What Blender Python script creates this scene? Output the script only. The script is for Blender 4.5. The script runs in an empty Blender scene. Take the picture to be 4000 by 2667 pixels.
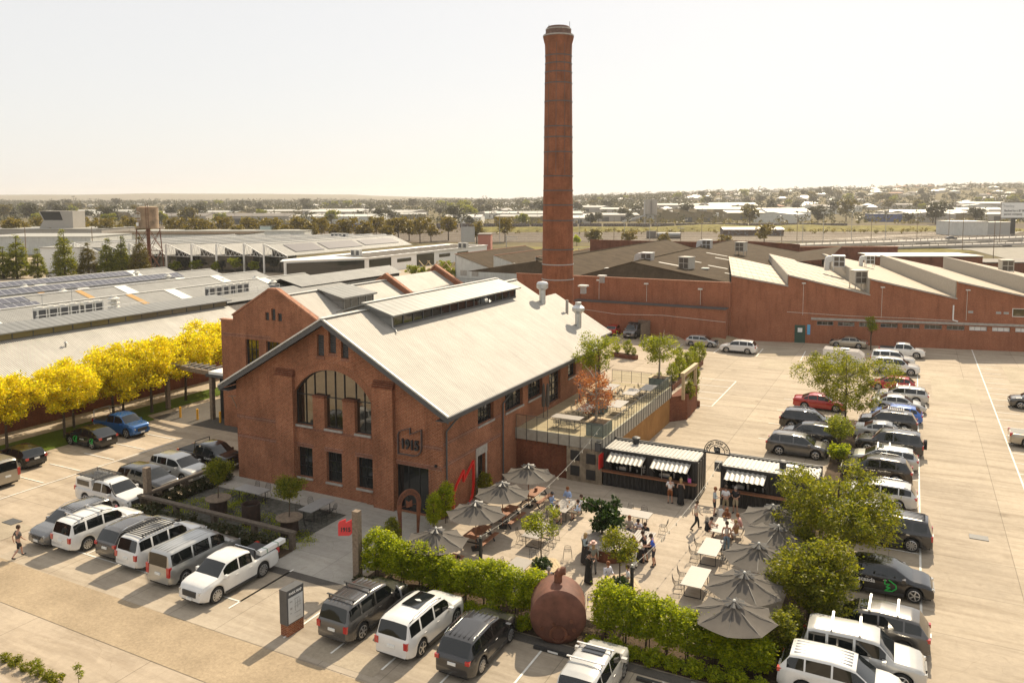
import bpy, bmesh, math, random
from mathutils import Vector, Matrix, noise
S = bpy.context.scene
C = S.collection
R_ = math.radians
rnd = random.Random(7)
# ---------------------------------------------------------------- camera
FPX, PIT, ROL, V0, CH = 3090.8, .0886, -.0021, -278.1, 20.0
fw = Vector((0, math.cos(PIT), -math.sin(PIT))); up0 = Vector((0, math.sin(PIT), math.cos(PIT)))
cr, sr = math.cos(ROL), math.sin(ROL)
CR = Vector((1, 0, 0)) * cr + up0 * sr; CU = Vector((1, 0, 0)) * (-sr) + up0 * cr
cd = bpy.data.cameras.new('camera'); cam = bpy.data.objects.new('camera', cd); C.objects.link(cam)
cam.matrix_world = Matrix(((CR.x, CU.x, -fw.x, 0), (CR.y, CU.y, -fw.y, 0), (CR.z, CU.z, -fw.z, CH), (0, 0, 0, 1)))
cd.sensor_fit = 'HORIZONTAL'; cd.sensor_width = 36; cd.lens = 36 * FPX / 4000
cd.shift_y = V0 / 4000.0
cd.clip_start = .5; cd.clip_end = 60000
S.camera = cam
# ---------------------------------------------------------------- sky, sun, exposure
SUN_EL, SUN_AZ = 41.5, 25.0            # degrees; azimuth measured from +Y towards +X
w = bpy.data.worlds.new('World'); S.world = w; w.use_nodes = True
nt = w.node_tree; bg = nt.nodes['Background']
sky = nt.nodes.new('ShaderNodeTexSky'); sky.sky_type = 'NISHITA'; sky.sun_disc = False
sky.sun_elevation = R_(SUN_EL); sky.sun_rotation = R_(SUN_AZ)
sky.air_density = 1.0; sky.dust_density = 1.6; sky.ozone_density = 1.0; sky.altitude = 50
mxs = nt.nodes.new('ShaderNodeMix'); mxs.data_type = 'RGBA'; mxs.inputs[0].default_value = .83
mxs.inputs[7].default_value = (6.75, 6.6, 6.38, 1)          # thin bright overcast veil over the clear sky
nt.links.new(sky.outputs[0], mxs.inputs[6]); nt.links.new(mxs.outputs[2], bg.inputs[0]); bg.inputs[1].default_value = .10
sd = bpy.data.lights.new('sun', 'SUN'); sun = bpy.data.objects.new('sun', sd); C.objects.link(sun)
sd.energy = 5; sd.angle = R_(.6); sd.color = (1, .85, .63)
a, e_ = R_(SUN_AZ), R_(SUN_EL)
sun.rotation_euler = Vector((math.sin(a) * math.cos(e_), math.cos(a) * math.cos(e_), math.sin(e_))).to_track_quat('Z', 'Y').to_euler()
S.view_settings.view_transform = 'Standard'; S.view_settings.look = 'None'
S.view_settings.exposure = 0.44; S.view_settings.gamma = 1
S.render.engine = 'CYCLES'
S.cycles.max_bounces = 6; S.cycles.diffuse_bounces = 3; S.cycles.glossy_bounces = 3; S.cycles.transmission_bounces = 4
S.cycles.volume_bounces = 0; S.cycles.transparent_max_bounces = 8
# ---------------------------------------------------------------- site frame (aligned with the brick hall)
X0, Y0, TH = -21.04, 55.70, -.4694
EU = Vector((math.cos(TH), math.sin(TH), 0)); EV = Vector((-math.sin(TH), math.cos(TH), 0))
def P(u, v, z=0): return Vector((X0, Y0, z)) + EU * u + EV * v
def G(px, py, z=0):                    # photograph position (0..2352, 0..1568) -> point at height z
    sx, sy = px / .588, py / .588
    d = fw + CR * ((sx - 2000) / FPX) - CU * ((sy - 1333.5 - V0) / FPX)
    return Vector((0, 0, CH)) + d * ((z - CH) / d.z)
def uv_of(p): q = p - Vector((X0, Y0, 0)); return q.dot(EU), q.dot(EV)
# ---------------------------------------------------------------- mesh builder
class MB:
    def __init__(s): s.v = []; s.f = []; s.rot = None
    def add(s, vs, fs):
        o = len(s.v); s.v += [tuple(q) for q in vs]; s.f += [tuple(o + i for i in f) for f in fs]; return s
    def box(s, x0, x1, y0, y1, z0, z1):
        return s.add([(x0,y0,z0),(x1,y0,z0),(x1,y1,z0),(x0,y1,z0),(x0,y0,z1),(x1,y0,z1),(x1,y1,z1),(x0,y1,z1)],
                     [(0,3,2,1),(4,5,6,7),(0,1,5,4),(1,2,6,5),(2,3,7,6),(3,0,4,7)])
    def bx(s, cx, cy, cz, dx, dy, dz, rz=0, rx=0, ry=0):
        m = Matrix.Translation((cx,cy,cz)) @ Matrix.Rotation(rz,4,'Z') @ Matrix.Rotation(ry,4,'Y') @ Matrix.Rotation(rx,4,'X')
        vs = [m @ Vector((a*dx/2, b*dy/2, c*dz/2)) for c in (-1,1) for a,b in ((-1,-1),(1,-1),(1,1),(-1,1))]
        return s.add(vs, [(0,3,2,1),(4,5,6,7),(0,1,5,4),(1,2,6,5),(2,3,7,6),(3,0,4,7)])
    def quad(s, a, b, c, d): return s.add([a,b,c,d], [(0,1,2,3)])
    def prism(s, poly, axis, a, b):    # poly in the plane across axis ('x': (y,z), 'y': (x,z), 'z': (x,y)), extruded a..b
        mk = {'x': lambda p,t:(t,p[0],p[1]), 'y': lambda p,t:(p[0],t,p[1]), 'z': lambda p,t:(p[0],p[1],t)}[axis]
        n = len(poly); A = sum(poly[i][0]*poly[(i+1)%n][1]-poly[(i+1)%n][0]*poly[i][1] for i in range(n))
        if A < 0: poly = poly[::-1]
        vs = [mk(p,a) for p in poly] + [mk(p,b) for p in poly]
        f = [tuple(range(n))[::-1], tuple(range(n,2*n))] + [(i,(i+1)%n,n+(i+1)%n,n+i) for i in range(n)]
        if axis == 'y': f = [q[::-1] for q in f]
        if b < a: f = [q[::-1] for q in f]
        return s.add(vs, f)
    def cyl(s, a, b, r0, r1=None, n=8, cap=True):
        a = Vector(a); b = Vector(b); r1 = r0 if r1 is None else r1
        d = (b-a); d = d.normalized() if d.length > 1e-9 else Vector((0,0,1))
        x = d.orthogonal().normalized(); y = d.cross(x)
        vs = []
        for c, r in ((a,r0),(b,r1)):
            for i in range(n):
                t = 2*math.pi*i/n; vs.append(c + x*(r*math.cos(t)) + y*(r*math.sin(t)))
        f = [(i,(i+1)%n,n+(i+1)%n,n+i) for i in range(n)]
        if cap: f += [tuple(range(n))[::-1], tuple(range(n,2*n))]
        return s.add(vs, f)
    def tube(s, pts, r, n=6):
        for i in range(len(pts)-1): s.cyl(pts[i], pts[i+1], r, r, n)
        return s
    def lathe(s, prof, n=16, c=(0,0,0), cap=True):  # prof: (r,z)
        vs = []; f = []
        for r, z in prof:
            for i in range(n):
                t = 2*math.pi*i/n; vs.append((c[0]+r*math.cos(t), c[1]+r*math.sin(t), c[2]+z))
        for k in range(len(prof)-1):
            for i in range(n):
                j = (i+1)%n; f.append((k*n+i,k*n+j,(k+1)*n+j,(k+1)*n+i))
        if cap: f += [tuple(range(n))[::-1], tuple(range((len(prof)-1)*n, len(prof)*n))]
        return s.add(vs, f)
    def xf(s, m, start=0): s.v[start:] = [tuple(m @ Vector(q)) for q in s.v[start:]]; return s
    def mesh(s, name, smooth=False, uv=True):
        me = bpy.data.meshes.new(name); me.from_pydata(s.v, [], s.f)
        if uv: boxuv(me)
        if smooth:
            me.polygons.foreach_set('use_smooth', [True]*len(me.polygons))
            try: me.set_sharp_from_angle(angle=R_(smooth if smooth is not True else 40))
            except Exception: pass
        me.update(); return me
    def build(s, name, mat, parent=None, smooth=False, loc=None, uv=True):
        return link(s.mesh(name, smooth, uv), name, mat, parent, loc)
def boxuv(me):
    l = me.uv_layers.new(name='UVMap'); d = l.data; vs = me.vertices
    for p in me.polygons:
        n = p.normal; ax, ay, az = abs(n.x), abs(n.y), abs(n.z)
        for li in p.loop_indices:
            c = vs[me.loops[li].vertex_index].co
            if az >= ax and az >= ay: d[li].uv = (c.x, c.y)
            elif ax >= ay: d[li].uv = (c.y, c.z)
            else: d[li].uv = (c.x, c.z)
def link(me, name, mat=None, parent=None, loc=None):
    o = bpy.data.objects.new(name, me); C.objects.link(o)
    if mat is not None: setmat(o, mat)
    if parent is not None: o.parent = parent
    if loc is not None: o.location = loc
    return o
def setmat(o, mat):
    if not o.data.materials: o.data.materials.append(mat)
    o.material_slots[0].link = 'OBJECT'; o.material_slots[0].material = mat
def thing(name, label, cat, loc=(0,0,0), rz=0, group=None):
    o = bpy.data.objects.new(name, None); C.objects.link(o); o.empty_display_size = .3
    o.location = loc; o.rotation_euler = (0,0,rz); tag(o, label, cat, group); return o
def tag(o, label=None, cat=None, group=None, kind=None):
    if label: o['label'] = label
    if cat: o['category'] = cat
    if group: o['group'] = group
    if kind: o['kind'] = kind
    return o
def at(name, label, cat, u, v, z=0, rz=0, group=None): return thing(name, label, cat, P(u,v,z), TH+rz, group)
def kids(o, _m={}): return [c for c in KID.get(o.name, [])]
KID = {}
def copy_tree(o, parent=None, remat=None):
    c = o.copy(); C.objects.link(c)
    if parent is not None: c.parent = parent; c.matrix_parent_inverse = o.matrix_parent_inverse
    for ch in CH_(o): copy_tree(ch, c)
    return c
def CH_(o): return [x for x in ALLCH.get(o, [])]
ALLCH = {}
def index_tree(o):                     # remember a prototype's children once (o.children is slow in big files)
    ch = list(o.children); ALLCH[o] = ch
    for c in ch: index_tree(c)
# ---------------------------------------------------------------- materials
def nodes(name):
    m = bpy.data.materials.new(name); m.use_nodes = True; t = m.node_tree
    return m, t, t.nodes['Principled BSDF']
def N(t, ty, **k):
    n = t.nodes.new(ty)
    for a, b in k.items():
        if a.startswith('i_'): n.inputs[a[2:].replace('_',' ')].default_value = b
        else: setattr(n, a, b)
    return n
def ramp(t, fac, stops):
    r = N(t, 'ShaderNodeValToRGB'); cr_ = r.color_ramp
    while len(cr_.elements) < len(stops): cr_.elements.new(.5)
    for el, (p_, c_) in zip(cr_.elements, stops): el.position = p_; el.color = (*c_, 1)
    t.links.new(fac, r.inputs[0]); return r.outputs[0]
def mix(t, fac, a, b, mode='MIX'):
    m = N(t, 'ShaderNodeMix', data_type='RGBA', blend_type=mode)
    for sock, val in ((m.inputs[0],fac),(m.inputs[6],a),(m.inputs[7],b)):
        if isinstance(val, (int,float)): sock.default_value = val
        elif isinstance(val, tuple): sock.default_value = (*val[:3],1)
        else: t.links.new(val, sock)
    return m.outputs[2]
def noise_(t, scale, co=None, detail=4, rough=.6, dist=0):
    n = N(t, 'ShaderNodeTexNoise'); n.inputs['Scale'].default_value = scale; n.inputs['Detail'].default_value = detail
    n.inputs['Roughness'].default_value = rough; n.inputs['Distortion'].default_value = dist
    if co is not None: t.links.new(co, n.inputs['Vector'])
    return n.outputs['Fac']
def coord(t, kind='Object', sc=None):
    c = N(t, 'ShaderNodeTexCoord').outputs[kind]
    if sc:
        m = N(t, 'ShaderNodeMapping'); m.inputs['Scale'].default_value = sc; t.links.new(c, m.inputs[0]); c = m.outputs[0]
    return c
def plain(name, col, rough=.6, metal=0, var=.12, scale=3, spec=.5, coat=0):
    m, t, b = nodes(name); b.inputs['Roughness'].default_value = rough; b.inputs['Metallic'].default_value = metal
    b.inputs['Specular IOR Level'].default_value = spec; b.inputs['Coat Weight'].default_value = coat
    if var:
        f = noise_(t, scale, coord(t))
        lo = tuple(max(0,c*(1-var)) for c in col); hi = tuple(min(1,c*(1+var)) for c in col)
        t.links.new(ramp(t, f, [(.3,lo),(.7,hi)]), b.inputs['Base Color'])
    else: b.inputs['Base Color'].default_value = (*col,1)
    return m
def brick(name, c1, c2, mortar, w_=.24, h_=.086, big=1.0, dark=.55, mo=.012):
    m, t, b = nodes(name); uv = coord(t, 'UV')
    br = N(t, 'ShaderNodeTexBrick'); t.links.new(uv, br.inputs['Vector'])
    br.inputs['Scale'].default_value = 1; br.inputs['Brick Width'].default_value = w_*big; br.inputs['Row Height'].default_value = h_*big
    br.inputs['Mortar Size'].default_value = mo*big; br.inputs['Mortar Smooth'].default_value = .3
    br.inputs['Color1'].default_value = (*c1,1); br.inputs['Color2'].default_value = (*c2,1); br.inputs['Mortar'].default_value = (*mortar,1)
    big_n = noise_(t, .35, uv, 6, .65)
    sm = noise_(t, 9, uv, 2, .5)
    c = mix(t, 1.0, br.outputs[0], ramp(t, big_n, [(.3,(dark,)*3),(.62,(1,1,1))]), 'MULTIPLY')
    c = mix(t, .55, c, ramp(t, sm, [(.3,(.5,.45,.45)),(.7,(1.3,1.22,1.15))]), 'MULTIPLY')
    stk = noise_(t, 1, coord(t, 'UV', (1.6,.22,1)), 5, .7, .3); c = mix(t, .7, c, ramp(t, stk, [(.3,(.66,.62,.62)),(.5,(1,1,1)),(.75,(1.15,1.12,1.1))]), 'MULTIPLY')
    t.links.new(c, b.inputs['Base Color']); b.inputs['Roughness'].default_value = .9; b.inputs['Specular IOR Level'].default_value = .2
    bp = N(t, 'ShaderNodeBump'); bp.inputs['Strength'].default_value = .35; bp.inputs['Distance'].default_value = .02
    t.links.new(br.outputs['Fac'], bp.inputs['Height']); bp.invert = True; t.links.new(bp.outputs[0], b.inputs['Normal'])
    return m
def corrug(name, col, pitch, axis='x', rough=.35, metal=.6, amp=.03, var=.12, streak=.0, seams=0):
    m, t, b = nodes(name); uv = coord(t, 'UV'); sp = N(t, 'ShaderNodeSeparateXYZ'); t.links.new(uv, sp.inputs[0])
    o = sp.outputs[0 if axis == 'x' else 1]
    ml = N(t, 'ShaderNodeMath', operation='MULTIPLY'); ml.inputs[1].default_value = 2*math.pi/pitch; t.links.new(o, ml.inputs[0])
    sn = N(t, 'ShaderNodeMath', operation='SINE'); t.links.new(ml.outputs[0], sn.inputs[0])
    bp = N(t, 'ShaderNodeBump'); bp.inputs['Strength'].default_value = .8; bp.inputs['Distance'].default_value = amp
    t.links.new(sn.outputs[0], bp.inputs['Height']); t.links.new(bp.outputs[0], b.inputs['Normal'])
    f = noise_(t, .5, uv, 6, .7); f2 = noise_(t, 1, coord(t, 'UV', (.25,3,1) if axis == 'y' else (3,.25,1)), 4, .7)
    c = ramp(t, f, [(.3, tuple(k*(1-var) for k in col)), (.7, tuple(min(1,k*(1+var)) for k in col))])
    c = mix(t, .6, c, ramp(t, f2, [(.3,(.78,.76,.74)),(.65,(1.08,1.08,1.08))]), 'MULTIPLY')
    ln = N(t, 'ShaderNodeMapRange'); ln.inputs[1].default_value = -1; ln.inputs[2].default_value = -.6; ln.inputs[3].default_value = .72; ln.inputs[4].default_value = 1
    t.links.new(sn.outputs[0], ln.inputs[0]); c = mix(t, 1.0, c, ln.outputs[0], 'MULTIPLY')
    t.links.new(c, b.inputs['Base Color']); b.inputs['Roughness'].default_value = rough; b.inputs['Metallic'].default_value = metal
    if metal == 0: b.inputs['Specular IOR Level'].default_value = .1
    return m
def leafmat(name, cols, trans=.5, glossy=.35):
    m, t, b = nodes(name); g = N(t, 'ShaderNodeNewGeometry'); oi = N(t, 'ShaderNodeObjectInfo')
    n1 = noise_(t, .7, coord(t), 2, .5)
    ad = N(t, 'ShaderNodeMath', operation='ADD'); t.links.new(g.outputs['Random Per Island'], ad.inputs[0]); t.links.new(n1, ad.inputs[1])
    hv = N(t, 'ShaderNodeMath', operation='MULTIPLY'); hv.inputs[1].default_value = .5; t.links.new(ad.outputs[0], hv.inputs[0])
    k = len(cols)
    c = ramp(t, hv.outputs[0], [(.12+.76*i/(k-1), cols[i]) for i in range(k)])
    t.links.new(c, b.inputs['Base Color']); b.inputs['Roughness'].default_value = .45; b.inputs['Specular IOR Level'].default_value = glossy
    tr = N(t, 'ShaderNodeBsdfTranslucent'); t.links.new(mix(t, 1.0, c, (1.5,1.45,.7), 'MULTIPLY'), tr.inputs[0])
    mx = N(t, 'ShaderNodeMixShader'); mx.inputs[0].default_value = trans
    t.links.new(b.outputs[0], mx.inputs[1]); t.links.new(tr.outputs[0], mx.inputs[2])
    t.links.new(mx.outputs[0], t.nodes['Material Output'].inputs[0]); return m
def paint(name, col, metal=.0, rough=.25):
    m, t, b = nodes(name); b.inputs['Base Color'].default_value = (*col,1); b.inputs['Metallic'].default_value = metal
    b.inputs['Roughness'].default_value = rough; b.inputs['Coat Weight'].default_value = .8; b.inputs['Coat Roughness'].default_value = .06
    f = noise_(t, 1.2, coord(t), 4, .7); t.links.new(ramp(t, f, [(.35, tuple(c*.88 for c in col)), (.7, col)]), b.inputs['Base Color'])
    return m
M = {}
M['brick'] = brick('red_brick', (.285,.082,.036), (.37,.125,.056), (.43,.28,.18), mo=.015)
M['brick_band'] = brick('red_brick_band', (.21,.065,.036), (.26,.09,.05), (.50,.36,.27), w_=.086, h_=.24)
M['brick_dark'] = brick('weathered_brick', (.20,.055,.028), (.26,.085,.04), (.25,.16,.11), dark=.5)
M['brick_chim'] = brick('chimney_brick', (.26,.08,.036), (.33,.115,.052), (.27,.16,.10), dark=.62)
M['brick_fac'] = brick('factory_brick', (.32,.098,.045), (.39,.135,.066), (.36,.24,.16), dark=.78)
M['brick_cap'] = plain('brick_coping', (.36,.17,.10), .9, var=.3, scale=4)
M['roof_silver'] = corrug('corrugated_silver', (.41,.385,.34), .16, 'y', rough=.6, metal=.15)
M['roof_monitor'] = corrug('monitor_sheet', (.24,.24,.225), .75, 'y', rough=.5, metal=.35, amp=.01)
M['roof_grey'] = corrug('corrugated_grey', (.30,.295,.275), .2, 'y', rough=.6, metal=.25)
M['roof_left'] = corrug('corrugated_pale', (.45,.43,.385), .2, 'y', rough=.55, metal=.3)
M['roof_brown'] = corrug('fibre_cement_roof', (.088,.064,.040), .18, 'x', rough=.95, metal=0, var=.3)
M['roof_cream'] = corrug('pale_roof', (.46,.39,.30), .9, 'x', rough=.6, metal=0, amp=.004, var=.06)
M['gutter'] = plain('charcoal_trim', (.075,.075,.075), .6)
M['white'] = plain('white_paint', (.78,.77,.73), .6, var=.06)
M['offwhite'] = corrug('white_sheet_wall', (.66,.66,.62), .2, 'x', rough=.7, metal=0, var=.08)
M['black'] = plain('black_steel', (.025,.025,.026), .5)
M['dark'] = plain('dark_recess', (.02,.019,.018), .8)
M['steel'] = plain('galvanised_steel', (.55,.56,.56), .35, metal=.8)
M['greymetal'] = plain('grey_metal', (.36,.36,.35), .5, metal=.3)
M['conc_sill'] = plain('concrete_sill', (.36,.33,.29), .85, var=.2)
M['cream_metal'] = plain('cream_metal', (.62,.60,.54), .5)
M['timber'] = plain('weathered_timber', (.20,.15,.105), .85, var=.35, scale=6)
M['timber_dark'] = plain('dark_sleeper_timber', (.115,.09,.066), .9, var=.35, scale=6)
M['timber_red'] = plain('red_stained_timber', (.30,.13,.065), .6, var=.25, scale=8)
M['timber_pale'] = plain('pale_timber', (.46,.35,.20), .75, var=.2, scale=7)
M['rust'] = plain('rusted_steel', (.15,.055,.028), .75, metal=.1, var=.5, scale=2.2)
M['red'] = plain('red_paint', (.62,.025,.02), .4, var=.05)
M['yellow'] = plain('yellow_paint', (.72,.36,.03), .5)
M['stone_top'] = plain('pale_table_top', (.30,.27,.235), .45, var=.06)
def glass(name, col=(.02,.022,.022), rough=.04, spec=.5, wav=.06):
    m, t, b = nodes(name); b.inputs['Base Color'].default_value = (*col,1); b.inputs['Roughness'].default_value = rough
    b.inputs['Specular IOR Level'].default_value = spec; b.inputs['Coat Weight'].default_value = .5; b.inputs['Coat Roughness'].default_value = .02
    n = noise_(t, .6, coord(t), 2, .5); bp = N(t, 'ShaderNodeBump'); bp.inputs['Strength'].default_value = wav; bp.inputs['Distance'].default_value = .3
    t.links.new(n, bp.inputs['Height']); t.links.new(bp.outputs[0], b.inputs['Normal'])
    return m
M['glass'] = glass('window_glass')
M['glass_mirror'] = glass('mirror_glass', (.17,.155,.13), .03); M['glass_mirror'].node_tree.nodes['Principled BSDF'].inputs['Metallic'].default_value = .9
M['carglass'] = glass('car_glass', (.008,.010,.010), .02, .45, 0)
m, t, b = nodes('clear_balustrade'); b.inputs['Base Color'].default_value = (.75,.8,.72,1); b.inputs['Roughness'].default_value = .05
b.inputs['Transmission Weight'].default_value = 1; b.inputs['IOR'].default_value = 1.02
gb = N(t, 'ShaderNodeBsdfTransparent'); gb.inputs[0].default_value = (.9,.92,.84,1); gl = N(t, 'ShaderNodeBsdfPrincipled'); gl.inputs['Base Color'].default_value = (.62,.62,.52,1); gl.inputs['Roughness'].default_value = .15
mx = N(t, 'ShaderNodeMixShader'); mx.inputs[0].default_value = .14; t.links.new(gb.outputs[0], mx.inputs[1]); t.links.new(gl.outputs[0], mx.inputs[2]); t.links.new(mx.outputs[0], t.nodes['Material Output'].inputs[0])
M['clear'] = m
M['canvas'] = plain('taupe_canvas', (.092,.08,.067), .9, var=.1)
# ground materials, laid out in the site's own frame
def slab(name, col, sx, sy, var=.14, line=.55, stain=.8, rough=.85, off=(0,0)):
    m, t, b = nodes(name); co = coord(t)
    mp = N(t, 'ShaderNodeMapping'); mp.inputs['Location'].default_value = (off[0],off[1],0); t.links.new(co, mp.inputs[0])
    br = N(t, 'ShaderNodeTexBrick'); t.links.new(mp.outputs[0], br.inputs[0]); br.offset = 0; br.inputs['Scale'].default_value = 1
    br.inputs['Brick Width'].default_value = sx; br.inputs['Row Height'].default_value = sy; br.inputs['Mortar Size'].default_value = .022
    br.inputs['Mortar Smooth'].default_value = .1
    br.inputs['Color1'].default_value = (1,1,1,1); br.inputs['Color2'].default_value = (.88,.88,.89,1); br.inputs['Mortar'].default_value = (line,)*3+(1,)
    f1 = noise_(t, .16, co, 6, .62); f2 = noise_(t, 2.6, co, 6, .75)
    f3 = noise_(t, 1, coord(t, 'Object', (.12,1.1,1)), 5, .7, .4)
    c = ramp(t, f1, [(.3, tuple(k*(1-var) for k in col)), (.68, tuple(min(1,k*(1+var*.6)) for k in col))])
    c = mix(t, .75, c, ramp(t, f2, [(.25,(.78,.77,.76)),(.6,(1.05,1.04,1.02))]), 'MULTIPLY')
    c = mix(t, stain, c, ramp(t, f3, [(.3,(.62,.59,.55)),(.55,(1,1,1))]), 'MULTIPLY')
    c = mix(t, 1.0, c, br.outputs[0], 'MULTIPLY')
    vo = N(t, 'ShaderNodeTexVoronoi', feature='DISTANCE_TO_EDGE'); vo.inputs['Scale'].default_value = .13; wv = N(t, 'ShaderNodeVectorMath', operation='ADD'); t.links.new(co, wv.inputs[0])
    nz = N(t, 'ShaderNodeTexNoise'); nz.inputs['Scale'].default_value = .5; t.links.new(co, nz.inputs[0]); ns = N(t, 'ShaderNodeVectorMath', operation='SCALE'); ns.inputs[3].default_value = 3; t.links.new(nz.outputs['Color'], ns.inputs[0]); t.links.new(ns.outputs[0], wv.inputs[1]); t.links.new(wv.outputs[0], vo.inputs['Vector'])
    c = mix(t, 1.0, c, ramp(t, vo.outputs['Distance'], [(.0,(.87,.86,.84)),(.004,(1,1,1))]), 'MULTIPLY')
    v2 = N(t, 'ShaderNodeTexVoronoi'); v2.inputs['Scale'].default_value = .42; t.links.new(co, v2.inputs['Vector']); sp = N(t, 'ShaderNodeSeparateColor'); t.links.new(v2.outputs['Color'], sp.inputs[0])
    bl = ramp(t, v2.outputs['Distance'], [(.0,(.55,.52,.48)),(.10,(.8,.78,.76)),(.2,(1,1,1))]); gt = N(t, 'ShaderNodeMath', operation='GREATER_THAN'); gt.inputs[1].default_value = .72; t.links.new(sp.outputs[0], gt.inputs[0]); ml = N(t, 'ShaderNodeMath', operation='MULTIPLY'); ml.inputs[1].default_value = stain; t.links.new(gt.outputs[0], ml.inputs[0])
    c = mix(t, ml.outputs[0], c, mix(t, 1.0, c, bl, 'MULTIPLY'))
    t.links.new(c, b.inputs['Base Color']); b.inputs['Roughness'].default_value = rough; b.inputs['Specular IOR Level'].default_value = .2
    f4 = noise_(t, 30, co, 3, .7); bp = N(t, 'ShaderNodeBump'); bp.inputs['Strength'].default_value = .25; bp.inputs['Distance'].default_value = .02
    t.links.new(f4, bp.inputs['Height']); t.links.new(bp.outputs[0], b.inputs['Normal'])
    return m
M['lot'] = slab('lot_concrete', (.46,.385,.29), 6.2, 4.6)
M['yard'] = slab('yard_concrete', (.46,.38,.285), 8, 7, off=(1,2))
M['court'] = slab('court_concrete', (.48,.405,.315), 5.2, 4.4, var=.1, line=.7, stain=.5)
M['path'] = slab('path_concrete', (.40,.375,.33), 4, 2.2, line=.75, stain=.4)
M['bays'] = slab('bay_concrete', (.43,.365,.28), 3.1, 50, line=.6)
def gravel(name, col, sc=14, var=.5):
    m, t, b = nodes(name); co = coord(t); f1 = noise_(t, sc, co, 4, .8); f2 = noise_(t, .3, co, 5, .7)
    c = ramp(t, f1, [(.3, tuple(k*(1-var) for k in col)), (.7, tuple(min(1,k*(1+var)) for k in col))])
    c = mix(t, .8, c, ramp(t, f2, [(.3,(.7,.68,.64)),(.7,(1.1,1.08,1.04))]), 'MULTIPLY')
    t.links.new(c, b.inputs['Base Color']); b.inputs['Roughness'].default_value = .95; b.inputs['Specular IOR Level'].default_value = .08
    bp = N(t, 'ShaderNodeBump'); bp.inputs['Strength'].default_value = .5; bp.inputs['Distance'].default_value = .03
    t.links.new(f1, bp.inputs['Height']); t.links.new(bp.outputs[0], b.inputs['Normal']); return m
M['gravel'] = gravel('aggregate_drive', (.37,.295,.205), 6, .2)
M['soil'] = gravel('garden_soil', (.09,.065,.045), 8)
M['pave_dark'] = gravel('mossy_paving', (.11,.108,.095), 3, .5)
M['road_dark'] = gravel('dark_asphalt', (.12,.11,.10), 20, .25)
M['lawn'] = gravel('lawn_grass', (.10,.14,.02), 6, .35)
M['dryland'] = gravel('dry_land', (.15,.125,.065), .05, .5)
M['ballast'] = gravel('rail_ballast', (.13,.105,.078), .25, .5)
M['line'] = plain('line_paint', (.72,.69,.62), .8, var=.18, scale=2)
# ================================================================ SETTING: ground, roads, paths
def sstep(a, b, x):
    t = max(0., min(1., (x-a)/(b-a))); return t*t*(3-2*t)
def lerp_t(t, pts):
    if t <= pts[0][0]: return pts[0][1]
    for (a, va), (b, vb) in zip(pts, pts[1:]):
        if t <= b: return va + (vb-va)*(t-a)/(b-a)
    return pts[-1][1]
def ZG(x, y):                          # height of the land: flat works area, rising suburbs, a far ridge
    if y < 300: return -.03
    t = x / max(y, 1.)
    h1 = lerp_t(t, [(-.7,9),(-.3,9),(0,13),(.12,27),(.3,40),(.65,56),(.9,56)])
    h2 = lerp_t(t, [(-.7,62),(-.45,74),(-.2,66),(-.1,40),(0,26),(.9,40)])
    n = noise.noise(Vector((x*.0016, y*.0016, 3))) * 7 + noise.noise(Vector((x*.006, y*.006, 8))) * 2
    k = sstep(650, 2300, y)
    return -.03 + h1*k + n*sstep(700, 1500, y) + max(0, h2-h1)*sstep(3600, 6200, y)
def ground():
    ys = [-90,-40,0,40,80,120,160,200,250,300,350,400,460,520,600,680,760,860,960,1080,1200,1350,1500,1700,1900,2100,2350,2600,3000,3500,4000,4600,5200,6000,7000,9000,12000,20000]
    ts = [-1.3+2.6*i/90 for i in range(91)]
    v = []; f = []
    for y in ys:
        for t_ in ts:
            x = t_*max(y, 260)*1.0; v.append((x, y, ZG(x, y)))
    n = len(ts)
    for j in range(len(ys)-1):
        for i in range(n-1): f.append((j*n+i, j*n+i+1, (j+1)*n+i+1, (j+1)*n+i))
    mb = MB(); mb.v = v; mb.f = f; o = mb.build('ground', M['dryland'], smooth=180); tag(o, kind='structure')
ground()
def sheet(name, poly, z, mat, kind='structure', thick=0):
    mb = MB()
    if thick: mb.prism(poly, 'z', z-thick, z)
    else:
        A = sum(poly[i][0]*poly[(i+1)%len(poly)][1]-poly[(i+1)%len(poly)][0]*poly[i][1] for i in range(len(poly)))
        if A < 0: poly = poly[::-1]
        mb.add([(x,y,z) for x,y in poly], [tuple(range(len(poly)))])
    o = mb.build(name, mat); o.location = P(0,0,0); o.rotation_euler = (0,0,TH); tag(o, kind=kind); return o
def rect(a, b, c, d): return [(a,c),(b,c),(b,d),(a,d)]
sheet('yard', [(-120,-60),(75,-60),(75,78),(-120,78)], 0, M['yard'])
sheet('car_park', rect(18.0,75,10.6,86), .008, M['lot'])
sheet('car_park_south', rect(39.6,75,-40,10.6), .006, M['lot'])
sheet('bay_paving', rect(-1.5,39.2,-14.95,-8.6), .012, M['bays'])
sheet('drive', [(-60,-14.6),(18.4,-15.0),(60,-15.2),(60,-18.2),(18.4,-18.0),(-60,-17.2)], .016, M['gravel'])
sheet('dark_strip', rect(12.9,39,-9.35,-8.75), .022, M['road_dark'])
sheet('entry_path', [(12.4,-9.2),(18.3,-9.2),(18.3,.7),(12.4,.7)], .02, M['path'])
sheet('footpath', rect(0.3,12.4,-1.35,.8), .03, M['path'])
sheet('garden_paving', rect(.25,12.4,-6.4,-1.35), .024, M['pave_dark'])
sheet('garden_bed', rect(-1.0,13.0,-8.3,-6.9), .05, M['soil'])
sheet('courtyard', rect(18.3,39.0,-6.3,11.0), .026, M['court'])
sheet('hedge_bed', rect(18.7,39.4,-8.7,-6.3), .05, M['soil'])
sheet('garden_strip', rect(38.9,40.5,-8.7,36.5), .06, M['soil'])
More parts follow.
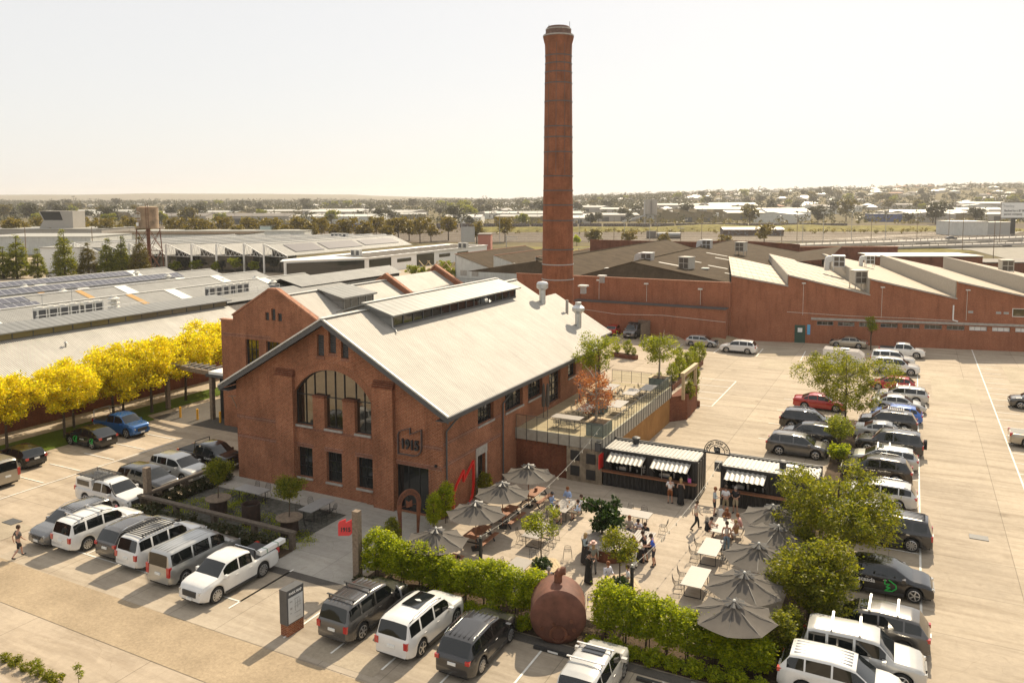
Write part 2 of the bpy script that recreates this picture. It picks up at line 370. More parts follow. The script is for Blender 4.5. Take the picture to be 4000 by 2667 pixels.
sheet('shaded_lane', rect(-18.2,-.5,8.7,40), .014, M['road_dark'])
sheet('lawn', [(-22.2,-12),(-17.6,-12),(-17.4,8.4),(-19.2,9),(-19.2,26),(-22.2,26)], .03, M['lawn'])
sheet('garden_path', rect(-25.5,-22.2,-20,60), .036, M['court'])
# painted markings
M['patch'] = gravel('repair_patch',(.38,.325,.25),6,.15); M['patch2'] = gravel('pale_repair_patch',(.46,.40,.31),9,.15)
for i,(a,b,c,d) in enumerate([(-8,-3.5,-14.4,-11.5),(28,33,56,62),(26.5,31,64,70.8),(46.3,50.5,48,60),(20.6,24.4,-14.6,-13.4),(54,60,60,70)]):
    sheet('concrete_patch', rect(a,b,c,d), .0185, M['patch' if i%2==0 else 'patch2'])
def stripes(name, segs, wd=.1, z=.02):
    mb = MB()
    for (a,b,c,d) in segs:
        L = math.hypot(c-a,d-b); nx, ny = -(d-b)/L*wd/2, (c-a)/L*wd/2
        mb.add([(a-nx,b-ny,z),(c-nx,d-ny,z),(c+nx,d+ny,z),(a+nx,b+ny,z)], [(0,1,2,3)])
    o = mb.build(name, M['line']); o.location = P(0,0,0); o.rotation_euler = (0,0,TH); tag(o, kind='structure')
sg = [(45.0,-12,45.0,62)] + [(42.6,v,45,v) for v in [-9.6+2.62*i for i in range(28)]] + [(51.5,22,51.5,84)] + [(51.5,v,53.5,v) for v in [24+2.7*i for i in range(18)]]
sg += [(22.9,47.5,27.15,47.6),(23.3,44.4,27.15,44.45),(23.8,41.3,27.15,41.3),(24.4,38.57,27.15,38.57),(25.2,35.8,27.15,35.8),(27.15,35.8,27.15,47.6)]
sg += [(15.85+5.4*i,62.9,15.95+5.3*i,67.6+.6*i) for i in range(6)] + [(33,v,38.6,v) for v in (22.0,27.2,32.3,37.2,42.0,57.4,72)]
stripes('car_park_lines', sg, .11, .022)
sg = [(-1.3,-12.45,14.6,-12.45)] + [(u,-12.45,u,-8.6) for u in (-.2,2.75,5.5,8.2,11.1,14.6)] + [(18.9+2.75*i,-14,18.9+2.75*i,-9.4) for i in range(8)] + [(14.6,-13.2,14.6,-8.9)]
sg += [(-14.2+.0,v,-10.6,v) for v in (-9.4,-6.4,-3.6,-.8,2.0,5.0)] + [(-10.2,-11,-10.2,5.2)]
stripes('bay_lines', sg, .1, .03)
# ================================================================ wall plates with openings
from mathutils.geometry import tessellate_polygon
def plate(mb, outer, holes, axis, p0, p1):
    """outer/holes: lists of (a,z); plate spans p0..p1 along axis ('y' -> a is x; 'x' -> a is y)"""
    loops = [outer] + holes; flat = [q for l in loops for q in l]
    tris = tessellate_polygon([[Vector((q[0],q[1],0)) for q in l] for l in loops])
    mk = (lambda q,p:(q[0],p,q[1])) if axis == 'y' else (lambda q,p:(p,q[0],q[1]))
    def nrm(t):
        a,b,c = (flat[i] for i in t); return (b[0]-a[0])*(c[1]-a[1])-(b[1]-a[1])*(c[0]-a[0]) > 0
    n = len(flat); vs = [mk(q,p0) for q in flat]+[mk(q,p1) for q in flat]; fs = []
    s = 1 if axis == 'y' else -1            # ccw in (x,z) faces -y ; ccw in (y,z) faces +x
    for t in tris:
        t = tuple(t); ccw = nrm(t)
        if not ccw: t = t[::-1]
        lo = t if s == 1 else t[::-1]
        fs.append(lo); fs.append(tuple(i+n for i in lo[::-1]))
    o = 0
    for k, l in enumerate(loops):
        m_ = len(l); A = sum(l[i][0]*l[(i+1)%m_][1]-l[(i+1)%m_][0]*l[i][1] for i in range(m_))
        for i in range(m_):
            a, b = o+i, o+(i+1)%m_
            q = (a, a+n, b+n, b)
            if (A > 0) != (k > 0): q = q[::-1]
            if s == -1: q = q[::-1]
            fs.append(q)
        o += m_
    mb.add(vs, fs)
def arc(cx, cz, r, a0, a1, n):
    return [(cx+r*math.cos(a0+(a1-a0)*i/n), cz+r*math.sin(a0+(a1-a0)*i/n)) for i in range(n+1)]
def window(parent, axis, pos, a0, a1, z0, z1, nx, nz, out=-1, dep=.12, fm=None, gm=None, fr=.06, name='window', sill=True, label=None):
    """frame with mullions, its pane a sub-part. out: direction (-1/+1) the window faces along axis"""
    fm = fm or M['black']; gm = gm or M['glass']; f = MB()
    def b(x0,x1,zz0,zz1,t):
        p0, p1 = sorted((pos, pos - out*t))
        f.box(x0,x1,p0,p1,zz0,zz1) if axis == 'y' else f.box(p0,p1,x0,x1,zz0,zz1)
    b(a0,a0+fr,z0,z1,.07); b(a1-fr,a1,z0,z1,.07); b(a0+fr,a1-fr,z0,z0+fr,.07); b(a0+fr,a1-fr,z1-fr,z1,.07)
    for i in range(1,nx):
        x = a0+(a1-a0)*i/nx; b(x-.02,x+.02,z0+fr,z1-fr,.06)
    for i in range(1,nz):
        z = z0+(z1-z0)*i/nz; b(a0+fr,a1-fr,z-.018,z+.018,.052)
    o = f.build(name, fm, parent); g = MB(); p = pos - out*.04
    p0, p1 = sorted((p, p-out*.02))
    g.box(a0+.01,a1-.01,p0,p1,z0+.01,z1-.01) if axis == 'y' else g.box(p0,p1,a0+.01,a1-.01,z0+.01,z1-.01)
    g.build('pane', gm, o)
    if sill:
        s_ = MB(); q0, q1 = sorted((pos+out*.34, pos-out*.02))
        s_.box(a0-.04,a1+.04,q0,q1,z0-.13,z0-.003) if axis == 'y' else s_.box(q0,q1,a0-.04,a1+.04,z0-.13,z0-.003)
        s_.build('sill', M['conc_sill'], o)
    return o
def text_mesh(s, size, ext=.01, align='CENTER', bold=.0):
    cu = bpy.data.curves.new('txt','FONT'); cu.body = s; cu.size = size; cu.extrude = ext; cu.align_x = align; cu.align_y = 'CENTER'; cu.offset = bold; cu.resolution_u = 3
    o = bpy.data.objects.new('txt', cu); C.objects.link(o); dg = bpy.context.evaluated_depsgraph_get()
    me = bpy.data.meshes.new_from_object(o.evaluated_get(dg)); bpy.data.objects.remove(o); me.name = 'lettering'
    return me
def text(parent, s, size, loc, rot, mat, name='lettering', ext=.01, bold=0, sx=1):
    o = link(text_mesh(s, size, ext, bold=bold), name, mat, parent, loc); o.rotation_euler = rot; o.scale = (sx,1,1); return o
HP = math.pi/2
# ================================================================ THE BRICK HALL (A)
A = at('brick_hall', 'red brick gabled hall with large arched window, silver corrugated roof and numbered emblem', 'building', 0, 0)
archR = 3.825; archC = (9.61, 4.875); asp = math.asin((6.9-4.875)/archR)
arch_hole = [(6.365,4.65),(12.855,4.65)] + arc(*archC, archR, asp, math.pi-asp, 20)
def rq(a,b,c,d): return [(a,c),(b,c),(b,d),(a,d)]
slits = [rq(8.44,9.06,9.58,11.03), rq(9.46,10.08,9.85,11.33), rq(10.5,11.1,9.6,10.95)]
lows = [rq(6.5,7.83,.98,3.09), rq(9.04,10.36,.98,3.09), rq(11.62,12.9,.98,3.09)]
door = rq(14.72,17.25,.02,3.1)
f = MB(); plate(f, [(.9,0),(18.3,0),(18.3,6.98),(9.55,11.95),(.9,7.08)], [arch_hole]+slits+lows+[door], 'y', .8, 1.2)
f.build('front_wall', M['brick'], A)
side_w = [rq(5.3,7.55,4.82,6.06), rq(9.3,12.2,4.75,6.05), rq(13.1,15.7,4.75,6.05), rq(16.95,19.3,3.55,6.08), rq(20.9,22.6,4.9,6.1), rq(5.2,6.3,.02,2.8)]
f = MB(); plate(f, [(1.2,0),(27.8,0),(27.8,6.98),(1.2,6.98)], side_w, 'x', 17.9, 18.3); f.build('side_wall', M['brick'], A)
f = MB(); f.box(.9,1.3,1.2,27.8,0,7.0); f.prism([(.9,0),(18.3,0),(18.3,6.98),(9.55,11.95),(.9,7.08)], 'y', 27.8, 28.1); f.build('rear_wall', M['brick_dark'], A)
f = MB(); f.box(1.3,17.9,7.5,7.6,0,6.8); f.box(1.3,17.9,1.3,27.7,3.6,3.7); f.box(6.0,13.2,3.2,3.3,3.7,9.5); f.build('interior', M['dark'], A)
for a, b in ((4.85,6.45),(13.15,14.76)):
    f = MB(); f.box(a,b,.5,.8,0,7.95); f.build('pilaster', M['brick'], A)
for a, b in ((4.85,6.45),(13.15,14.76)):
    f = MB()
    for i, z in enumerate((7.96,8.08,8.2,8.32)): f.box(a-.02, b+.02, .45+.08*i, .8, z, z+.1)
    f.build('pilaster_cap', M['brick_dark'], A)
for a, b in ((7.95,8.95),(10.5,11.5)):
    f = MB(); f.box(a,b,.81,1.15,4.65,6.7); f.build('arch_pier', M['brick'], A)
    f = MB(); f.box(a-.03,b+.03,.77,1.17,6.705,6.83); f.build('arch_pier', M['brick_dark'], A)
f = MB(); o_ = arc(*archC, archR+.5, asp-.05, math.pi-asp+.05, 24); i_ = arc(*archC, archR, asp-.05, math.pi-asp+.05, 24)
for k in range(24):
    f.prism([i_[k],o_[k],o_[k+1],i_[k+1]], 'y', .775, .8)
me = f.mesh('arch_ring'); 
uvd = me.uv_layers[0].data
for p in me.polygons:
    for li in p.loop_indices:
        c = me.vertices[me.loops[li].vertex_index].co; dx, dz = c.x-archC[0], c.z-archC[1]
        uvd[li].uv = (math.hypot(dx,dz), math.atan2(dz,dx)*archR)
link(me, 'arch_ring', M['brick'], A)
bands = [(6.46,13.14,.782,.8,4.36,4.515)]
for z in (3.02,4.42): bands += [(.9,4.85,.785,.8,z,z+.26),(14.76,18.3,.785,.8,z if z>4 else 3.12,(z if z>4 else 3.12)+.26),(18.3,18.315,.9,8.6,z+.25,z+.5)]
bands += [(r[0][0]-.1,r[1][0]+.1,.782,.8,3.1,3.38) for r in lows]+[(r[0][0]-.04,r[1][0]+.04,.77,.8,r[0][1]-.2,r[0][1]-.01) for r in slits]
for b_ in bands: f = MB(); f.box(*b_); f.build('brick_band', M['brick_band'], A)
for a, b in ((6.37,7.95),(8.95,10.5),(11.5,12.85)): f = MB(); f.box(a,b,.7,.83,4.52,4.65); f.build('arch_sill', M['conc_sill'], A)
# arched window: steel frame and mirror-like pane
f = MB(); g_o = arc(*archC, archR, asp, math.pi-asp, 20); g_i = arc(*archC, archR-.07, asp, math.pi-asp, 20)
for k in range(20): f.prism([g_i[k],g_o[k],g_o[k+1],g_i[k+1]], 'y', 1.03, 1.1)
for x in (6.365,12.785): f.box(x,x+.07,1.03,1.1,4.66,6.9)
for x in [7.16,7.95,8.9,9.72,10.5,11.45,12.15]:
    h = archC[1]+math.sqrt(archR**2-(x-archC[0])**2)-.05; f.box(x-.022,x+.022,1.035,1.09,4.7,h)
for z in (6.72,): f.box(6.4,12.8,1.04,1.085,z,z+.045)
f.box(6.43,12.78,1.03,1.1,4.66,4.72)
aw = f.build('arched_window', M['black'], A)
f = MB(); f.prism([(6.37,4.66),(12.85,4.66)]+arc(*archC, archR-.01, asp, math.pi-asp, 20), 'y', 1.1, 1.13); f.build('pane', M['glass_mirror'], aw)
for r in lows: window(A, 'y', 1.04, r[0][0], r[1][0], r[0][1], r[2][1], 2, 3)
for r in slits: 
    f = MB(); f.box(r[0][0],r[1][0],1.0,1.05,r[0][1],r[2][1])
    for i in range(9):
        z = r[0][1]+.08+i*.15; f.bx((r[0][0]+r[1][0])/2,.96,z,r[1][0]-r[0][0]-.04,.08,.03,rx=.6)
    f.build('louvre', M['gutter'], A)
dr = window(A, 'y', 1.06, 14.73, 17.24, .02, 3.1, 3, 1, sill=False, name='glazed_door', fr=.09)
for r in side_w[:3]+side_w[4:5]: window(A, 'x', 18.06, r[0][0], r[1][0], r[0][1], r[2][1], 5 if r[1][0]-r[0][0]>2 else 3, 3, out=1)
window(A, 'x', 18.06, 16.95, 19.3, 3.55, 6.08, 4, 5, out=1, sill=False, name='terrace_door')
window(A, 'x', 18.06, 5.2, 6.3, .02, 2.8, 1, 1, out=1, sill=False, name='side_door')
f = MB(); f.box(18.3,18.34,5.0,5.2,0,2.8); f.box(18.3,18.34,6.3,6.5,0,2.8); f.box(18.3,18.36,4.98,6.52,2.8,3.35); f.build('door_surround', M['conc_sill'], A)
# roof
def roofz(u): return 6.9 + (u if u <= 9.55 else 19.22-u)*(12.28-6.9)/9.6
f = MB(); t = .16; V0_, V1_ = 0.0, 28.4
for s_ in (0,1):
    e0 = 0 if s_ == 0 else 19.22
    a = [(e0,V0_,6.9),(9.55,V0_,12.28),(9.55,V1_,12.28),(e0,V1_,6.9)]
    lo = [(x,y,z-t) for x,y,z in a]
    f.add(a+lo, [(0,1,2,3),(4,7,6,5),(0,4,5,1),(1,5,6,2),(2,6,7,3),(3,7,4,0)] if s_ else [(3,2,1,0),(5,6,7,4),(1,5,4,0),(2,6,5,1),(3,7,6,2),(0,4,7,3)])
rf = f.build('roof', M['roof_silver'], A)
f = MB(); f.bx(9.55,14.2,12.3,.42,28.5,.05); f.build('ridge_cap', M['cream_metal'], rf)
f = MB()
for s_ in (-1,1):
    e0 = -.02 if s_ < 0 else 19.24
    for (o0,o1,w0,w1) in ((.02,.0,-.04,.1),):
        f.add([(e0,w0,6.93),(9.55,w0,12.33),(9.55,w1,12.33),(e0,w1,6.93)], [(0,3,2,1) if s_<0 else (0,1,2,3)])
        f.add([(e0,w0,6.93),(9.55,w0,12.33),(9.55,w0,12.22),(e0,w0,6.82)], [(0,1,2,3) if s_<0 else (0,3,2,1)])
f.build('barge_cap', M['cream_metal'], rf)
for s_ in (-1,1):
    e0 = 0 if s_ < 0 else 19.22
    q = [(e0,6.82),(9.55,12.2),(9.55,11.82),(e0,6.44)]
    f = MB(); f.prism(q, 'y', 0.0, .06); f.build('barge_board', M['gutter'], rf); f = MB(); f.prism([(a_,b_-.02) for a_,b_ in q], 'y', 28.34, 28.4); f.build('barge_board', M['gutter'], rf)
f = MB(); f.box(19.12,19.3,-.02,28.4,6.62,6.86); f.box(-.08,.1,-.02,28.4,6.62,6.86); f.box(18.3,19.15,.06,28.3,6.5,6.56); f.box(.05,.9,.06,28.3,6.5,6.56); f.build('gutter', M['gutter'], rf)
for (pv, z1_) in ((1.1,6.6),(8.75,6.6)):
    f = MB(); f.tube([(19.1,pv+.9,6.62),(18.75,pv+.5,6.2),(18.42,pv,5.6),(18.42,pv,.05)], .06); f.build('downpipe', M['gutter'], A)
# raised lantern along the ridge
f = MB(); L0, L1 = 4.9, 24.6
for s_ in (-1,1):
    q = [(9.55,12.75),(9.55+s_*2.5,12.02),(9.55+s_*2.5,11.92),(9.55,12.63)]
    f.prism(q, 'y', L0-.35, L1)
ln = f.build('lantern', M['roof_monitor'], A)
f = MB(); f.bx(9.55,(L0+L1)/2-.2,12.78,.36,L1-L0+.4,.04); f.build('lantern_cap', M['cream_metal'], ln)
f = MB()
for s_ in (-1,1):
    x = 9.55+s_*2.12; zb_ = roofz(x); f.prism([(9.55,12.6),(x,12.0),(x,zb_-.05),(9.55,12.25)], 'y', L0, L0+.06); f.prism([(9.55,12.6),(x,12.0),(x,zb_-.05),(9.55,12.25)], 'y', L1-.4, L1-.34)
f.build('lantern_cheek', M['roof_monitor'], ln)
for s_ in (-1,1):
    x = 9.55+s_*2.12; zb_ = roofz(x)
    f = MB(); f.box(min(x,x-s_*.05),max(x,x-s_*.05),L0+.06,L1-.4,zb_-.02,11.98); f.build('lantern_glazing', M['glass'], ln)
    f = MB(); n_ = 15
    for i in range(n_+1):
        v = L0+.1+(L1-L0-.6)*i/n_; f.box(min(x,x+s_*.05),max(x,x+s_*.05),v-.04,v+.04,zb_-.02,11.98)
    f.box(min(x,x+s_*.06),max(x,x+s_*.06),L0,L1-.4,zb_-.04,zb_+.1)
    f.build('lantern_mullion', M['gutter'], ln)
f = MB(); f.tube([(11.7,L0-.02,11.9),(11.75,L0-.02,11.15),(12.0,L0-.05,11.02),(12.3,L0-.3,10.85)], .05); f.build('lantern_downpipe', M['greymetal'], ln)
# emblem on the facade
EMB = [(0,.12),(0,1.22),(.08,1.42),(.25,1.52),(.92,1.76),(.92,1.36),(1.78,1.76),(1.78,.62),(1.7,.32),(1.5,.1),(1.25,0),(.0,.0)]
def emblem_frame(mb, pts, y0, y1, wd):
    n = len(pts)
    for i in range(n):
        a = Vector(pts[i]); b = Vector(pts[(i+1)%n]); d = (b-a).normalized(); nn = Vector((-d.y,d.x))*wd/2; a2 = a-d*wd*.4; b2 = b+d*wd*.4
        mb.prism([tuple(a2+nn),tuple(b2+nn),tuple(b2-nn),tuple(a2-nn)], 'y', y0, y1)
f = MB(); emblem_frame(f, [(x+15.04,z+3.84) for x,z in EMB], .62, .78, .045); em = f.build('emblem', plain('emblem_steel', (.10,.08,.075), .5), A)
text(em, '1915', .86, (15.93,.68,4.5), (HP,0,0), M['black'], bold=.03, ext=.05, sx=.82)
# flood light, wall lamps
f = MB(); f.bx(15.55,.55,8.35,.3,.2,.06); f.bx(15.55,.75,8.3,.06,.2,.05); f.build('flood_light', M['greymetal'], A)
f = MB(); f.bx(17.85,.72,3.42,.14,.14,.14); f.build('wall_camera', M['black'], A)
f = MB(); f.bx(18.7,6.3,6.42,.28,.5,.07); f.build('flood_light', M['greymetal'], A)
f = MB(); f.tube([(.9,.75,6.0),(.0,.9,5.85)],.03); f.tube([(.9,.9,4.9),(.3,.9,5.9)],.03); f.build('eave_bracket', M['timber'], A)
# ---- rear annexe A2
B2 = at('rear_annexe', 'lower silver-roofed extension at the back of the brick hall, beside the chimney', 'building', 0, 0)
f = MB(); f.box(4.2,15.0,28.15,37.6,0,6.4); f.prism([(4.2,6.4),(15,6.4),(9.6,9.3)], 'y', 37.3, 37.6); f.build('wall', M['brick_dark'], B2)
f = MB()
f.add([(9.6,28.42,9.9),(16,28.42,6.2),(16,38,6.2),(9.6,38,9.9)], [(0,1,2,3)]); f.add([(9.6,28.42,9.9),(3.2,28.42,6.2),(3.2,38,6.2),(9.6,38,9.9)], [(3,2,1,0)])
f.add([(9.6,38,9.9),(16,38,6.2),(16,38,6.05),(9.6,38,9.7),(3.2,38,6.2),(3.2,38,6.05)], [(0,1,2,3),(0,3,5,4)])
f.box(15.95,16.1,28.42,38,6.02,6.2)
f.build('roof', M['roof_silver'], B2)
# ================================================================ side hall B (brick gable behind, left)
B = at('gabled_side_hall', 'second brick hall behind the left of the main one, stepped gable with three slit louvres', 'building', 0, 0)
wl = [rq(-7.5,-5.95,5.4,8.0), rq(-5.1,-3.5,5.5,8.0)]
sl = [rq(-5.12,-4.68,9.82,10.5), rq(-4.42,-3.96,9.85,10.85), rq(-3.72,-3.25,9.82,10.5)]
f = MB(); plate(f, [(-10.35,0),(2.2,0),(2.2,9.2),(-3.75,12.45),(-4.6,12.45),(-8.9,9.95),(-8.9,9.5),(-10.35,9.5)], wl+sl, 'y', 10.0, 10.35)
f.build('front_wall', M['brick'], B)
f = MB(); f.box(-10.35,-9.95,10.35,26,0,9.2); f.box(-9.95,2.2,10.9,11.0,0,9.0); f.build('side_wall', M['brick'], B)
f = MB(); f.box(-10.45,-8.8,9.93,10.4,9.5,9.62)
f.prism([(-8.95,9.96),(-4.6,12.47),(-4.6,12.6),(-9.0,10.08)], 'y', 9.93, 10.42); f.prism([(-3.75,12.47),(2.3,9.2),(2.3,9.35),(-3.75,12.6)], 'y', 9.93, 10.42); f.box(-4.6,-3.75,9.93,10.42,12.46,12.6)
f.build('coping', M['brick_cap'], B)
for r in wl: window(B, 'y', 10.2, r[0][0], r[1][0], r[0][1], r[2][1], 3, 3, sill=True, gm=M['glass_mirror'])
for r in sl:
    f = MB(); f.box(r[0][0],r[1][0],10.2,10.24,r[0][1],r[2][1])
    for i in range(6): f.bx((r[0][0]+r[1][0])/2,10.14,r[0][1]+.08+i*.14,r[1][0]-r[0][0]-.04,.08,.03,rx=.6)
    f.build('louvre', M['gutter'], B)
f = MB(); f.box(-10.35,-4.6,9.985,10.0,8.15,8.4); f.build('brick_band', M['brick_band'], B)
f = MB()
f.add([(-4.15,10.42,11.85),(3.0,10.42,7.9),(3.0,26,7.9),(-4.15,26,11.85)], [(0,1,2,3)]); f.add([(-4.15,10.42,11.85),(-10.8,10.42,8.1),(-10.8,26,8.1),(-4.15,26,11.85)], [(3,2,1,0)])
rb = f.build('roof', M['roof_silver'], B)
f = MB(); f.bx(-4.15,18.2,11.88,.4,15.5,.05); f.build('ridge_cap', M['cream_metal'], rb)
f = MB(); f.prism([(-10.9,8.2),(-4.15,12.4),(3.0,8.2),(3.0,7.6),(-10.9,7.6)], 'y', 26.0, 26.35); f.build('rear_parapet', M['brick'], B)
f = MB(); f.prism([(-11,8.2),(-4.15,12.42),(-4.15,12.56),(-11,8.34)], 'y', 25.95, 26.4); f.prism([(-4.15,12.42),(3.1,8.16),(3.1,8.3),(-4.15,12.56)], 'y', 25.95, 26.4); f.build('coping', M['brick_cap'], B)
# dormer on B
f = MB(); f.add([(-4.0,15.4,12.0),(-.9,15.2,11.35),(-.9,20.2,11.35),(-4.0,20,12.0)], [(0,1,2,3)]); f.add([(-4.0,15.4,12.0),(-.9,15.2,11.35),(-.9,15.2,11.25),(-4.0,15.4,11.9)], [(0,3,2,1)]); f.box(-.95,-.88,15.2,20.2,11.22,11.36)
dm = f.build('dormer', M['roof_monitor'], B)
f = MB(); f.box(-1.3,-1.22,15.6,20,10.2,11.35); f.build('dormer_glazing', M['glass'], dm)
for i in range(5): f = MB(); f.box(-1.22,-1.18,15.6+1.08*i,15.7+1.08*i,10.2,11.35); f.build('dormer_mullion', M['roof_monitor'], dm)
f = MB(); f.prism([(-3.9,11.92),(-1.25,11.35),(-1.25,10.15)], 'y', 15.55, 15.6); f.build('dormer_cheek', M['roof_monitor'], dm)
# second gable behind B
B3 = at('rear_gable_roof', 'silver roof with brick parapet rising behind the stepped gable hall', 'building', 0, 0)
f = MB(); f.box(-10,4,26.4,37,0,7.4); f.prism([(-9.5,7.4),(-3.6,12.6),(4.4,8.0),(4.4,7.0),(-9.5,7.0)], 'y', 34.6, 34.9); f.build('wall', M['brick'], B3)
f = MB(); f.add([(-3.6,26.42,12.15),(4.2,26.42,7.7),(4.2,34.6,7.7),(-3.6,34.6,12.15)], [(0,1,2,3)]); f.add([(-3.6,26.42,12.15),(-10,26.42,8.2),(-10,34.6,8.2),(-3.6,34.6,12.15)], [(3,2,1,0)]); f.build('roof', M['roof_silver'], B3)
f = MB(); f.prism([(-3.6,12.65),(4.5,8.05),(4.5,8.25),(-3.6,12.85)], 'y', 34.5, 34.95); f.prism([(-3.6,12.65),(-9.6,7.4),(-9.6,7.6),(-3.6,12.85)], 'y', 34.5, 34.95); f.build('coping', M['brick_cap'], B3)
# ================================================================ chimney
ch = thing('brick_chimney', 'tall tapering red brick factory chimney with iron bands and flared crown', 'chimney', (G(1281,520,20).normalized()*0) if False else (0,0,0))
cb = G(1281, 640, 9.0); ch.location = (cb.x*1.0, cb.y, 0)
def cz(py):                             # height on the stack at photograph row py
    lo, hi = -5, 90
    q = Vector((ch.location.x, ch.location.y, 0))
    for _ in range(40):
        m_ = (lo+hi)/2; d = q + Vector((0,0,m_-CH)); zz = d.dot(fw); y = 1333.5+V0-FPX*d.dot(CU)/zz
        if y*.588 > py: lo = m_
        else: hi = m_
    return m_
dist = (ch.location - Vector((0,0,0))).length; px = dist/(FPX*.588)
prof = [(0,73),(cz(640),72),(cz(600),70.5),(cz(500),69),(cz(400),65.6),(cz(300),63.5),(cz(200),61.3),(cz(160),60),(cz(140),59),(cz(115),60.2),(cz(103),61),(cz(100),63),(cz(92),67),(cz(87),69)]
f = MB(); f.lathe([(w_*px/2,z) for z,w_ in prof], 40); shaft_me = f.mesh('shaft', smooth=60, uv=True)
def cyl_uv(me, r):
    d = me.uv_layers[0].data
    for p in me.polygons:
        an = [math.atan2(me.vertices[me.loops[li].vertex_index].co.y, me.vertices[me.loops[li].vertex_index].co.x) for li in p.loop_indices]
        if max(an)-min(an) > 3: an = [a if a > 0 else a+2*math.pi for a in an]
        for li, a in zip(p.loop_indices, an): d[li].uv = (a*r, me.vertices[me.loops[li].vertex_index].co.z)
cyl_uv(shaft_me, 2.4); link(shaft_me, 'shaft', M['brick_chim'], ch)
k = px/2
f = MB(); f.lathe([(69*k,cz(87)),(69*k,cz(83.5)),(66*k,cz(81))], 40); f.lathe([(57.5*k,cz(81)),(57.5*k,cz(75)),(57*k,cz(68))], 40); f.lathe([(54*k,cz(68)),(52*k,cz(65)),(48*k,cz(62.5))], 40); f.build('crown', plain('sooty_brick', (.15,.09,.07), .9, var=.4), ch, smooth=50)
f = MB()
for p0, p1, wd in ((85.5,82.6,69.8),(70.5,68,57.9)): f.lathe([(wd*k,cz(p0)),(wd*k,cz(p1))], 40, cap=False)
f.build('crown_ring', M['conc_sill'], ch, smooth=50)
for py, wd, mt in [(130,60,'rust'),(148,60.2,'rust'),(168,61,'rust'),(193,61.6,'rust'),(235,62.8,'rust'),(292,64,'rust'),(316,64.6,'rust'),(350,65.2,'rust'),(405,66.8,'rust'),(438,67.6,'rust'),(471,68.8,'rust'),(506,69.8,'rust'),(572,70.8,'rust'),(606,72,'greymetal'),(640,73,'greymetal')][::1]:
    f = MB(); z = cz(py); f.lathe([((wd+.2)*k,z-.07),((wd+.9)*k,z-.07),((wd+.9)*k,z+.07),((wd+.2)*k,z+.07)], 40, cap=False)
    f.bx((wd+.9)*k,0,z,.06,.16,.2); f.build('iron_band', M['gutter' if mt=='rust' else mt], ch, smooth=50)
f = MB(); zt = cz(62.5)
f.cyl((-22*px,-12*px,cz(68)),(-22*px,-12*px,cz(60)),.03,n=5); f.cyl((25*px,0,cz(68)),(25*px,0,cz(50)),.03,n=5)
f.build('lightning_rod', M['black'], ch)
f = MB()
for i in range(5):
    a = -2.4+i*.62
    f.tube([(math.cos(a)*w_*k*1.01,math.sin(a)*w_*k*1.01,z) for z,w_ in prof[4:11]], .035, 4)
f.build('tie_rod', M['gutter'], ch)
# ================================================================ VEHICLES
def lerp_prof(pts, x):
    if x <= pts[0][0]: return pts[0][1]
    for (a, va), (b, vb) in zip(pts, pts[1:]):
        if x <= b: return va if b == a else va+(vb-va)*(x-a)/(b-a)
    return pts[-1][1]
M['tyre'] = plain('tyre_rubber', (.018,.018,.018), .85); M['alloy'] = plain('alloy_rim', (.5,.5,.5), .3, metal=.8)
M['alloy_dark'] = plain('dark_alloy', (.12,.12,.12), .35, metal=.7)
M['under'] = plain('underbody', (.012,.012,.012), .9, var=0)
M['trim'] = plain('black_trim', (.03,.03,.03), .55)
M['chrome'] = plain('chrome', (.75,.75,.75), .12, metal=1, var=0)
M['tail'] = plain('red_lens', (.42,.012,.01), .15, var=0, coat=1); M['headl'] = plain('headlight_lens', (.55,.56,.55), .1, metal=.5, var=0, coat=1)
M['amber'] = plain('amber_lens', (.7,.2,.02), .2, var=0)
M['plate'] = plain('number_plate', (.72,.73,.70), .5, var=.05)
PC = {}
def PAINT(n):
    c = {'white':((.70,.69,.66),0,.22),'pearl':((.52,.51,.48),.25,.25),'silver':((.46,.46,.44),.65,.28),'champagne':((.40,.36,.29),.6,.28),'grey':((.105,.10,.095),.5,.25),'dark':((.045,.044,.045),.45,.22),
         'black':((.009,.009,.010),.1,.18),'red':((.42,.02,.015),.1,.2),'blue':((.02,.11,.32),.35,.22),'lightblue':((.05,.16,.55),.3,.22),'midgrey':((.2,.2,.2),.6,.25),'brownblack':((.03,.022,.016),.4,.2)}[n]
    if n not in PC: PC[n] = paint('car_paint_'+n, *c)
    return PC[n]
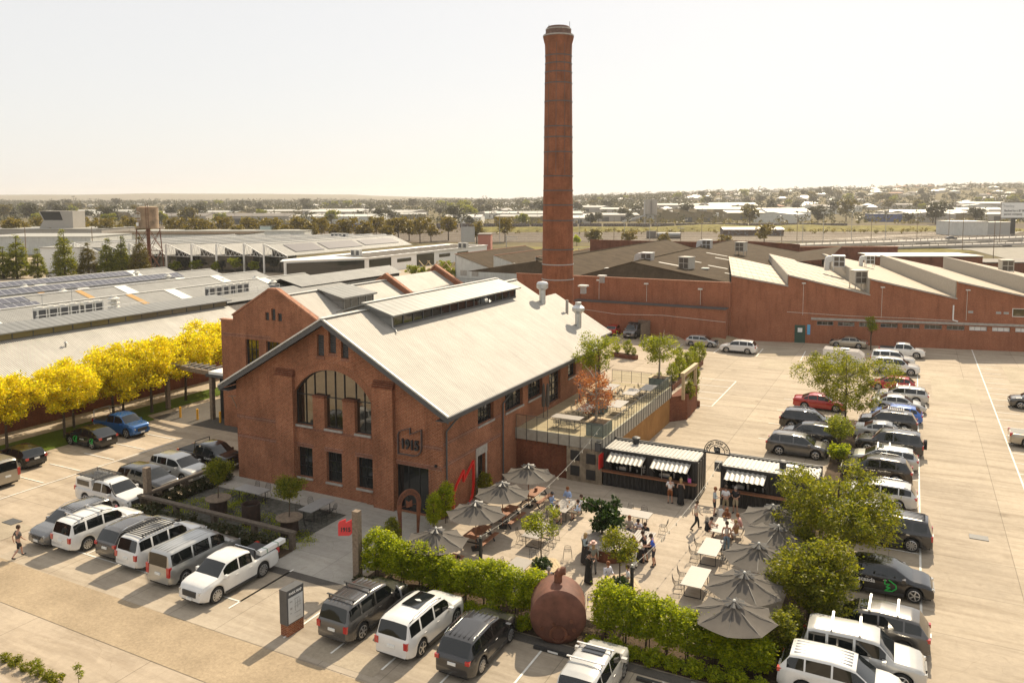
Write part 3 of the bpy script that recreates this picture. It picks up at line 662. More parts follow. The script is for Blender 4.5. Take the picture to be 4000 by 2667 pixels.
# type: L, W, H, wheelbase, rear overhang(from wheel), wheel radius, top profile rear->front (x from -L/2), belt profile, glass ranges
def spec(kind):
    d = {}
    if kind == 'suv':
        d = dict(L=4.65,W=1.86,wb=2.68,fo=.93,r=.36,belt=[(-2.33,1.0),(-1.9,1.08),(1.1,1.02),(1.9,.93),(2.33,.74)],
          top=[(-2.325,.66),(-2.27,1.0),(-2.2,1.1),(-1.86,1.6),(-1.55,1.66),(-.3,1.7),(.42,1.63),(.62,1.58),(1.3,1.08),(1.75,1.04),(2.1,.95),(2.27,.8),(2.325,.62)],
          ws=(.62,1.3), rw=(-2.2,-1.86), sw=[(-1.95,-1.3),(-1.22,-.28),(-.2,.95)])
    elif kind == 'bigsuv':
        d = dict(L=4.85,W=1.93,wb=2.88,fo=.9,r=.39,belt=[(-2.43,1.08),(-1.9,1.14),(1.2,1.1),(2.0,1.02),(2.43,.82)],
          top=[(-2.42,.7),(-2.38,1.08),(-2.33,1.16),(-2.15,1.74),(-1.9,1.82),(-.3,1.86),(.45,1.8),(.66,1.74),(1.22,1.17),(1.8,1.12),(2.2,1.05),(2.38,.88),(2.42,.68)],
          ws=(.66,1.22), rw=(-2.33,-2.15), sw=[(-2.1,-1.4),(-1.3,-.35),(-.25,.9)])
    elif kind == 'coupe_suv':
        d = dict(L=4.6,W=1.84,wb=2.72,fo=.88,r=.37,belt=[(-2.3,.98),(-1.6,1.08),(1.1,1.02),(1.9,.92),(2.3,.74)],
          top=[(-2.295,.66),(-2.26,1.0),(-2.1,1.08),(-1.25,1.5),(-.9,1.56),(-.1,1.6),(.42,1.54),(.62,1.48),(1.32,1.06),(1.75,1.02),(2.08,.93),(2.24,.78),(2.295,.62)],
          ws=(.62,1.32), rw=(-2.02,-1.2), sw=[(-1.3,-.95),(-.88,-.15),(-.07,.95)])
    elif kind == 'hatch':
        d = dict(L=4.3,W=1.78,wb=2.62,fo=.85,r=.32,belt=[(-2.15,.88),(-1.7,.95),(1.1,.9),(1.8,.78),(2.15,.6)],
          top=[(-2.145,.6),(-2.1,.9),(-2.0,.98),(-1.55,1.38),(-1.2,1.44),(-.3,1.47),(.3,1.42),(.5,1.37),(1.2,.96),(1.6,.88),(1.9,.78),(2.1,.64),(2.145,.52)],
          ws=(.5,1.2), rw=(-2.0,-1.55), sw=[(-1.65,-1.15),(-1.08,-.25),(-.17,.9)])
    elif kind == 'sedan':
        d = dict(L=4.75,W=1.82,wb=2.78,fo=.9,r=.33,belt=[(-2.37,.92),(-1.7,.97),(1.1,.92),(1.9,.8),(2.37,.6)],
          top=[(-2.37,.62),(-2.33,.95),(-2.2,1.02),(-1.6,1.05),(-.95,1.38),(-.6,1.44),(.0,1.46),(.35,1.41),(.52,1.36),(1.25,.97),(1.7,.9),(2.1,.79),(2.32,.64),(2.37,.52)],
          ws=(.52,1.25), rw=(-1.6,-.95), sw=[(-1.35,-1.0),(-.95,-.2),(-.12,.9)])
    elif kind == 'wagon':
        d = dict(L=4.7,W=1.8,wb=2.7,fo=.9,r=.33,belt=[(-2.35,.92),(-1.9,.97),(1.1,.93),(1.9,.82),(2.35,.62)],
          top=[(-2.345,.62),(-2.3,.94),(-2.24,1.0),(-1.95,1.42),(-1.6,1.49),(-.3,1.52),(.38,1.46),(.56,1.4),(1.27,.98),(1.75,.92),(2.1,.82),(2.3,.66),(2.345,.54)],
          ws=(.56,1.27), rw=(-2.24,-1.95), sw=[(-2.0,-1.3),(-1.22,-.25),(-.17,.93)])
    elif kind == 'van':
        d = dict(L=5.0,W=1.92,wb=3.1,fo=.92,r=.35,belt=[(-2.5,1.12),(-1.9,1.14),(1.4,1.12),(2.1,.98),(2.5,.78)],
          top=[(-2.495,.62),(-2.48,1.0),(-2.46,1.16),(-2.4,1.8),(-2.25,1.92),(-1.5,1.95),(.4,1.95),(.75,1.9),(.95,1.82),(1.65,1.2),(2.05,1.06),(2.3,.95),(2.46,.78),(2.495,.62)],
          ws=(.95,1.65), rw=(-2.46,-2.39), sw=[(-2.25,-1.0),(-.9,.15),(.3,1.2)])
    elif kind == 'ute':
        d = dict(L=5.3,W=1.87,wb=3.09,fo=.95,r=.4,belt=[(-2.65,1.06),(-.85,1.06),(1.3,1.1),(2.1,1.03),(2.65,.82)],
          top=[(-2.645,.62),(-2.62,1.06),(-2.5,1.1),(-.9,1.1),(-.86,1.16),(-.62,1.72),(-.35,1.8),(.3,1.82),(.78,1.76),(.95,1.7),(1.55,1.2),(2.0,1.15),(2.42,1.06),(2.6,.9),(2.645,.66)],
          ws=(.95,1.55), rw=(-.86,-.62), sw=[(-.68,.18),(.26,1.2)])
    d['H'] = max(z for x,z in d['top']); return d
def car_meshes(kind):
    s = spec(kind); L, W, r = s['L'], s['W'], s['r']; xf = L/2-s['fo']; xr = xf-s['wb']
    xs = set(round(x,3) for x,z in s['top'])
    for xw in (xf,xr):
        for k in range(-8,9): xs.add(round(xw+k*(r+.07)/8,3))
    for a, b in s['sw']: xs.update((round(a,3),round(b,3)))
    for k in range(int(L/.25)): xs.add(round(-L/2+.12+k*.25,3))
    xs = sorted(x for x in xs if -L/2 <= x <= L/2); q = [xs[0]]
    for x in xs[1:]:
        if x-q[-1] > .018: q.append(x)
    xs = q; gb = .26 if kind in ('bigsuv','ute') else .2
    rows = []
    for x in xs:
        t = abs(x)/(L/2); fr = 1 if x > 0 else .8
        w_ = W/2*(1-.16*max(0,(t-.72)/.28)**2*fr*1.0 - (.05 if t > .97 else 0)); zt = lerp_prof(s['top'], x); zs = min(lerp_prof(s['belt'], x), zt-.03)
        zb = gb + (.12*max(0,(t-.85)/.15))
        for xw in (xf,xr):
            if abs(x-xw) < r+.07: zb = max(zb, r + math.sqrt(max(0,(r+.07)**2-(x-xw)**2))*.96)
        zb = min(zb, zs-.14); zm = zb+(zs-zb)*.45; k = max(0., min(1., (zt-zs)/.5)); H_ = zt-zs
        wr = w_*(.93*(1-k)+.79*k) if H_ > .1 else w_*.86
        lp = lambda f_: (w_*.95*(1-f_)+ (wr)*f_)
        rows.append([(w_*.93,zb),(w_*.985,zb+.05),(w_*1.0,zm),(w_*.985,zs-.08),(w_*.955,zs),(lp(.10),zs+H_*.10),(lp(.86),zs+H_*.84),(lp(1.0)-.03,zs+H_*.94),(wr*.82,zs+H_*.985),(wr*.4,zt),(0,zt+.008)])
    nr = len(rows[0]); body = MB(); ws = MB(); rw = MB(); sw = [MB() for _ in s['sw']]*1
    SW = {(-1,i):MB() for i in range(len(s['sw']))}; SW.update({(1,i):MB() for i in range(len(s['sw']))})
    for sd in (1,-1):
        vs = [(x, sd*y, z) for x, row in zip(xs,rows) for y,z in row]
        body.v += vs; base = len(body.v)-len(vs)
        for i in range(len(xs)-1):
            xm = (xs[i]+xs[i+1])/2
            for j in range(nr-1):
                f = (i*nr+j,(i+1)*nr+j,(i+1)*nr+j+1,i*nr+j+1)
                f = f[::-1] if sd > 0 else f
                tgt = body
                if s['ws'][0] < xm < s['ws'][1] and j >= 7: tgt = ws
                elif s['rw'][0] < xm < s['rw'][1] and j >= 7: tgt = rw
                elif j == 5:
                    for k_,(a,b) in enumerate(s['sw']):
                        if a <= xm <= b and rows[i][6][1]-rows[i][5][1] > .06: tgt = SW[(sd,k_)]
                if tgt is body: body.f.append(tuple(base+q_ for q_ in f))
                else: tgt.add([vs[q_] for q_ in f], [(0,1,2,3)])
    # end caps and floor edge
    for i, fl in ((0,1),(len(xs)-1,0)):
        ring = [(xs[i],y,z) for y,z in rows[i]] + [(xs[i],-y,z) for y,z in rows[i][::-1][1:]]
        body.add(ring, [tuple(range(len(ring)))[::1 if fl else -1]])
    def wm(mb):
        bm = bmesh.new(); me = mb.mesh('x'); bm.from_mesh(me); bmesh.ops.remove_doubles(bm, verts=bm.verts, dist=.0008); bmesh.ops.recalc_face_normals(bm, faces=bm.faces) if mb is body else None
        bm.to_mesh(me); bm.free(); me.polygons.foreach_set('use_smooth',[True]*len(me.polygons)); me.set_sharp_from_angle(angle=R_(38)); return me
    out = dict(body=wm(body), windscreen=wm(ws), rear_window=wm(rw), side=[wm(v) for v in SW.values() if v.f], s=s, xf=xf, xr=xr)
    u = MB(); u.box(-L/2+.12,L/2-.12,-W/2+.24,W/2-.24,gb-.02,.85); u.box(xr+r+.1,xf-r-.1,-W/2+.06,W/2-.06,gb-.01,.5)
    out['under'] = u.mesh('underbody')
    return out
CM = {}
def rim_mesh(r, n=5):
    f = MB(); f.lathe([(r*.7,-.02),(r*.72,.0),(r*.62,.012)], 20, cap=False)
    f.lathe([(r*.13,.012),(r*.13,.03),(.0,.034)], 10, cap=False)
    for i in range(n):
        a = 2*math.pi*i/n; f.bx(math.cos(a)*r*.38, math.sin(a)*r*.38, .012, r*.56, r*.16, .02, rz=a)
    for q in range(len(f.v)): x,y,z = f.v[q]; f.v[q] = (x,-z,y)
    return f.mesh('rim', smooth=35)
def tyre_mesh(r, wd=.23):
    f = MB(); f.lathe([(r*.6,0),(r*.74,-.0),(r*.95,.0),(r,.025),(r,wd-.025),(r*.95,wd),(r*.6,wd)], 22)
    for q in range(len(f.v)): x,y,z = f.v[q]; f.v[q] = (x,z,y)
    # dark dish behind the spokes
    return f.mesh('tyre', smooth=50)
def car(kind, colour, label, cat, u, v, heading, group, **o):
    """heading: angle in the site frame of the car's nose (0 = +u, 90 = +v)"""
    if kind not in CM: CM[kind] = car_meshes(kind)
    m = CM[kind]; s = m['s']; L, W, r, H = s['L'], s['W'], s['r'], s['H']
    nm = {'suv':'parked_suv','bigsuv':'parked_suv','coupe_suv':'parked_suv','hatch':'parked_hatchback','sedan':'parked_sedan','wagon':'parked_wagon','van':'parked_van','ute':'parked_pickup'}[kind]
    pos = P(u,v,.03) if not o.get('world') else Vector((u,v,o.get('z',.03)))
    if not o.get('world'): heading += rnd.uniform(-1.3,1.3)
    t = thing(nm, label, cat, pos, (TH if not o.get('world') else 0)+R_(heading), group)
    pt = PAINT(colour); link(m['body'],'body',pt,t); link(m['windscreen'],'windscreen',M['carglass'],t); link(m['rear_window'],'rear_window',M['carglass'],t)
    for me in m['side']: link(me,'side_window',M['carglass'],t)
    link(m['under'],'underbody',M['under'],t)
    sc = ('tyre',kind)
    if sc not in CM:
        CM[sc] = (tyre_mesh(r), rim_mesh(r,5), rim_mesh(r,6), rim_mesh(r,10))
    ty = CM[sc][0]; rm = CM[sc][1+o.get('rim',hash(label)%3)] if 'rim' in o else CM[sc][1+(len(label)%3)]
    for xw in (m['xf'],m['xr']):
        for sd in (-1,1):
            w_ = link(ty,'wheel',M['tyre'],t); w_.location = (xw,sd*(W/2-.03),r); w_.rotation_euler = (0,0,0 if sd<0 else math.pi)
            rr = link(rm,'rim',M['alloy_dark'] if o.get('darkrim') else M['alloy'],w_)
    far = o.get('far')
    key = ('lights',kind)
    if key not in CM:
        zb = lerp_prof(s['belt'],L/2-.25)
        h = MB(); h.bx(0,0,0,.34,.26,.13,rz=-.5); hm = h.mesh('hl')
        h = MB(); h.bx(0,0,0,.2,.2,.2 if kind not in ('van','ute') else .34); tm = h.mesh('tl')
        h = MB(); h.box(-.02,.02,-.19,.19,-.06,.06); pm = h.mesh('pl')
        h = MB(); h.box(-.03,.05,-.42,.42,-.11,.11); gm_ = h.mesh('gr')
        h = MB(); h.bx(0,0,0,.16,.24,.15); mm = h.mesh('mir')
        h = MB(); h.box(-.09,.09,-.012,.02,-.018,.018); dm_ = h.mesh('dh')
        h = MB(); h.box(-.04,.07,-W/2*.8,W/2*.8,-.09,.09); bm_ = h.mesh('bp')
        CM[key] = (hm,tm,pm,gm_,mm,dm_,bm_)
    hm,tm,pm,gm_,mm,dm_,bm_ = CM[key]
    zh = lerp_prof(s['belt'],L/2-.2)-.10
    tall = kind in ('van','bigsuv')
    if kind in ('suv','bigsuv','ute','coupe_suv'):
        sk_ = ('skirt',kind)
        if sk_ not in CM: h = MB(); h.box(m['xr']+r+.08,m['xf']-r-.08,-.02,.02,.2,.36); CM[sk_] = h.mesh('side_skirt')
        for sd in (-1,1): q = link(CM[sk_],'side_skirt',M['trim'],t); q.location = (0,sd*(W/2-.005),.02)
    for sd in (-1,1):
        q = link(hm,'headlight',M['headl'],t); q.location = (L/2-.2,sd*(W/2-.27),zh); q.scale = (1,sd,1)
        q = link(tm,'tail_light',M['tail'],t); q.location = (-L/2+.10,sd*(W/2*.865-.07),lerp_prof(s['belt'],-L/2)-.06-(.12 if tall else 0)); q.scale = (1,1,1.5 if tall else .8)
        q = link(mm,'wing_mirror',M['trim'] if o.get('darkrim') else pt,t); q.location = (s['ws'][1]-.38,sd*(W/2+.09),lerp_prof(s['belt'],.9)+.07)
    q = link(pm,'number_plate',M['plate'],t); q.location = (-L/2-.005,0,.78 if kind!='ute' else .62)
    q = link(pm,'number_plate',M['plate'],t); q.location = (L/2+.03,0,.46)
    q = link(gm_,'grille',M['trim'],t); q.location = (L/2-.03,0,zh-.09); q.scale = (1,1.1 if kind=='ute' else .9,1.3 if kind in('ute','bigsuv') else .8)
    q = link(bm_,'rear_bumper',M['trim'] if kind!='sedan' else pt,t); q.location = (-L/2+.05,0,.42)
    if not far:
        for (a,b) in s['sw'][-2:]:
            for sd in (-1,1):
                q = link(dm_,'door_handle',pt if colour not in ('black','dark') else M['chrome'],t); q.location = (a+.16,sd*(W/2-.002),lerp_prof(s['belt'],a)-.13)
    zr = lambda x: lerp_prof(s['top'],x)
    x0r, x1r = s['rw'][1]+.15, s['ws'][0]-.15
    if o.get('rails'):
        for sd in (-1,1):
            f = MB(); pts = [(x0r+(x1r-x0r)*i/6, sd*W/2*.745, zr(x0r+(x1r-x0r)*i/6)+(.05 if 0<i<6 else -.01)) for i in range(7)]
            f.tube(pts,.018,5); f.build('roof_rail',M['trim'] if o['rails']=='k' else M['chrome'],t)
    for xb in o.get('bars',[]):
        f = MB(); f.bx(xb,0,zr(xb)+.13,.09,W*.86,.035); f.bx(xb,W*.36,zr(xb)+.06,.07,.05,.12); f.bx(xb,-W*.36,zr(xb)+.06,.07,.05,.12); f.build('roof_bar',M['alloy'] if o.get('barcol','w')=='w' else M['trim'],t)
    if o.get('rack'):
        a, b = o['rack']; f = MB(); zz = max(zr(a),zr(b),zr((a+b)/2))+.12
        for sd in (-1,1): f.bx((a+b)/2,sd*W*.38,zz,b-a,.05,.06)
        n_ = int((b-a)/.17)
        for i in range(n_+1): f.bx(a+(b-a)*i/n_,0,zz,.07,W*.76,.03)
        for sd in (-1,1):
            for xx in (a+.1,b-.1): f.bx(xx,sd*W*.36,zz-.06,.05,.05,.1)
        f.build('roof_rack',M['trim'],t)
    if o.get('ribs'):
        f = MB()
        for i in range(-2,3): f.box(x0r,x1r,i*.23-.012,i*.23+.012,min(zr(x0r),zr(x1r)),max(zr(0),zr(x0r))+.012)
        f.build('roof_rib',o['ribs'] if not isinstance(o['ribs'],bool) else pt,t)
    if o.get('sunroof'):
        a, b = o['sunroof']; f = MB(); f.add([(a,-.46,zr(a)+.045),(b,-.42,zr(b)+.045),(b,.42,zr(b)+.045),(a,.46,zr(a)+.045)],[(0,1,2,3)])
        f.build('sunroof',M['carglass'],t)
    if kind == 'ute':
        f = MB(); 
        if o.get('tray','cover') == 'cover': f.box(-2.5,-.92,-.78,.78,1.1,1.15)
        else: f.box(-2.5,-.95,-.74,.74,1.1,1.125)
        if o.get('canopy'):
            c_ = MB(); c_.prism([(-2.55,1.1),(-.84,1.1),(-.84,1.74),(-2.42,1.72)],'y',-.8,.8); c_.build('canopy',pt,t)
            c_ = MB()
            for sd in (-1,1): c_.box(-2.3,-1.1,sd*.81-.012,sd*.81+.012,1.28,1.62)
            c_.build('canopy_window',M['carglass'],t)
        f.build('tray_cover' if not o.get('canopy') else 'tray_floor',M['trim'],t)
        if o.get('sports'): 
            f = MB(); f.tube([(-.95,-.75,1.12),(-1.0,-.7,1.6),(-1.0,.7,1.6),(-.95,.75,1.12)],.04); f.tube([(-1.0,.7,1.6),(-1.6,.78,1.14)],.03); f.tube([(-1.0,-.7,1.6),(-1.6,-.78,1.14)],.03); f.build('sports_bar',M['chrome'],t)
    if o.get('spare'):
        q = link(ty,'spare_wheel',M['tyre'],t); q.location = (-L/2-.22,0,.98); q.rotation_euler = (0,0,-HP); q.scale = (1,1,1)
    if o.get('bars2'): pass
    return t
FR = 'cars parked along the garden wall'; CR_ = 'cars parked in the right-hand column'; FB = 'cars parked in front of the hedge'
YC = 'cars in the left yard'; CC = 'cars in the middle of the car park'
w4 = 'car'
# --- along the garden wall (noses towards the hall unless noted)
car('suv','midgrey','grey suv with silver roof rails parked nose out, leftmost beside the walking man','suv',-.55,-10.9,-90,FR,rails='c',ribs=True,rim=1)
car('bigsuv','white','white boxy suv with two roof bars, between the two grey suvs','suv',1.5,-10.7,90,FR,bars=[-1.5,-.3],rails='k',rim=2)
car('suv','grey','dark grey suv parked tail out between the two white boxy suvs','suv',4.5,-10.25,90,FR,rails='c')
car('bigsuv','white','white boxy suv with black slatted roof rack, beside the silver van','suv',6.75,-10.5,90,FR,rack=(-1.9,.2),rails='k',rim=2)
car('van','silver','silver passenger van parked tail out beside the white pickup','van',9.75,-10.85,90,FR,ribs=True)
hl = car('ute','white','white double-cab pickup parked nose out with white boxes strapped on its tray','pickup',12.85,-11.35,-90.5,FR,sports=True,tray='cover',rim=2)
f = MB(); f.bx(0,0,0,1.9,.36,.22); bxs = f.build('cargo_box', M['white']); bxs.location = P(13.5,-9.1,1.3); bxs.rotation_euler = (0,0,TH+HP+.04); tag(bxs,'long white carton strapped on the tray of the white pickup','box')
f = MB()
for x in (-.5,.35): f.box(x-.02,x+.02,-.19,.19,-.12,.12)
f.build('strap', plain('green_strap',(.05,.2,.08),.6), bxs)
# --- yard left of the hall
rg = car('ute','white','white double-cab pickup with white canopy, black roof rack and snorkel','pickup',-2.6,-6.9,0,YC,canopy=True,rim=0)
f = MB()
for sd in (-1,1): f.bx(-1.15,sd*.72,1.9,2.6,.05,.05)
for i in range(14): f.bx(-2.4+.19*i,0,1.9,.07,1.4,.03)
for x in (-2.2,-1.0,.1):
    for sd in (-1,1): f.bx(x,sd*.6,1.83,.05,.05,.14)
f.build('roof_rack', M['trim'], rg)
f = MB(); f.tube([(1.75,-.88,1.15),(1.45,-.84,1.3),(1.0,-.76,1.85)],.045); f.build('snorkel', M['trim'], rg)
car('suv','dark','black suv between the white canopy pickup and the pale hatch-backed suv','suv',-2.75,-4.0,0,YC)
car('suv','pearl','pale silver suv second from the hall corner, in the hall shadow','suv',-2.9,-1.25,0,YC)
sc = car('ute','black','black double-cab pickup with hard tray lid parked against the hall corner','pickup',-2.95,1.7,0,YC,tray='cover')
f = MB(); f.tube([(-.9,-.75,1.12),(-.8,-.68,1.9),(-.8,.68,1.9),(-.9,.75,1.12)],.03); f.build('rear_hoop',M['trim'],sc)
text(sc,'SCAADA',.2,(.75,-.945,.86),(HP,0,0),M['white'],ext=.004)
car('van','champagne','pale champagne van at the left edge of the photo, tail to the yard','van',-14.4,-8.0,180,YC,ribs=True)
car('hatch','black','black hatchback beside the champagne van','hatchback',-16.2,-4.6,180,YC,rim=2)
def decal(parent, pts, side, x, z, s, mat, y):
    f = MB(); e2 = [(x+px*s, z+pz*s) for px,pz in pts]
    for i in range(len(e2)-1):
        a = Vector(e2[i]); b = Vector(e2[i+1]); d = (b-a).normalized(); nn = Vector((-d.y,d.x))*.028
        f.prism([tuple(a+nn),tuple(b+nn),tuple(b-nn),tuple(a-nn)],'y',y,y+side*.012)
    f.build('green_decal', mat, parent)
M['green'] = plain('green_decal', (.02,.42,.07), .4, var=0)
zg = [(-.1,1.0),(-.12,.55),(.28,.62),(.0,.28),(.35,.3),(-.1,-.05),(.5,0),(.85,.3),(.8,.62),(.2,1.0)]
f3 = car('coupe_suv','black','black coupe-backed suv with green line decals, beside the blue pickup','suv',-15.8,.95,180,YC,rim=0)
decal(f3,zg,1,.5,.42,.5,M['green'],.925); decal(f3,zg,1,-1.5,.5,.42,M['green'],.925); text(f3,'scaada',.2,(-.15,.93,.72),(HP,0,math.pi),M['white'],ext=.004)
bl = car('ute','blue','blue double-cab pickup with a silver ladder frame over its tray','pickup',-16.4,4.2,0,YC,tray='open',rim=1)
f = MB()
for sd in (-1,1): f.tube([(-2.4,sd*.8,1.1),(-2.4,sd*.75,1.95),(-.9,sd*.75,1.95)],.035)
f.tube([(-2.4,-.75,1.95),(-2.4,.75,1.95)],.035); f.tube([(-1.0,-.75,1.95),(-1.0,.75,1.95)],.035); f.build('ladder_frame', M['alloy'], bl)
# --- in front of the hedge
hi = car('bigsuv','grey','dark grey suv with black roof bars and its front door open','suv',21.35,-11.1,90,FB,bars=[-1.7,-.5],barcol='k',ribs=M['chrome'],rim=1)
f = MB(); f.prism([(0,.35),(1.05,.35),(1.05,1.1),(.75,1.62),(.3,1.68),(0,1.1)],'y',-.04,.04); dr_ = f.build('open_door',PAINT('grey'),hi); dr_.location = (.95,-.98,.02); dr_.rotation_euler = (0,0,math.pi+1.05)
f = MB(); f.prism([(.1,1.12),(.98,1.12),(.72,1.56),(.32,1.6)],'y',-.045,.045); f.build('door_glass',M['carglass'],dr_)
xc = car('bigsuv','white','large white suv with long dark sunroof, in front of the hedge','suv',24.5,-11.0,90,FB,sunroof=(-.95,.5),rails='k',rim=0,darkrim=False)
sf = car('suv','dark','black ribbed-roof suv right of the large white suv','suv',27.5,-11.05,90,FB,ribs=True,rails='c',rim=2)
lx = car('suv','pearl','pearl silver suv with sunroof and silver roof bars, beside the rusty boiler','suv',33.0,-11.3,90,FB,bars=[-.9,.25],sunroof=(-.2,.45),rim=1)
car('hatch','white','white hatchback cut by the bottom edge in front of the hedge','hatchback',37.4,-12.2,90,FB)
# --- right-hand column (line at u = 45)
car('suv','white','white suv with ribbed roof cut by the bottom right corner','suv',42.0,-7.1,0,CR_,ribs=True)
car('bigsuv','pearl','pearl white suv with silver roof bars, nose to the lane','suv',42.7,-4.9,0,CR_,bars=[-1.2,-.1],rim=1)
car('suv','grey','grey suv with sunroof and two silver roof bars, tail to the lane','suv',43.0,-2.1,180,CR_,bars=[-1.0,.15],sunroof=(.2,.55),rim=1)
s4 = car('coupe_suv','black','black coupe-backed suv with white lettering and green line decals','suv',43.25,2.95+.35,0,CR_,rim=0)
decal(s4,zg,-1,.15,.42,.55,M['green'],-.925); decal(s4,[(-a_,b_) for a_,b_ in zg],-1,-1.75,.65,.45,M['green'],-.925); text(s4,'scaada',.3,(-.75,-.932,.8),(HP,0,0),M['white'],ext=.004,bold=.004)
car('bigsuv','dark','black suv with ribbed silver-lit roof, tail to the lane behind the big tree','suv',43.2,9.7,180,CR_,ribs=True,rim=2)
car('sedan','white','white car nosing to the lane, mostly behind the big tree','car',42.2,12.1,0,CR_)
car('wagon','pearl','pearl white wagon in the right column below the black crossover','wagon',42.5,16.0,180,CR_,rails='c')
car('suv','brownblack','glossy black crossover with chrome-edged side windows','suv',42.25,20.9,180,CR_,rails='c',rim=2)
car('wagon','silver','silver wagon with two roof bars and small sunroof','wagon',42.6,24.1,180,CR_,bars=[-.4,.4],sunroof=(.0,.4))
car('bigsuv','dark','dark grey off-roader with spare wheel on its tail','suv',42.9,27.9,180,CR_,spare=True,rails='k')
car('sedan','pearl','grey-white fastback under the dappled shade of the tree','car',42.5,31.6,0,CR_)
bk = car('suv','dark','black suv carrying a silver basket rack on its roof','suv',42.6,34.9,180,CR_,rim=1)
f = MB()
for sd in (-1,1): f.bx(-.6,sd*.6,1.86,1.2,.03,.1)
for i in range(9): f.bx(-1.2+.15*i,0,1.84,.03,1.2,.03)
for x in (-1.2,0): f.bx(x,0,1.9,.03,1.2,.04)
f.build('roof_basket',M['alloy'],bk)
car('hatch','lightblue','bright blue hatchback beyond the suv with the basket rack','hatchback',43.2,38.1,180,CR_)
car('sedan','pearl','silvery white sedan beyond the bright blue hatchback','sedan',43.3,42.2,0,CR_)
car('wagon','pearl','pale wagon with roof bars between the white sedan and the red hatchback','wagon',43.6,46.2,180,CR_,bars=[-.6,.5])
car('hatch','red','red hatchback in the right column beyond the pale wagon','hatchback',42.6,51.0,180,CR_)
car('bigsuv','white','white off-roader on big wheels, nearest of the white group by the factory','suv',42.8,59.9,0,CR_,rim=1)
car('bigsuv','white','white suv half hidden between the white off-roader and the white pickup','suv',42.3,64.6,0,CR_)
car('ute','white','white pickup with black and orange side stripes nearest the factory wall','pickup',43.2,70.9,0,CR_,tray='cover')
car('sedan','champagne','champagne sedan parked along the factory wall','sedan',36.7,75.0,180,CR_)
# --- left column of the car park
car('suv','grey','grey suv with silver-spoked wheels at the back of the food containers','suv',36.5,24.15,0,CC,rails='k',rim=0)
car('suv','dark','black wagon-like suv half hidden behind the grey suv','suv',37.0,27.9,180,CC)
car('suv','black','black suv third from the food containers','suv',36.4,31.9,0,CC,rails='c')
car('sedan','red','red sedan under the tree in the middle of the car park','sedan',36.6,39.5,0,CC)
# --- far side
tr = at('box_trailer','white boxy caravan-like trailer with sloped nose by the tree in the car park','trailer',37.3,59.5,.03,0); f = MB(); f.prism([(-2.3,.55),(1.6,.55),(2.3,1.0),(2.1,1.9),(1.5,2.35),(-2.2,2.45),(-2.3,2.4)],'y',-1.05,1.05); f.build('body',PAINT('white'),tr)
f = MB(); f.box(-2.34,-2.302,-.95,.95,.75,2.3); f.build('rear_door',M['greymetal'],tr); f = MB(); f.tube([(2.2,0,.6),(3.3,0,.55)],.05,5); f.build('tow_bar',M['trim'],tr); f = MB(); f.box(-1.6,1.0,-1.06,-1.052,1.3,1.34); f.box(-.4,.5,-.4,.4,2.42,2.52); f.build('trim',M['greymetal'],tr)
for sd in (-1,1): f = MB(); f.cyl((-.2,sd*1.0,.33),(-.2,sd*.78,.33),.33,n=16); f.build('wheel',M['tyre'],tr)
car('hatch','silver','silver hatchback parked alone near the timber planters','hatchback',18.7,67.1,0,CC)
car('suv','white','white suv parked near the factory wall, facing the silver hatchback','suv',24.1,64.6,180,CC)
car('bigsuv','midgrey','grey off-roader with roof rack beside the timber fence','suv',7.9,70.3,-90,CC,rack=(-1.5,.3))
car('hatch','red','red hatchback beside the grey off-roader','hatchback',4.7,71.3,90,CC)
car('suv','grey','grey crossover at the right edge of the photo','suv',55.1,48.7,180,CC)
car('ute','champagne','beige pickup with open tray at the right edge of the photo','pickup',54.2,34.8,0,CC,tray='open')
for (px,py,kd,cl,hd,lb) in [(1034,656,'sedan','white',-20,'white sedan in the yard between the far workshops'),(1052,662,'hatch','dark',-160,'dark hatchback beside the white sedan in the far yard'),(1008,672,'suv','white',-160,'white suv partly hidden behind the hall roof'),(1003,644,'hatch','red',-60,'red hatchback in the far yard by the glazed showroom'),(1055,648,'suv','silver',-20,'silver suv behind the dark hatchback in the far yard'),(130,638,'suv','white',10,'white suv glimpsed between the dark conifers'),(185,634,'hatch','silver',10,'silver hatchback glimpsed behind the conifers')]:
    g_ = G(px,py,0); car(kd,cl,lb,'car',g_.x,g_.y,hd,'cars in the far yards',world=True,far=True)
# ================================================================ LEFT WORKSHOPS
def gable_strip(mb, uR, zR, half, zE, v0, v1, t=.08):
    for s_ in (-1,1):
        a = [(uR,v0,zR),(uR+s_*half,v0,zE),(uR+s_*half,v1,zE),(uR,v1,zR)]
        f_ = (0,1,2,3) if s_ > 0 else (3,2,1,0)
        mb.add(a,[f_]); mb.add([(x,y,z-t) for x,y,z in a],[f_[::-1]])
Cb = at('long_workshop', 'long brick workshop with pale corrugated roof and clerestory strip behind the yellow trees', 'building', 0, 0)
f = MB(); f.box(-25.6,-25.3,-40,30,0,4.7); f.box(-31.5,-25.6,29.7,30,0,5.0); f.prism([(-25.3,4.7),(-31.2,7.0),(-31.2,4.0),(-25.3,4.0)],'y',29.7,30); f.build('wall', M['brick_dark'], Cb)
f = MB(); f.add([(-31.0,-40,7.08),(-24.6,-40,4.45),(-24.6,30.3,4.45),(-31.0,30.3,7.08)],[(0,1,2,3)]); f.box(-24.68,-24.5,-40,30.3,4.28,4.44); rf = f.build('roof', M['roof_left'], Cb)
f = MB(); f.box(-31.12,-31.0,-40,30.1,7.05,7.78); gz = f.build('clerestory_glass', glass('dusty_glass',(.16,.14,.09),.25), rf)
f = MB()
for i in range(36): f.box(-31.0,-30.95,-40+2*i,-39.92+2*i,7.05,7.8)
f.box(-31.0,-30.94,-40,30.1,6.98,7.12); f.build('clerestory_frame', M['gutter'], gz)
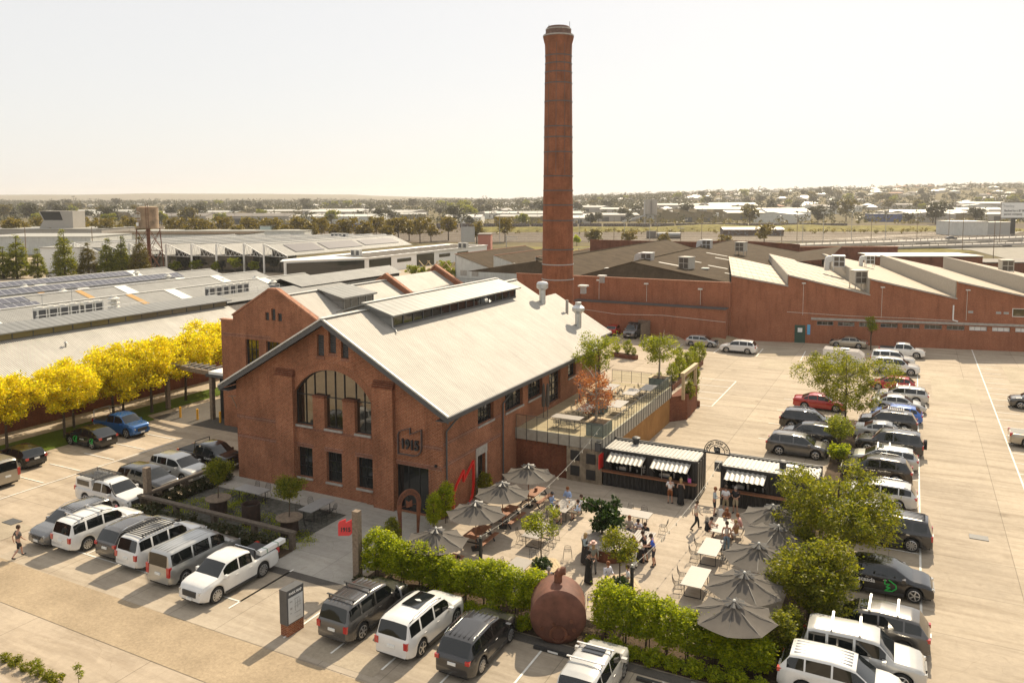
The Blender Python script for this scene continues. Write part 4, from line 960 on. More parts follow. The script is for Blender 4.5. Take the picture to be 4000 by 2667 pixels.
f = MB(); f.add([(-33.4,-40,8.35),(-30.6,-40,7.82),(-30.6,30.5,7.82),(-33.4,30.5,8.35)],[(0,1,2,3)]); f.add([(-33.4,-40,8.35),(-35.8,-40,7.2),(-35.8,30.5,7.2),(-33.4,30.5,8.35)],[(3,2,1,0)]); f.box(-30.66,-30.56,-40,30.5,7.7,7.82); f.build('monitor_roof', M['roof_monitor'], rf)
f = MB(); f.bx(-30.9,-.8,7.3,.1,.1,1.0); f.bx(-30.5,-.8,6.95,.6,.12,.06); f.build('rainwater_pipe', M['greymetal'], Cb)
for v_ in (-3,7.5): 
    f = MB(); f.cyl((0,0,0),(0,0,.5),.09,n=8); f.lathe([(.2,.5),(.02,.66)],8); f.build('roof_vent', M['greymetal'], Cb).location = (-28.4,v_,5.9)
Gb = at('ridged_factory_roof', 'wide grey multi-ridge workshop roof carrying solar panels and ochre walk strips', 'building', 0, 0)
f = MB(); f.box(-81,-35.9,-40,59.5,0,6.2); f.build('wall', M['offwhite'], Gb)
RG = [(-45.9,61),(-56,60.3),(-66.4,59.8),(-76.3,58.6)]
for uR, vE in RG:
    f = MB(); gable_strip(f,uR,8.0,5.1,6.55,-40,vE); r_ = f.build('roof', M['roof_grey'], Gb)
    f = MB(); f.bx(uR,(vE-40)/2,8.03,.4,vE+40,.06); f.build('ridge_cap', M['cream_metal'], r_)
f = MB(); gable_strip(f,-38.3,7.35,3.0,6.7,-40,59,); f.build('roof', M['roof_grey'], Gb)
f = MB()
for (uR,u1,v_) in [(-69.6,0,26.5),(-59.4,0,27.5),(-49.0,0,28.2)]:
    f.add([(uR+3.5,v_,8.03),(uR+8.4,v_,6.63),(uR+8.4,v_+1.0,6.63),(uR+3.5,v_+1.0,8.03)],[(0,1,2,3)]) if False else None
for uR in (-66.4,-56,-45.9):
    f.add([(uR+.2,27.2,8.0),(uR+5,27.2,6.63),(uR+5,28.1,6.63),(uR+.2,28.1,8.0)],[(0,1,2,3)])
f.build('walk_strip', plain('ochre_sheet', (.42,.24,.07), .6), Gb)
f = MB()
for uR in (-76.3,-66.4,-56,-45.9):
    for v_ in (8,33,50):
        f.add([(uR+.2,v_,8.02),(uR+5,v_,6.62),(uR+5,v_+1.8,6.62),(uR+.2,v_+1.8,8.02)],[(0,1,2,3)])
f.build('skylight_sheet', plain('skylight_sheet', (.72,.70,.64), .5), Gb)
# solar panels: each row of the array a thing
m_, t_, b_ = nodes('solar_cells'); uvn = coord(t_,'UV'); br = N(t_,'ShaderNodeTexBrick'); t_.links.new(uvn, br.inputs[0]); br.offset = 0; br.inputs['Scale'].default_value = 1
br.inputs['Brick Width'].default_value = 1.05; br.inputs['Row Height'].default_value = 1.75; br.inputs['Mortar Size'].default_value = .03
br.inputs['Color1'].default_value = (.07,.07,.085,1); br.inputs['Color2'].default_value = (.095,.09,.105,1); br.inputs['Mortar'].default_value = (.5,.5,.5,1)
t_.links.new(br.outputs[0], b_.inputs['Base Color']); b_.inputs['Roughness'].default_value = .25; M['solar'] = m_
M['solar_far'] = plain('solar_far', (.14,.125,.12), .4, var=.1)
def solar(u0,u1,v0,v1,z0,z1,lab,mat='solar'):
    n_ = max(1,int((v1-v0)/1.05)); t = at('solar_array', lab, 'solar panels', 0, 0, group='solar arrays on the workshop roofs')
    f = MB(); f.add([(u0,v0,z0),(u1,v0,z1),(u1,v1,z1),(u0,v1,z0)],[(0,1,2,3)]); f.add([(u0,v0,z0-.05),(u1,v0,z1-.05),(u1,v1,z1-.05),(u0,v1,z0-.05)],[(3,2,1,0)])
    me = f.mesh('panels'); d = me.uv_layers[0].data
    for p in me.polygons:
        for li in p.loop_indices:
            c = me.vertices[me.loops[li].vertex_index].co; d[li].uv = (c.y-v0, (c.x-u0)*1.04)
    link(me,'panel_row',M[mat],t)
    f = MB(); f.box(u1-.03,u1+.03,v0,v1,z1-.14,z1-.04); f.build('rail', M['greymetal'], t)
solar(-75.6,-73.9,-10,50,8.05,7.55,'upper solar row on the rearmost ridge of the grey roof')
solar(-73.0,-71.4,5,42,7.3,6.85,'lower solar row on the rearmost ridge of the grey roof')
solar(-65.7,-63.9,22,52,8.05,7.5,'upper solar row on the second ridge of the grey roof')
solar(-63.2,-61.6,26,46,7.3,6.85,'lower solar row on the second ridge of the grey roof')
solar(-55.4,-53.8,5,20,8.08,7.6,'solar row nearest the left edge of the photo, upper'); solar(-53.6,-51.9,4,20.5,7.55,7.05,'solar row nearest the left edge of the photo, lower')
# air conditioners and vents on the left roof
def ac_unit(u,v,z,lab,w=1.1,d=.8,h=1.5,rz=0,grp='air conditioners on the workshop roof'):
    t = at('air_conditioner', lab, 'air conditioner', u, v, z, rz, grp)
    f = MB(); f.box(-d/2,d/2,-w/2,w/2,.1,h); f.box(-d/2,d/2,-w/2+.1,-w/2+.2,0,.1); f.box(-d/2,d/2,w/2-.2,w/2-.1,0,.1); f.build('cabinet', M['cream_metal'], t)
    f = MB(); f.box(-.3,.3,-w/2-.015,-w/2,.3,h-.3); f.box(d/2,d/2+.015,-w*.35,w*.35,.25,h-.25); f.build('grille', M['gutter'], t)
    f = MB(); f.lathe([(.34,0),(.34,.1),(.28,.1)],14,(0,0,h)); f.build('fan_cowl', M['cream_metal'], t)
names = ['nearest','second','third','fourth','fifth','sixth']
for i in range(6): ac_unit(-39.3,12.0+1.25*i+(.4 if i>3 else 0),7.1,'%s cream air conditioner of the front bank on the left roof'%names[i])
for i in range(6): ac_unit(-39.2,35.0+1.2*i,7.1,'%s cream air conditioner of the bank near the stepped gable'%names[i])
def rail(name,lab,pts,z,h=1.0):
    t = at(name, lab, 'railing', 0, 0); f = MB()
    f.tube([(u,v,z+h) for u,v in pts],.03,5); f.tube([(u,v,z+h*.5) for u,v in pts],.025,5)
    for (a,b),(c,d) in zip(pts,pts[1:]):
        n_ = max(1,int(math.hypot(c-a,d-b)/2))
        for k in range(n_+1): f.cyl((a+(c-a)*k/n_,b+(d-b)*k/n_,z),(a+(c-a)*k/n_,b+(d-b)*k/n_,z+h),.025,n=5)
    f.build('rails', M['white'], t)
rail('roof_railing','white guard rail before the front bank of air conditioners',[(-37.6,10.5),(-37.6,24)],7.0); rail('roof_railing','white guard rail before the air conditioners near the stepped gable',[(-37.4,33),(-37.4,46)],7.0)
def stack_vent(u,v,z,lab,n_=3,r=.5,mat='cream_metal'):
    t = at('stacked_vent', lab, 'roof vent', u, v, z); f = MB(); f.cyl((0,0,0),(0,0,.35+n_*.5),r*.5,n=12); f.build('stem', M[mat], t)
    for k in range(n_):
        f = MB(); f.lathe([(r,.35+.5*k),(r*1.15,.42+.5*k),(r*1.15,.5+.5*k),(r*.6,.66+.5*k)],14); f.build('cowl', M[mat], t, smooth=40)
stack_vent(-40.1,21.4,7.0,'tall triple-cowled white roof vent behind the front air conditioners',3,.6)
for (u,v,l) in [(-63,48,'low white vent on the second ridge'),(-68,28,'low white vent near the left end of the solar rows'),(-58,27,'low white vent beside the ochre strip'),(-48,52,'squat white vent at the far end of the nearest ridge'),(-41,48.5,'squat white vent beside the far air conditioner bank'),(-73,50,'low white vent at the far end of the rear ridge')]: stack_vent(u,v,7.4,l,1,.5)
def antenna(u,v,z,lab):
    t = at('roof_antenna', lab, 'antenna', u, v, z); f = MB(); f.cyl((0,0,0),(0,0,2.2),.03,n=5); f.build('mast', M['greymetal'], t)
    f = MB(); f.cyl((-.6,0,2.1),(.6,0,2.1),.02,n=4)
    for k in range(6): f.cyl((-.5+.2*k,-.25,2.1),(-.5+.2*k,.25,2.1),.012,n=4)
    f.build('elements', M['greymetal'], t)
antenna(-42,14,7.4,'tv antenna above the front air conditioners'); antenna(-45,19.5,7.7,'tv antenna left of the triple-cowled vent'); antenna(-40,38,7.2,'tv antenna over the far air conditioner bank')
# C2: clerestory roof beyond
C2 = at('far_clerestory_workshop', 'grey workshop roof with dark clerestory band just behind the brick gables', 'building', 0, 0)
f = MB(); f.box(-46,-34,51,78,0,6.3); f.build('wall', M['offwhite'], C2)
f = MB(); f.add([(-46,50,6.6),(-41,50,8.2),(-41,78,8.2),(-46,78,6.6)],[(0,1,2,3)]); f.add([(-41,50,8.2),(-36.8,50,7.2),(-36.8,76,7.2),(-41,78,8.2)],[(0,1,2,3)]); f.add([(-37.4,50,6.5),(-31.0,50,4.4),(-31.0,76,4.4),(-37.4,76,6.5)],[(0,1,2,3)]); f.build('roof', M['roof_grey'], C2)
f = MB(); f.box(-37.4,-37.2,50,75.6,6.45,7.15); f.build('clerestory_glass', M['glass'], C2)
# ================================================================ white sawtooth shed and its neighbours
Wb = at('white_sawtooth_shed', 'white corrugated sawtooth shed with brown roof left of the chimney', 'building', 0, 0)
f = MB(); v0_ = 121.5
f.prism([(-53.2,0),(-53.2,7.0),(-42.7,3.7),(-42.7,7.05),(-32,3.9),(-32,0)],'y',v0_,v0_+.3); f.box(-53.2,-52.9,v0_,150,0,6.9); f.build('wall', M['offwhite'], Wb)
for a in (-53.3,-42.7,-32.0):
    f = MB(); f.add([(a,v0_-.1,7.15),(a+10.5,v0_-.1,3.85),(a+10.5,160,3.85),(a,160,7.15)],[(0,1,2,3)]); r_ = f.build('roof', M['roof_brown'], Wb)
    f = MB(); f.box(a-.02,a+.2,v0_-.12,160,7.1,7.22); f.build('ridge_cap', M['brick_cap'], r_)
    if a > -50: 
        f = MB(); f.box(a-.15,a-.03,v0_,160,3.9,7.1); f.build('riser', M['offwhite'], Wb)
for k,a in enumerate((-51.8,-48.7)):
    f = MB(); f.box(a,a+1.8,v0_-.04,v0_,2.1,3.4); f.build('shutter', M['conc_sill'], Wb)
f = MB(); f.box(-53.2,-32,v0_-.08,v0_-.003,1.4,1.55); f.build('wall_pipe', M['greymetal'], Wb)
# showroom with glazed corner
Sb = at('glazed_showroom', 'long white flat-roofed showroom with dark glazing and striped roof, behind the yard', 'building', 0, 0)
f = MB(); f.add([(-100,114,0),(-87.6,132.8,0),(-87.6,200,0),(-100,200,0),(-100,114,4.3),(-87.6,132.8,4.3),(-87.6,200,4.3),(-100,200,4.3)],[(0,1,5,4),(1,2,6,5),(2,3,7,6),(3,0,4,7)]); f.build('wall', M['white'], Sb)
f = MB(); f.add([(-100.4,113.2,4.5),(-87.2,132.6,4.5),(-87.2,200,4.5),(-104,200,4.5),(-104,118,4.5)],[(0,1,2,3,4)]); f.add([(-100.4,113.2,4.28),(-87.2,132.6,4.28),(-87.2,132.6,4.52),(-100.4,113.2,4.52)],[(0,1,2,3)]); f.add([(-87.2,132.6,4.28),(-87.2,200,4.28),(-87.2,200,4.52),(-87.2,132.6,4.52)],[(0,1,2,3)]); f.build('fascia', M['white'], Sb)
f = MB()
for k in range(16): f.add([(-99.5,133+k*4.1,4.56),(-88,133.5+k*4.1,4.56),(-88,136.3+k*4.1,4.56),(-99.5,135.8+k*4.1,4.56)],[(0,1,2,3)])
f.build('dark_roofing', M['roof_brown'], Sb)
f = MB(); f.add([(-99.5,114.5,.2),(-88.0,131.9,.2),(-88.0,131.9,3.9),(-99.5,114.5,3.9)],[(0,1,2,3)])
f.v = [(x+(.05 if abs(y-131.9)<.1 or abs(y-114.5)<.1 else 0),y-(.06 if abs(y-131.9)<.1 or abs(y-114.5)<.1 else 0),z) for x,y,z in f.v]; f.build('glazing', M['glass'], Sb)
for a,b in ((133.4,143.5),(156.5,166)): f = MB(); f.box(-87.58,-87.5,a,b,.2,3.9); f.build('glazing', M['glass'], Sb)
for a,b in ((146.5,153.5),(169,175.5),(180,187)): 
    f = MB(); f.box(-87.58,-87.5,a,b,2.2,3.2); f.build('window', M['glass'], Sb)
# steel-trussed sawtooth market
Tb = at('sawtooth_market', 'row of grey sawtooth roofs with white trusses and posts over dark glazing', 'building', 0, 0)
pp = [(-169,104),(-160.5,107),(-152,109),(-145.5,110.5),(-139.1,110.7),(-132.7,113.7),(-127.2,117.3),(-121.3,121.6),(-114.5,122.2),(-106.5,122.8)]
ends = [60,62,64,66,70,70,70,66,60]
for i in range(len(pp)-1):
    (a,b),(c,d) = pp[i],pp[i+1]; L_ = ends[i]
    zt, zl = (8.1,5.0)
    f = MB(); f.add([(a,b,zt),(c-.3,d,zl),(c-.3,d+L_,zl),(a,b+L_,zt)],[(0,1,2,3)]); f.add([(a,b,zt-.1),(c-.3,d,zl-.1),(c-.3,d+L_,zl-.1),(a,b+L_,zt-.1)],[(3,2,1,0)]); f.build('roof', M['roof_grey'], Tb)
    f = MB(); f.box(a-.05,a+.25,b-.1,b+L_,zt-.02,zt+.12); q = Vector((c-a,d-b)); f.tube([(a,b-.1,zt+.02),(c-.3,d-.1,zl+.02)],.14,4); f.build('edge_cap', M['white'], Tb)
    f = MB(); f.box(a-.18,a+.18,b-.4,b-.04,0,zt); f.build('post', M['white'], Tb)
    f = MB(); f.tube([(a,b-.15,zl-.1),(c,d-.15,zl-.4)],.07,4)
    for k in range(6):
        t1, t2 = k/6,(k+.5)/6; t3 = (k+1)/6
        lo = lambda t:(a+(c-a)*t,b-.15+(d-b)*t,zl-.1-.3*t); hi = lambda t:(a+(c-a)*t,b-.15+(d-b)*t,zt+(zl-zt)*t)
        f.tube([lo(t1),hi(t2),lo(t3)],.045,4)
    f.build('truss', M['white'], Tb)
    f = MB(); f.add([(a,b+3.2,0),(c,d+3.2,0),(c,d+3.2,zl),(a,b+3.2,zl+1)],[(0,1,2,3)]); f.build('glazing', M['glass'], Tb)
    if i: f = MB(); f.box(a-.12,a-.02,b+3,b+L_,zl,zt-.05); f.build('riser', M['offwhite'], Tb)
for nq,(u0,u1,v0_,v1_) in enumerate([(-113.2,-108.5,128,140),(-113,-108.6,142,158),(-112.5,-109,160,178),(-119.8,-116.5,128,150),(-119.6,-116.8,154,180),(-126,-123,132,160)]):
    za = 8.1-(u0-(-114.5))/8*3.1 if u0>-114.6 else (8.1-(u0+121.3)/6.8*3.1 if u0>-121.4 else 8.1-(u0+127.2)/5.9*3.1)
    s_ = .39 if u0>-114.6 else .45
    solar(u0,u1,v0_,v1_,za+.12,za+.12-(u1-u0)*s_,['dark solar field nearest the front of the right-hand sawtooth roof','middle dark solar field of the right-hand sawtooth roof','dark solar field farthest back on the right-hand sawtooth roof','front dark solar field on the second sawtooth roof from the right','rear dark solar field on the second sawtooth roof from the right','dark solar field on the third sawtooth roof from the right'][nq],'solar_far')
# water tower
wt = G(345,632,0)
Wt = thing('water_tower','rusty riveted water tank with a faded emblem on a braced steel tower','water tower',(wt.x,wt.y,0),-.25)
k_ = wt.length/(FPX*.588); h0, h1 = 12.6, 18.2; rt = 19*k_*1.1/1.0
f = MB(); f.lathe([(rt,h0),(rt*1.01,h0+.1),(rt,h0+.2),(rt,h1-.15),(rt*1.02,h1-.1),(rt*1.02,h1),(rt*.5,h1+.25)],20); f.build('tank', plain('rusty_tank',(.27,.19,.12),.85,var=.45,scale=.5), Wt, smooth=40)
f = MB()
for sx in (-1,1):
    for sy in (-1,1): f.tube([(sx*rt*.75,sy*rt*.75,h0),(sx*rt*.95,sy*rt*.95,0)],.14,5)
f.cyl((0,0,0),(0,0,h0),.35,n=8)
for z0,z1 in ((0.5,6.5),(6.5,12.4)):
    for sx in (-1,1):
        f.tube([(sx*rt*.9,-rt*.9,z0),(sx*rt*.8,rt*.8,z1)],.07,4); f.tube([(sx*rt*.9,rt*.9,z0),(sx*rt*.8,-rt*.8,z1)],.07,4); f.tube([(-rt*.9,sx*rt*.9,z0),(rt*.8,sx*rt*.8,z1)],.07,4); f.tube([(rt*.9,sx*rt*.9,z0),(-rt*.8,sx*rt*.8,z1)],.07,4)
f.box(-rt*.9,rt*.9,-rt*.9,-rt*.85,6.4,6.6); f.box(-rt*.9,rt*.9,rt*.85,rt*.9,6.4,6.6); f.build('tower_frame', M['rust'], Wt)
f = MB(); f.tube([(rt*.55,-rt*.95,0.5),(rt*.55,-rt*.95,h1+1.2)],.05,4); f.tube([(rt*.75,-rt*.85,.5),(rt*.75,-rt*.85,h1+1.2)],.05,4)
for i in range(30): f.cyl((rt*.55,-rt*.95,1+i*.6),(rt*.75,-rt*.85,1+i*.6),.03,n=4)
f.build('ladder', M['rust'], Wt)
text(Wt,'MILLS',1.1,(-rt*.45,-rt*.93,15.9),(HP,0,-.42),M['cream_metal'],ext=.03,bold=.02)
f = MB(); emblem_frame(f,[(x*2-1.6,z*1.4) for x,z in [(0,0),(0,1.3),(.9,1.6),(1.55,1.3),(1.55,0)]],-.02,.02,.09); q = f.build('tank_emblem', M['cream_metal'], Wt); q.location = (-rt*.42,-rt*.97,14.9); q.rotation_euler = (0,0,-.4)
f = MB(); f.box(-1,1,-.03,.03,0,.9); q = f.build('notice', M['white'], Wt); q.location = (-rt*.55,-rt*.86,13.3); q.rotation_euler = (0,0,-.6)
# low buildings beyond at far left
def wbox(name,lab,px0,px1,pyb,h,dep,mat,roof,cat='building',gab=0,grp=None,slope=0,z0=0):
    """box building whose front foot runs between two photograph columns at row pyb"""
    a = G(px0,pyb,z0); b = G(px1,pyb,z0); L_ = (b-a).length; an = math.atan2(b.y-a.y,b.x-a.x)+slope
    t = thing(name,lab,cat,(a.x,a.y,z0),an,grp); f = MB(); f.box(0,L_,0,dep,0,h)
    if gab: f.prism([(0,h),(dep/2,h+gab),(dep,h)],'x',.02,L_-.02)
    f.build('wall',mat,t); f = MB()
    if gab:
        o=.4
        f.add([(-o,-o,h-.05),(L_+o,-o,h-.05),(L_+o,dep/2,h+gab+.08),(-o,dep/2,h+gab+.08)],[(0,1,2,3)]); f.add([(-o,dep+o,h-.05),(L_+o,dep+o,h-.05),(L_+o,dep/2,h+gab+.08),(-o,dep/2,h+gab+.08)],[(3,2,1,0)])
    else: f.box(-.2,L_+.2,-.2,dep+.2,h+.003,h+.25)
    f.build('roof',roof,t); return t,L_
M['gr_roof'] = plain('pale_metal_roof',(.34,.33,.29),.6); M['dk_roof'] = plain('dark_roof',(.16,.14,.12),.8); M['wh_roof'] = plain('white_metal_roof',(.55,.52,.46),.5)
M['br_wall'] = plain('olive_shed_wall',(.20,.16,.09),.8); M['blue_wall'] = plain('blue_wall',(.05,.09,.25),.6)
wbox('brick_shed','long pale-roofed shed at the far left behind the conifers','building' and -60,210,585,6.5,30,M['offwhite'],M['gr_roof'])
t,L_ = wbox('flat_warehouse','flat warehouse with tall grey hood structure at the far left',-40,235,562,7,45,M['conc_sill'],M['gr_roof'])
g_ = G(118,562,0); hd = thing('roof_hood','tall grey roof hood with dark slanted mouth at the far left','ventilation hood',(g_.x-2,g_.y+8,7.0),-.1)
f = MB(); f.prism([(-8.5,0),(8.5,0),(8.5,8.2),(-8.5,8.2),(-6.2,4.0)],'y',0,9); f.build('casing', M['conc_sill'], hd)
f = MB(); f.add([(-5.6,-.05,4.0),(3.6,-.05,4.0),(2.2,-.05,8.0),(-7.8,-.05,8.0)],[(0,1,2,3)]); f.build('mouth', M['dark'], hd)
wbox('white_hall','white walled hall between the two tallest conifers',95,240,622,6.5,20,M['white'],M['gr_roof'])
wbox('brown_roofed_hall','low hall with brown roof behind the conifers',215,560,572,6,25,M['offwhite'],M['roof_brown'],gab=0)
wbox('long_grey_hall','long pale-roofed hall behind the sawtooth market',300,700,563,6.2,16,M['offwhite'],M['gr_roof'])
wbox('pale_block','small pale-green flat block behind the sawtooth market',598,622,560,8,8,plain('mint_wall',(.45,.52,.46),.7),M['gr_roof'])
wbox('salmon_block','small salmon-coloured block near the yellow street trees',1098,1127,582,7,12,plain('salmon_wall',(.38,.15,.11),.8),M['dk_roof'])
for i,(px,pz) in enumerate([(760,542),(805,565),(1052,548)]):
    g_ = G(px,pz+20,5); ac_ = thing('rooftop_unit','grey rooftop cooling units on the far sawtooth market' if i==0 else ('double-fan unit on the showroom roof' if i==1 else 'fan unit at the far end of the showroom roof'),'air conditioner',(g_.x,g_.y,7.0 if i==0 else 4.6),TH)
    for k in range(4 if i==0 else 2):
        f = MB(); f.box(k*1.7,k*1.7+1.4,0,1.2,0,1.9); f.build('cabinet',M['cream_metal'],ac_); f = MB(); f.box(k*1.7+.2,k*1.7+1.2,-.03,-.003,.3,1.6); f.build('grille',M['gutter'],ac_)
# ================================================================ FACTORY (right)
Fl = at('brown_roofed_factory', 'red brick factory with wide brown fibre-cement roof behind the chimney', 'building', 0, 0)
f = MB(); f.box(-12.6,21.2,73.0,73.35,0,8.2); f.box(-12.6,-12.3,73.35,120,0,8.2); f.box(20.9,21.2,73.35,79,0,8.2); f.build('wall', M['brick_fac'], Fl)
f = MB(); f.box(-12.7,21.3,72.95,73.4,8.2,8.32); f.build('coping', M['brick_cap'], Fl)
f = MB()
def hipf(uR,zR,ul,zl,ur,zr_,v0,v1,vh):
    f.add([(uR,vh,zR),(ur,v0,zr_),(ur,v1,zr_),(uR,v1,zR)],[(0,1,2,3)]); f.add([(uR,vh,zR),(ul,v0,zl),(ul,v1,zl),(uR,v1,zR)],[(3,2,1,0)])
    f.add([(ul,v0,zl),(ur,v0,zr_),(uR,vh,zR)],[(0,1,2)])
hipf(5.6,10.4,-2.2,8.1,21.1,8.1,73.35,150,76.2); f.build('roof', M['roof_brown'], Fl)
f = MB(); hipf(-10.0,10.2,-22,8.2,-2.2,8.1,73.35,150,75.2); f.build('roof', M['roof_brown'], Fl)
f = MB(); f.add([(21.1,112,8.1),(30,118,8.9),(30,150,9.6),(21.1,150,8.1)],[(0,1,2,3)]); f.build('roof', M['roof_brown'], Fl)
f = MB(); f.tube([(5.6,76,10.42),(5.6,150,10.42)],.16,4); f.tube([(-10,75,10.22),(-10,150,10.22)],.16,4); f.tube([(5.6,76.2,10.42),(-2.2,73.4,8.14)],.13,4); f.tube([(5.6,76.2,10.42),(21.1,73.4,8.14)],.13,4); f.build('ridge_cap', M['roof_brown'], Fl)
f = MB(); f.box(-30,21,150,150.4,0,9.8); f.prism([(5.6,10.4),(21.1,9.8),(-2.2,9.8)],'y',150,150.3); f.build('rear_wall', M['brick_dark'], Fl)
f = MB()
for (a,b,c,d) in [(8,82,3.4,.9),(14,90,3.2,.8),(10,92,2.4,.7),(16,100,3.4,.8),(18,84,3.0,.7),(12,104,3.0,.9),(9,110,4,.8)]:
    z = lambda u: 10.4-(u-5.6)*(2.3/15.5)+.05
    f.add([(a,b,z(a)),(a+c,b,z(a+c)),(a+c,b+d,z(a+c)),(a,b+d,z(a))],[(0,1,2,3)])
f.build('pale_patch', plain('pale_patch',(.5,.47,.41),.7), Fl)
Fa = at('factory_annexe', 'lower flat brick annexe in front of the factory wall', 'building', 0, 0)
f = MB(); f.box(-2,21.0,71.2,72.94,0,4.6); f.build('wall', M['brick_fac'], Fa)
f = MB(); f.box(-2,21.0,71.1,72.94,4.605,4.75); f.build('coping', M['gutter'], Fa)
f = MB(); f.tube([(-1,71.12,3.5),(5,71.12,3.0),(12,71.12,3.3),(21,71.12,2.9)],.035,4); f.build('cable', M['cream_metal'], Fa)
ef = Vector((.96744,-.25309,0)); nf = Vector((.25309,.96744,0)); FA = math.atan2(ef.y,ef.x); Fo = Vector((40.47,109.49,0))
F = thing('sawtooth_factory','red brick factory wall stepping under cream sawtooth roofs on the right','building',Fo,FA)
teeth = [(-9.6,9.2,-1.9,7.9),(-1.9,9.4,8.7,6.95),(8.7,9.1,19.4,6.75),(19.4,9.0,30.1,6.7),(30.1,9.0,41,6.7)]
pf = [(-9.6,0)]
for a,za,b,zb_ in teeth: pf += [(a,za),(b,zb_)]
pf += [(41,0)]
holes = [rq(21.9+.9,24.6,4.9,5.3)] if False else []
wins = [rq(2.0+2.72*i,4.15+2.72*i-.0,2.55,3.15) for i in range(12)]
f = MB(); plate(f, pf, wins, 'y', 0, .4); f.build('wall', M['brick_fac'], F)
f = MB(); f.box(1.2,41,-.12,-.003,3.3,3.62); f.build('lintel_band', M['conc_sill'], F)
f = MB(); f.box(1.2,41,-.2,-.003,0,.0+.001) if False else None
for i,(a,za,b,zb_) in enumerate(teeth):
    dp = [38,44,52,52,50][i]
    f = MB(); f.add([(a,-.15,za+.12),(b,-.15,zb_+.12),(b,dp,zb_+.12),(a,dp,za+.12)],[(0,1,2,3)]); f.add([(a,-.15,za),(b,-.15,zb_),(b,-.15,zb_+.12),(a,-.15,za+.12)],[(0,1,2,3)]); r_ = f.build('roof', M['roof_cream'], F)
    f = MB(); f.add([(a,-.2,za-.06),(b,-.2,zb_-.06),(b,-.2,zb_+.14),(a,-.2,za+.14)],[(0,1,2,3)]); f.build('barge_board', M['conc_sill'], r_)
    if i: f = MB(); f.box(a-.12,a-.02,0.4,dp,teeth[i-1][3],za+.1); f.build('riser', plain('pale_riser',(.34,.31,.26),.8) if i==1 else bpy.data.materials['pale_riser'], F)
    if i in (0,1):
        f = MB()
        for k in range(1,6): 
            v_ = k*dp/6; f.add([(a+.1,v_,za+.15),(b-.1,v_,zb_+.15),(b-.1,v_+.9,zb_+.15),(a+.1,v_+.9,za+.15)],[(0,1,2,3)])
        f.build('skylight_sheet', M['wh_roof'], r_)
for i,r in enumerate(wins):
    window(F,'y',.2,r[0][0],r[1][0],r[0][1],r[2][1],3,1,sill=False,gm=M['glass'] if i < 7 else M['white'], fm=M['greymetal'])
f = MB(); f.box(34-7,34-5.6,-.06,.0-.003,4.5,5.7)
window(F,'y',-.08,26.0,27.6,4.6,5.7,1,1,sill=False,fm=M['white'],gm=M['glass_mirror'])
for a in (21.1,24.4,25.3): 
    f = MB(); f.box(a-.3,a+.3,-.04,-.003,4.9,5.2); f.build('vent_grille', M['greymetal'], F)
f = MB(); f.tube([(19.0,-.12,5.9),(19.0,-.12,3.9),(19.6,-.12,3.75)],.09,6); f.build('white_downpipe', M['white'], F)
for (a,z) in ((.1,8.4),(10.2,8.1),(20.6,8.0)):
    f = MB(); f.bx(a,-.3,z,.5,.35,.14); fl_ = f.build('wall_lamp', M['cream_metal'], F); f = MB(); f.tube([(a,-.03,z),(a,-.03,3.9)],.025,4); f.build('conduit', M['cream_metal'], fl_)
f = MB(); f.tube([(-2,-.03,4.3),(6,-.03,4.0),(14,-.03,3.95),(19.5,-.03,3.8)],.03,4); f.build('cable', M['cream_metal'], F)
f = MB(); f.box(-.9,.5,-.05,-.003,0,2.5); dd = f.build('green_door', plain('green_door',(.03,.07,.05),.6), F)
f = MB(); f.box(-.5,.1,-.07,-.052,1.5,2.1); f.build('notice_board', M['white'], dd)
f = MB(); f.box(.75,1.15,-.05,-.003,1.2,2.6); f.build('blue_sign', plain('blue_sign',(.10,.35,.6),.5), F)
# tanks of small lamps on the left factory wall
for (a,z) in ((1.5,7.8),(9,7.6),(17.0,7.2)):
    f = MB(); f.bx(a,72.7,z,.6,.4,.2); fl_ = f.build('wall_lamp', M['cream_metal'], Fl); f = MB(); f.tube([(a,72.92,z),(a,72.92,4.9)],.03,4); f.build('conduit', M['cream_metal'], fl_)
# roof-top cooling units
M['cool_cab'] = plain('cooler_cabinet',(.40,.37,.31),.6); M['cool_pad'] = plain('cooler_pad',(.11,.09,.07),.8)
def cooler(pos, rz, lab, duct=True, s=1.0):
    t = thing('evaporative_cooler', lab, 'cooling unit', pos, rz, 'cooling units on the factory roofs'); s *= .82; t.scale = (s,s,s)
    f = MB(); f.box(-1.1,1.1,-1.1,1.1,.5,2.7)
    for x in (-1,1):
        for y in (-1,1): f.box(x*1-.06,x*1+.06,y*1-.06,y*1+.06,-.4,.5)
    f.box(-1.2,1.2,-1.2,1.2,2.7,2.78); f.build('cabinet', M['cool_cab'] if not duct else M['steel'], t)
    f = MB()
    for a in (-.5,.5):
        for b in (1.1,2.1): f.box(a-.42,a+.42,-1.14,-1.103,b-.42,b+.42)
    f.build('pad', M['cool_pad'], t)
    if duct:
        f = MB(); f.box(-2.6,-1.7,-.6,.6,-.3,1.4); f.prism([(-2.6,1.4),(-1.7,1.4),(-1.1,1.6),(-1.1,2.6),(-1.9,2.6),(-2.4,2.3)],'y',-.6,.6); f.build('duct', M['steel'], t)
def gz(px,py,z): q = G(px,py,z); return (q.x,q.y,z)
cooler(gz(1487,612,9.2),TH,'silver ducted cooler nearest the chimney on the brown roof',True)
cooler(gz(1577,623,8.9),TH-.3,'cream square cooler in the middle of the brown roof',False)
cooler(gz(1672,585,9.3),TH,'small ducted cooler at the far ridge of the brown roof',True,.9) if False else cooler(gz(1624,576,9.6),TH,'silver ducted cooler at the far end of the brown roof',True)
cooler(gz(1702,582,9.5),TH-.2,'cream cooler at the far right of the brown roof',False)
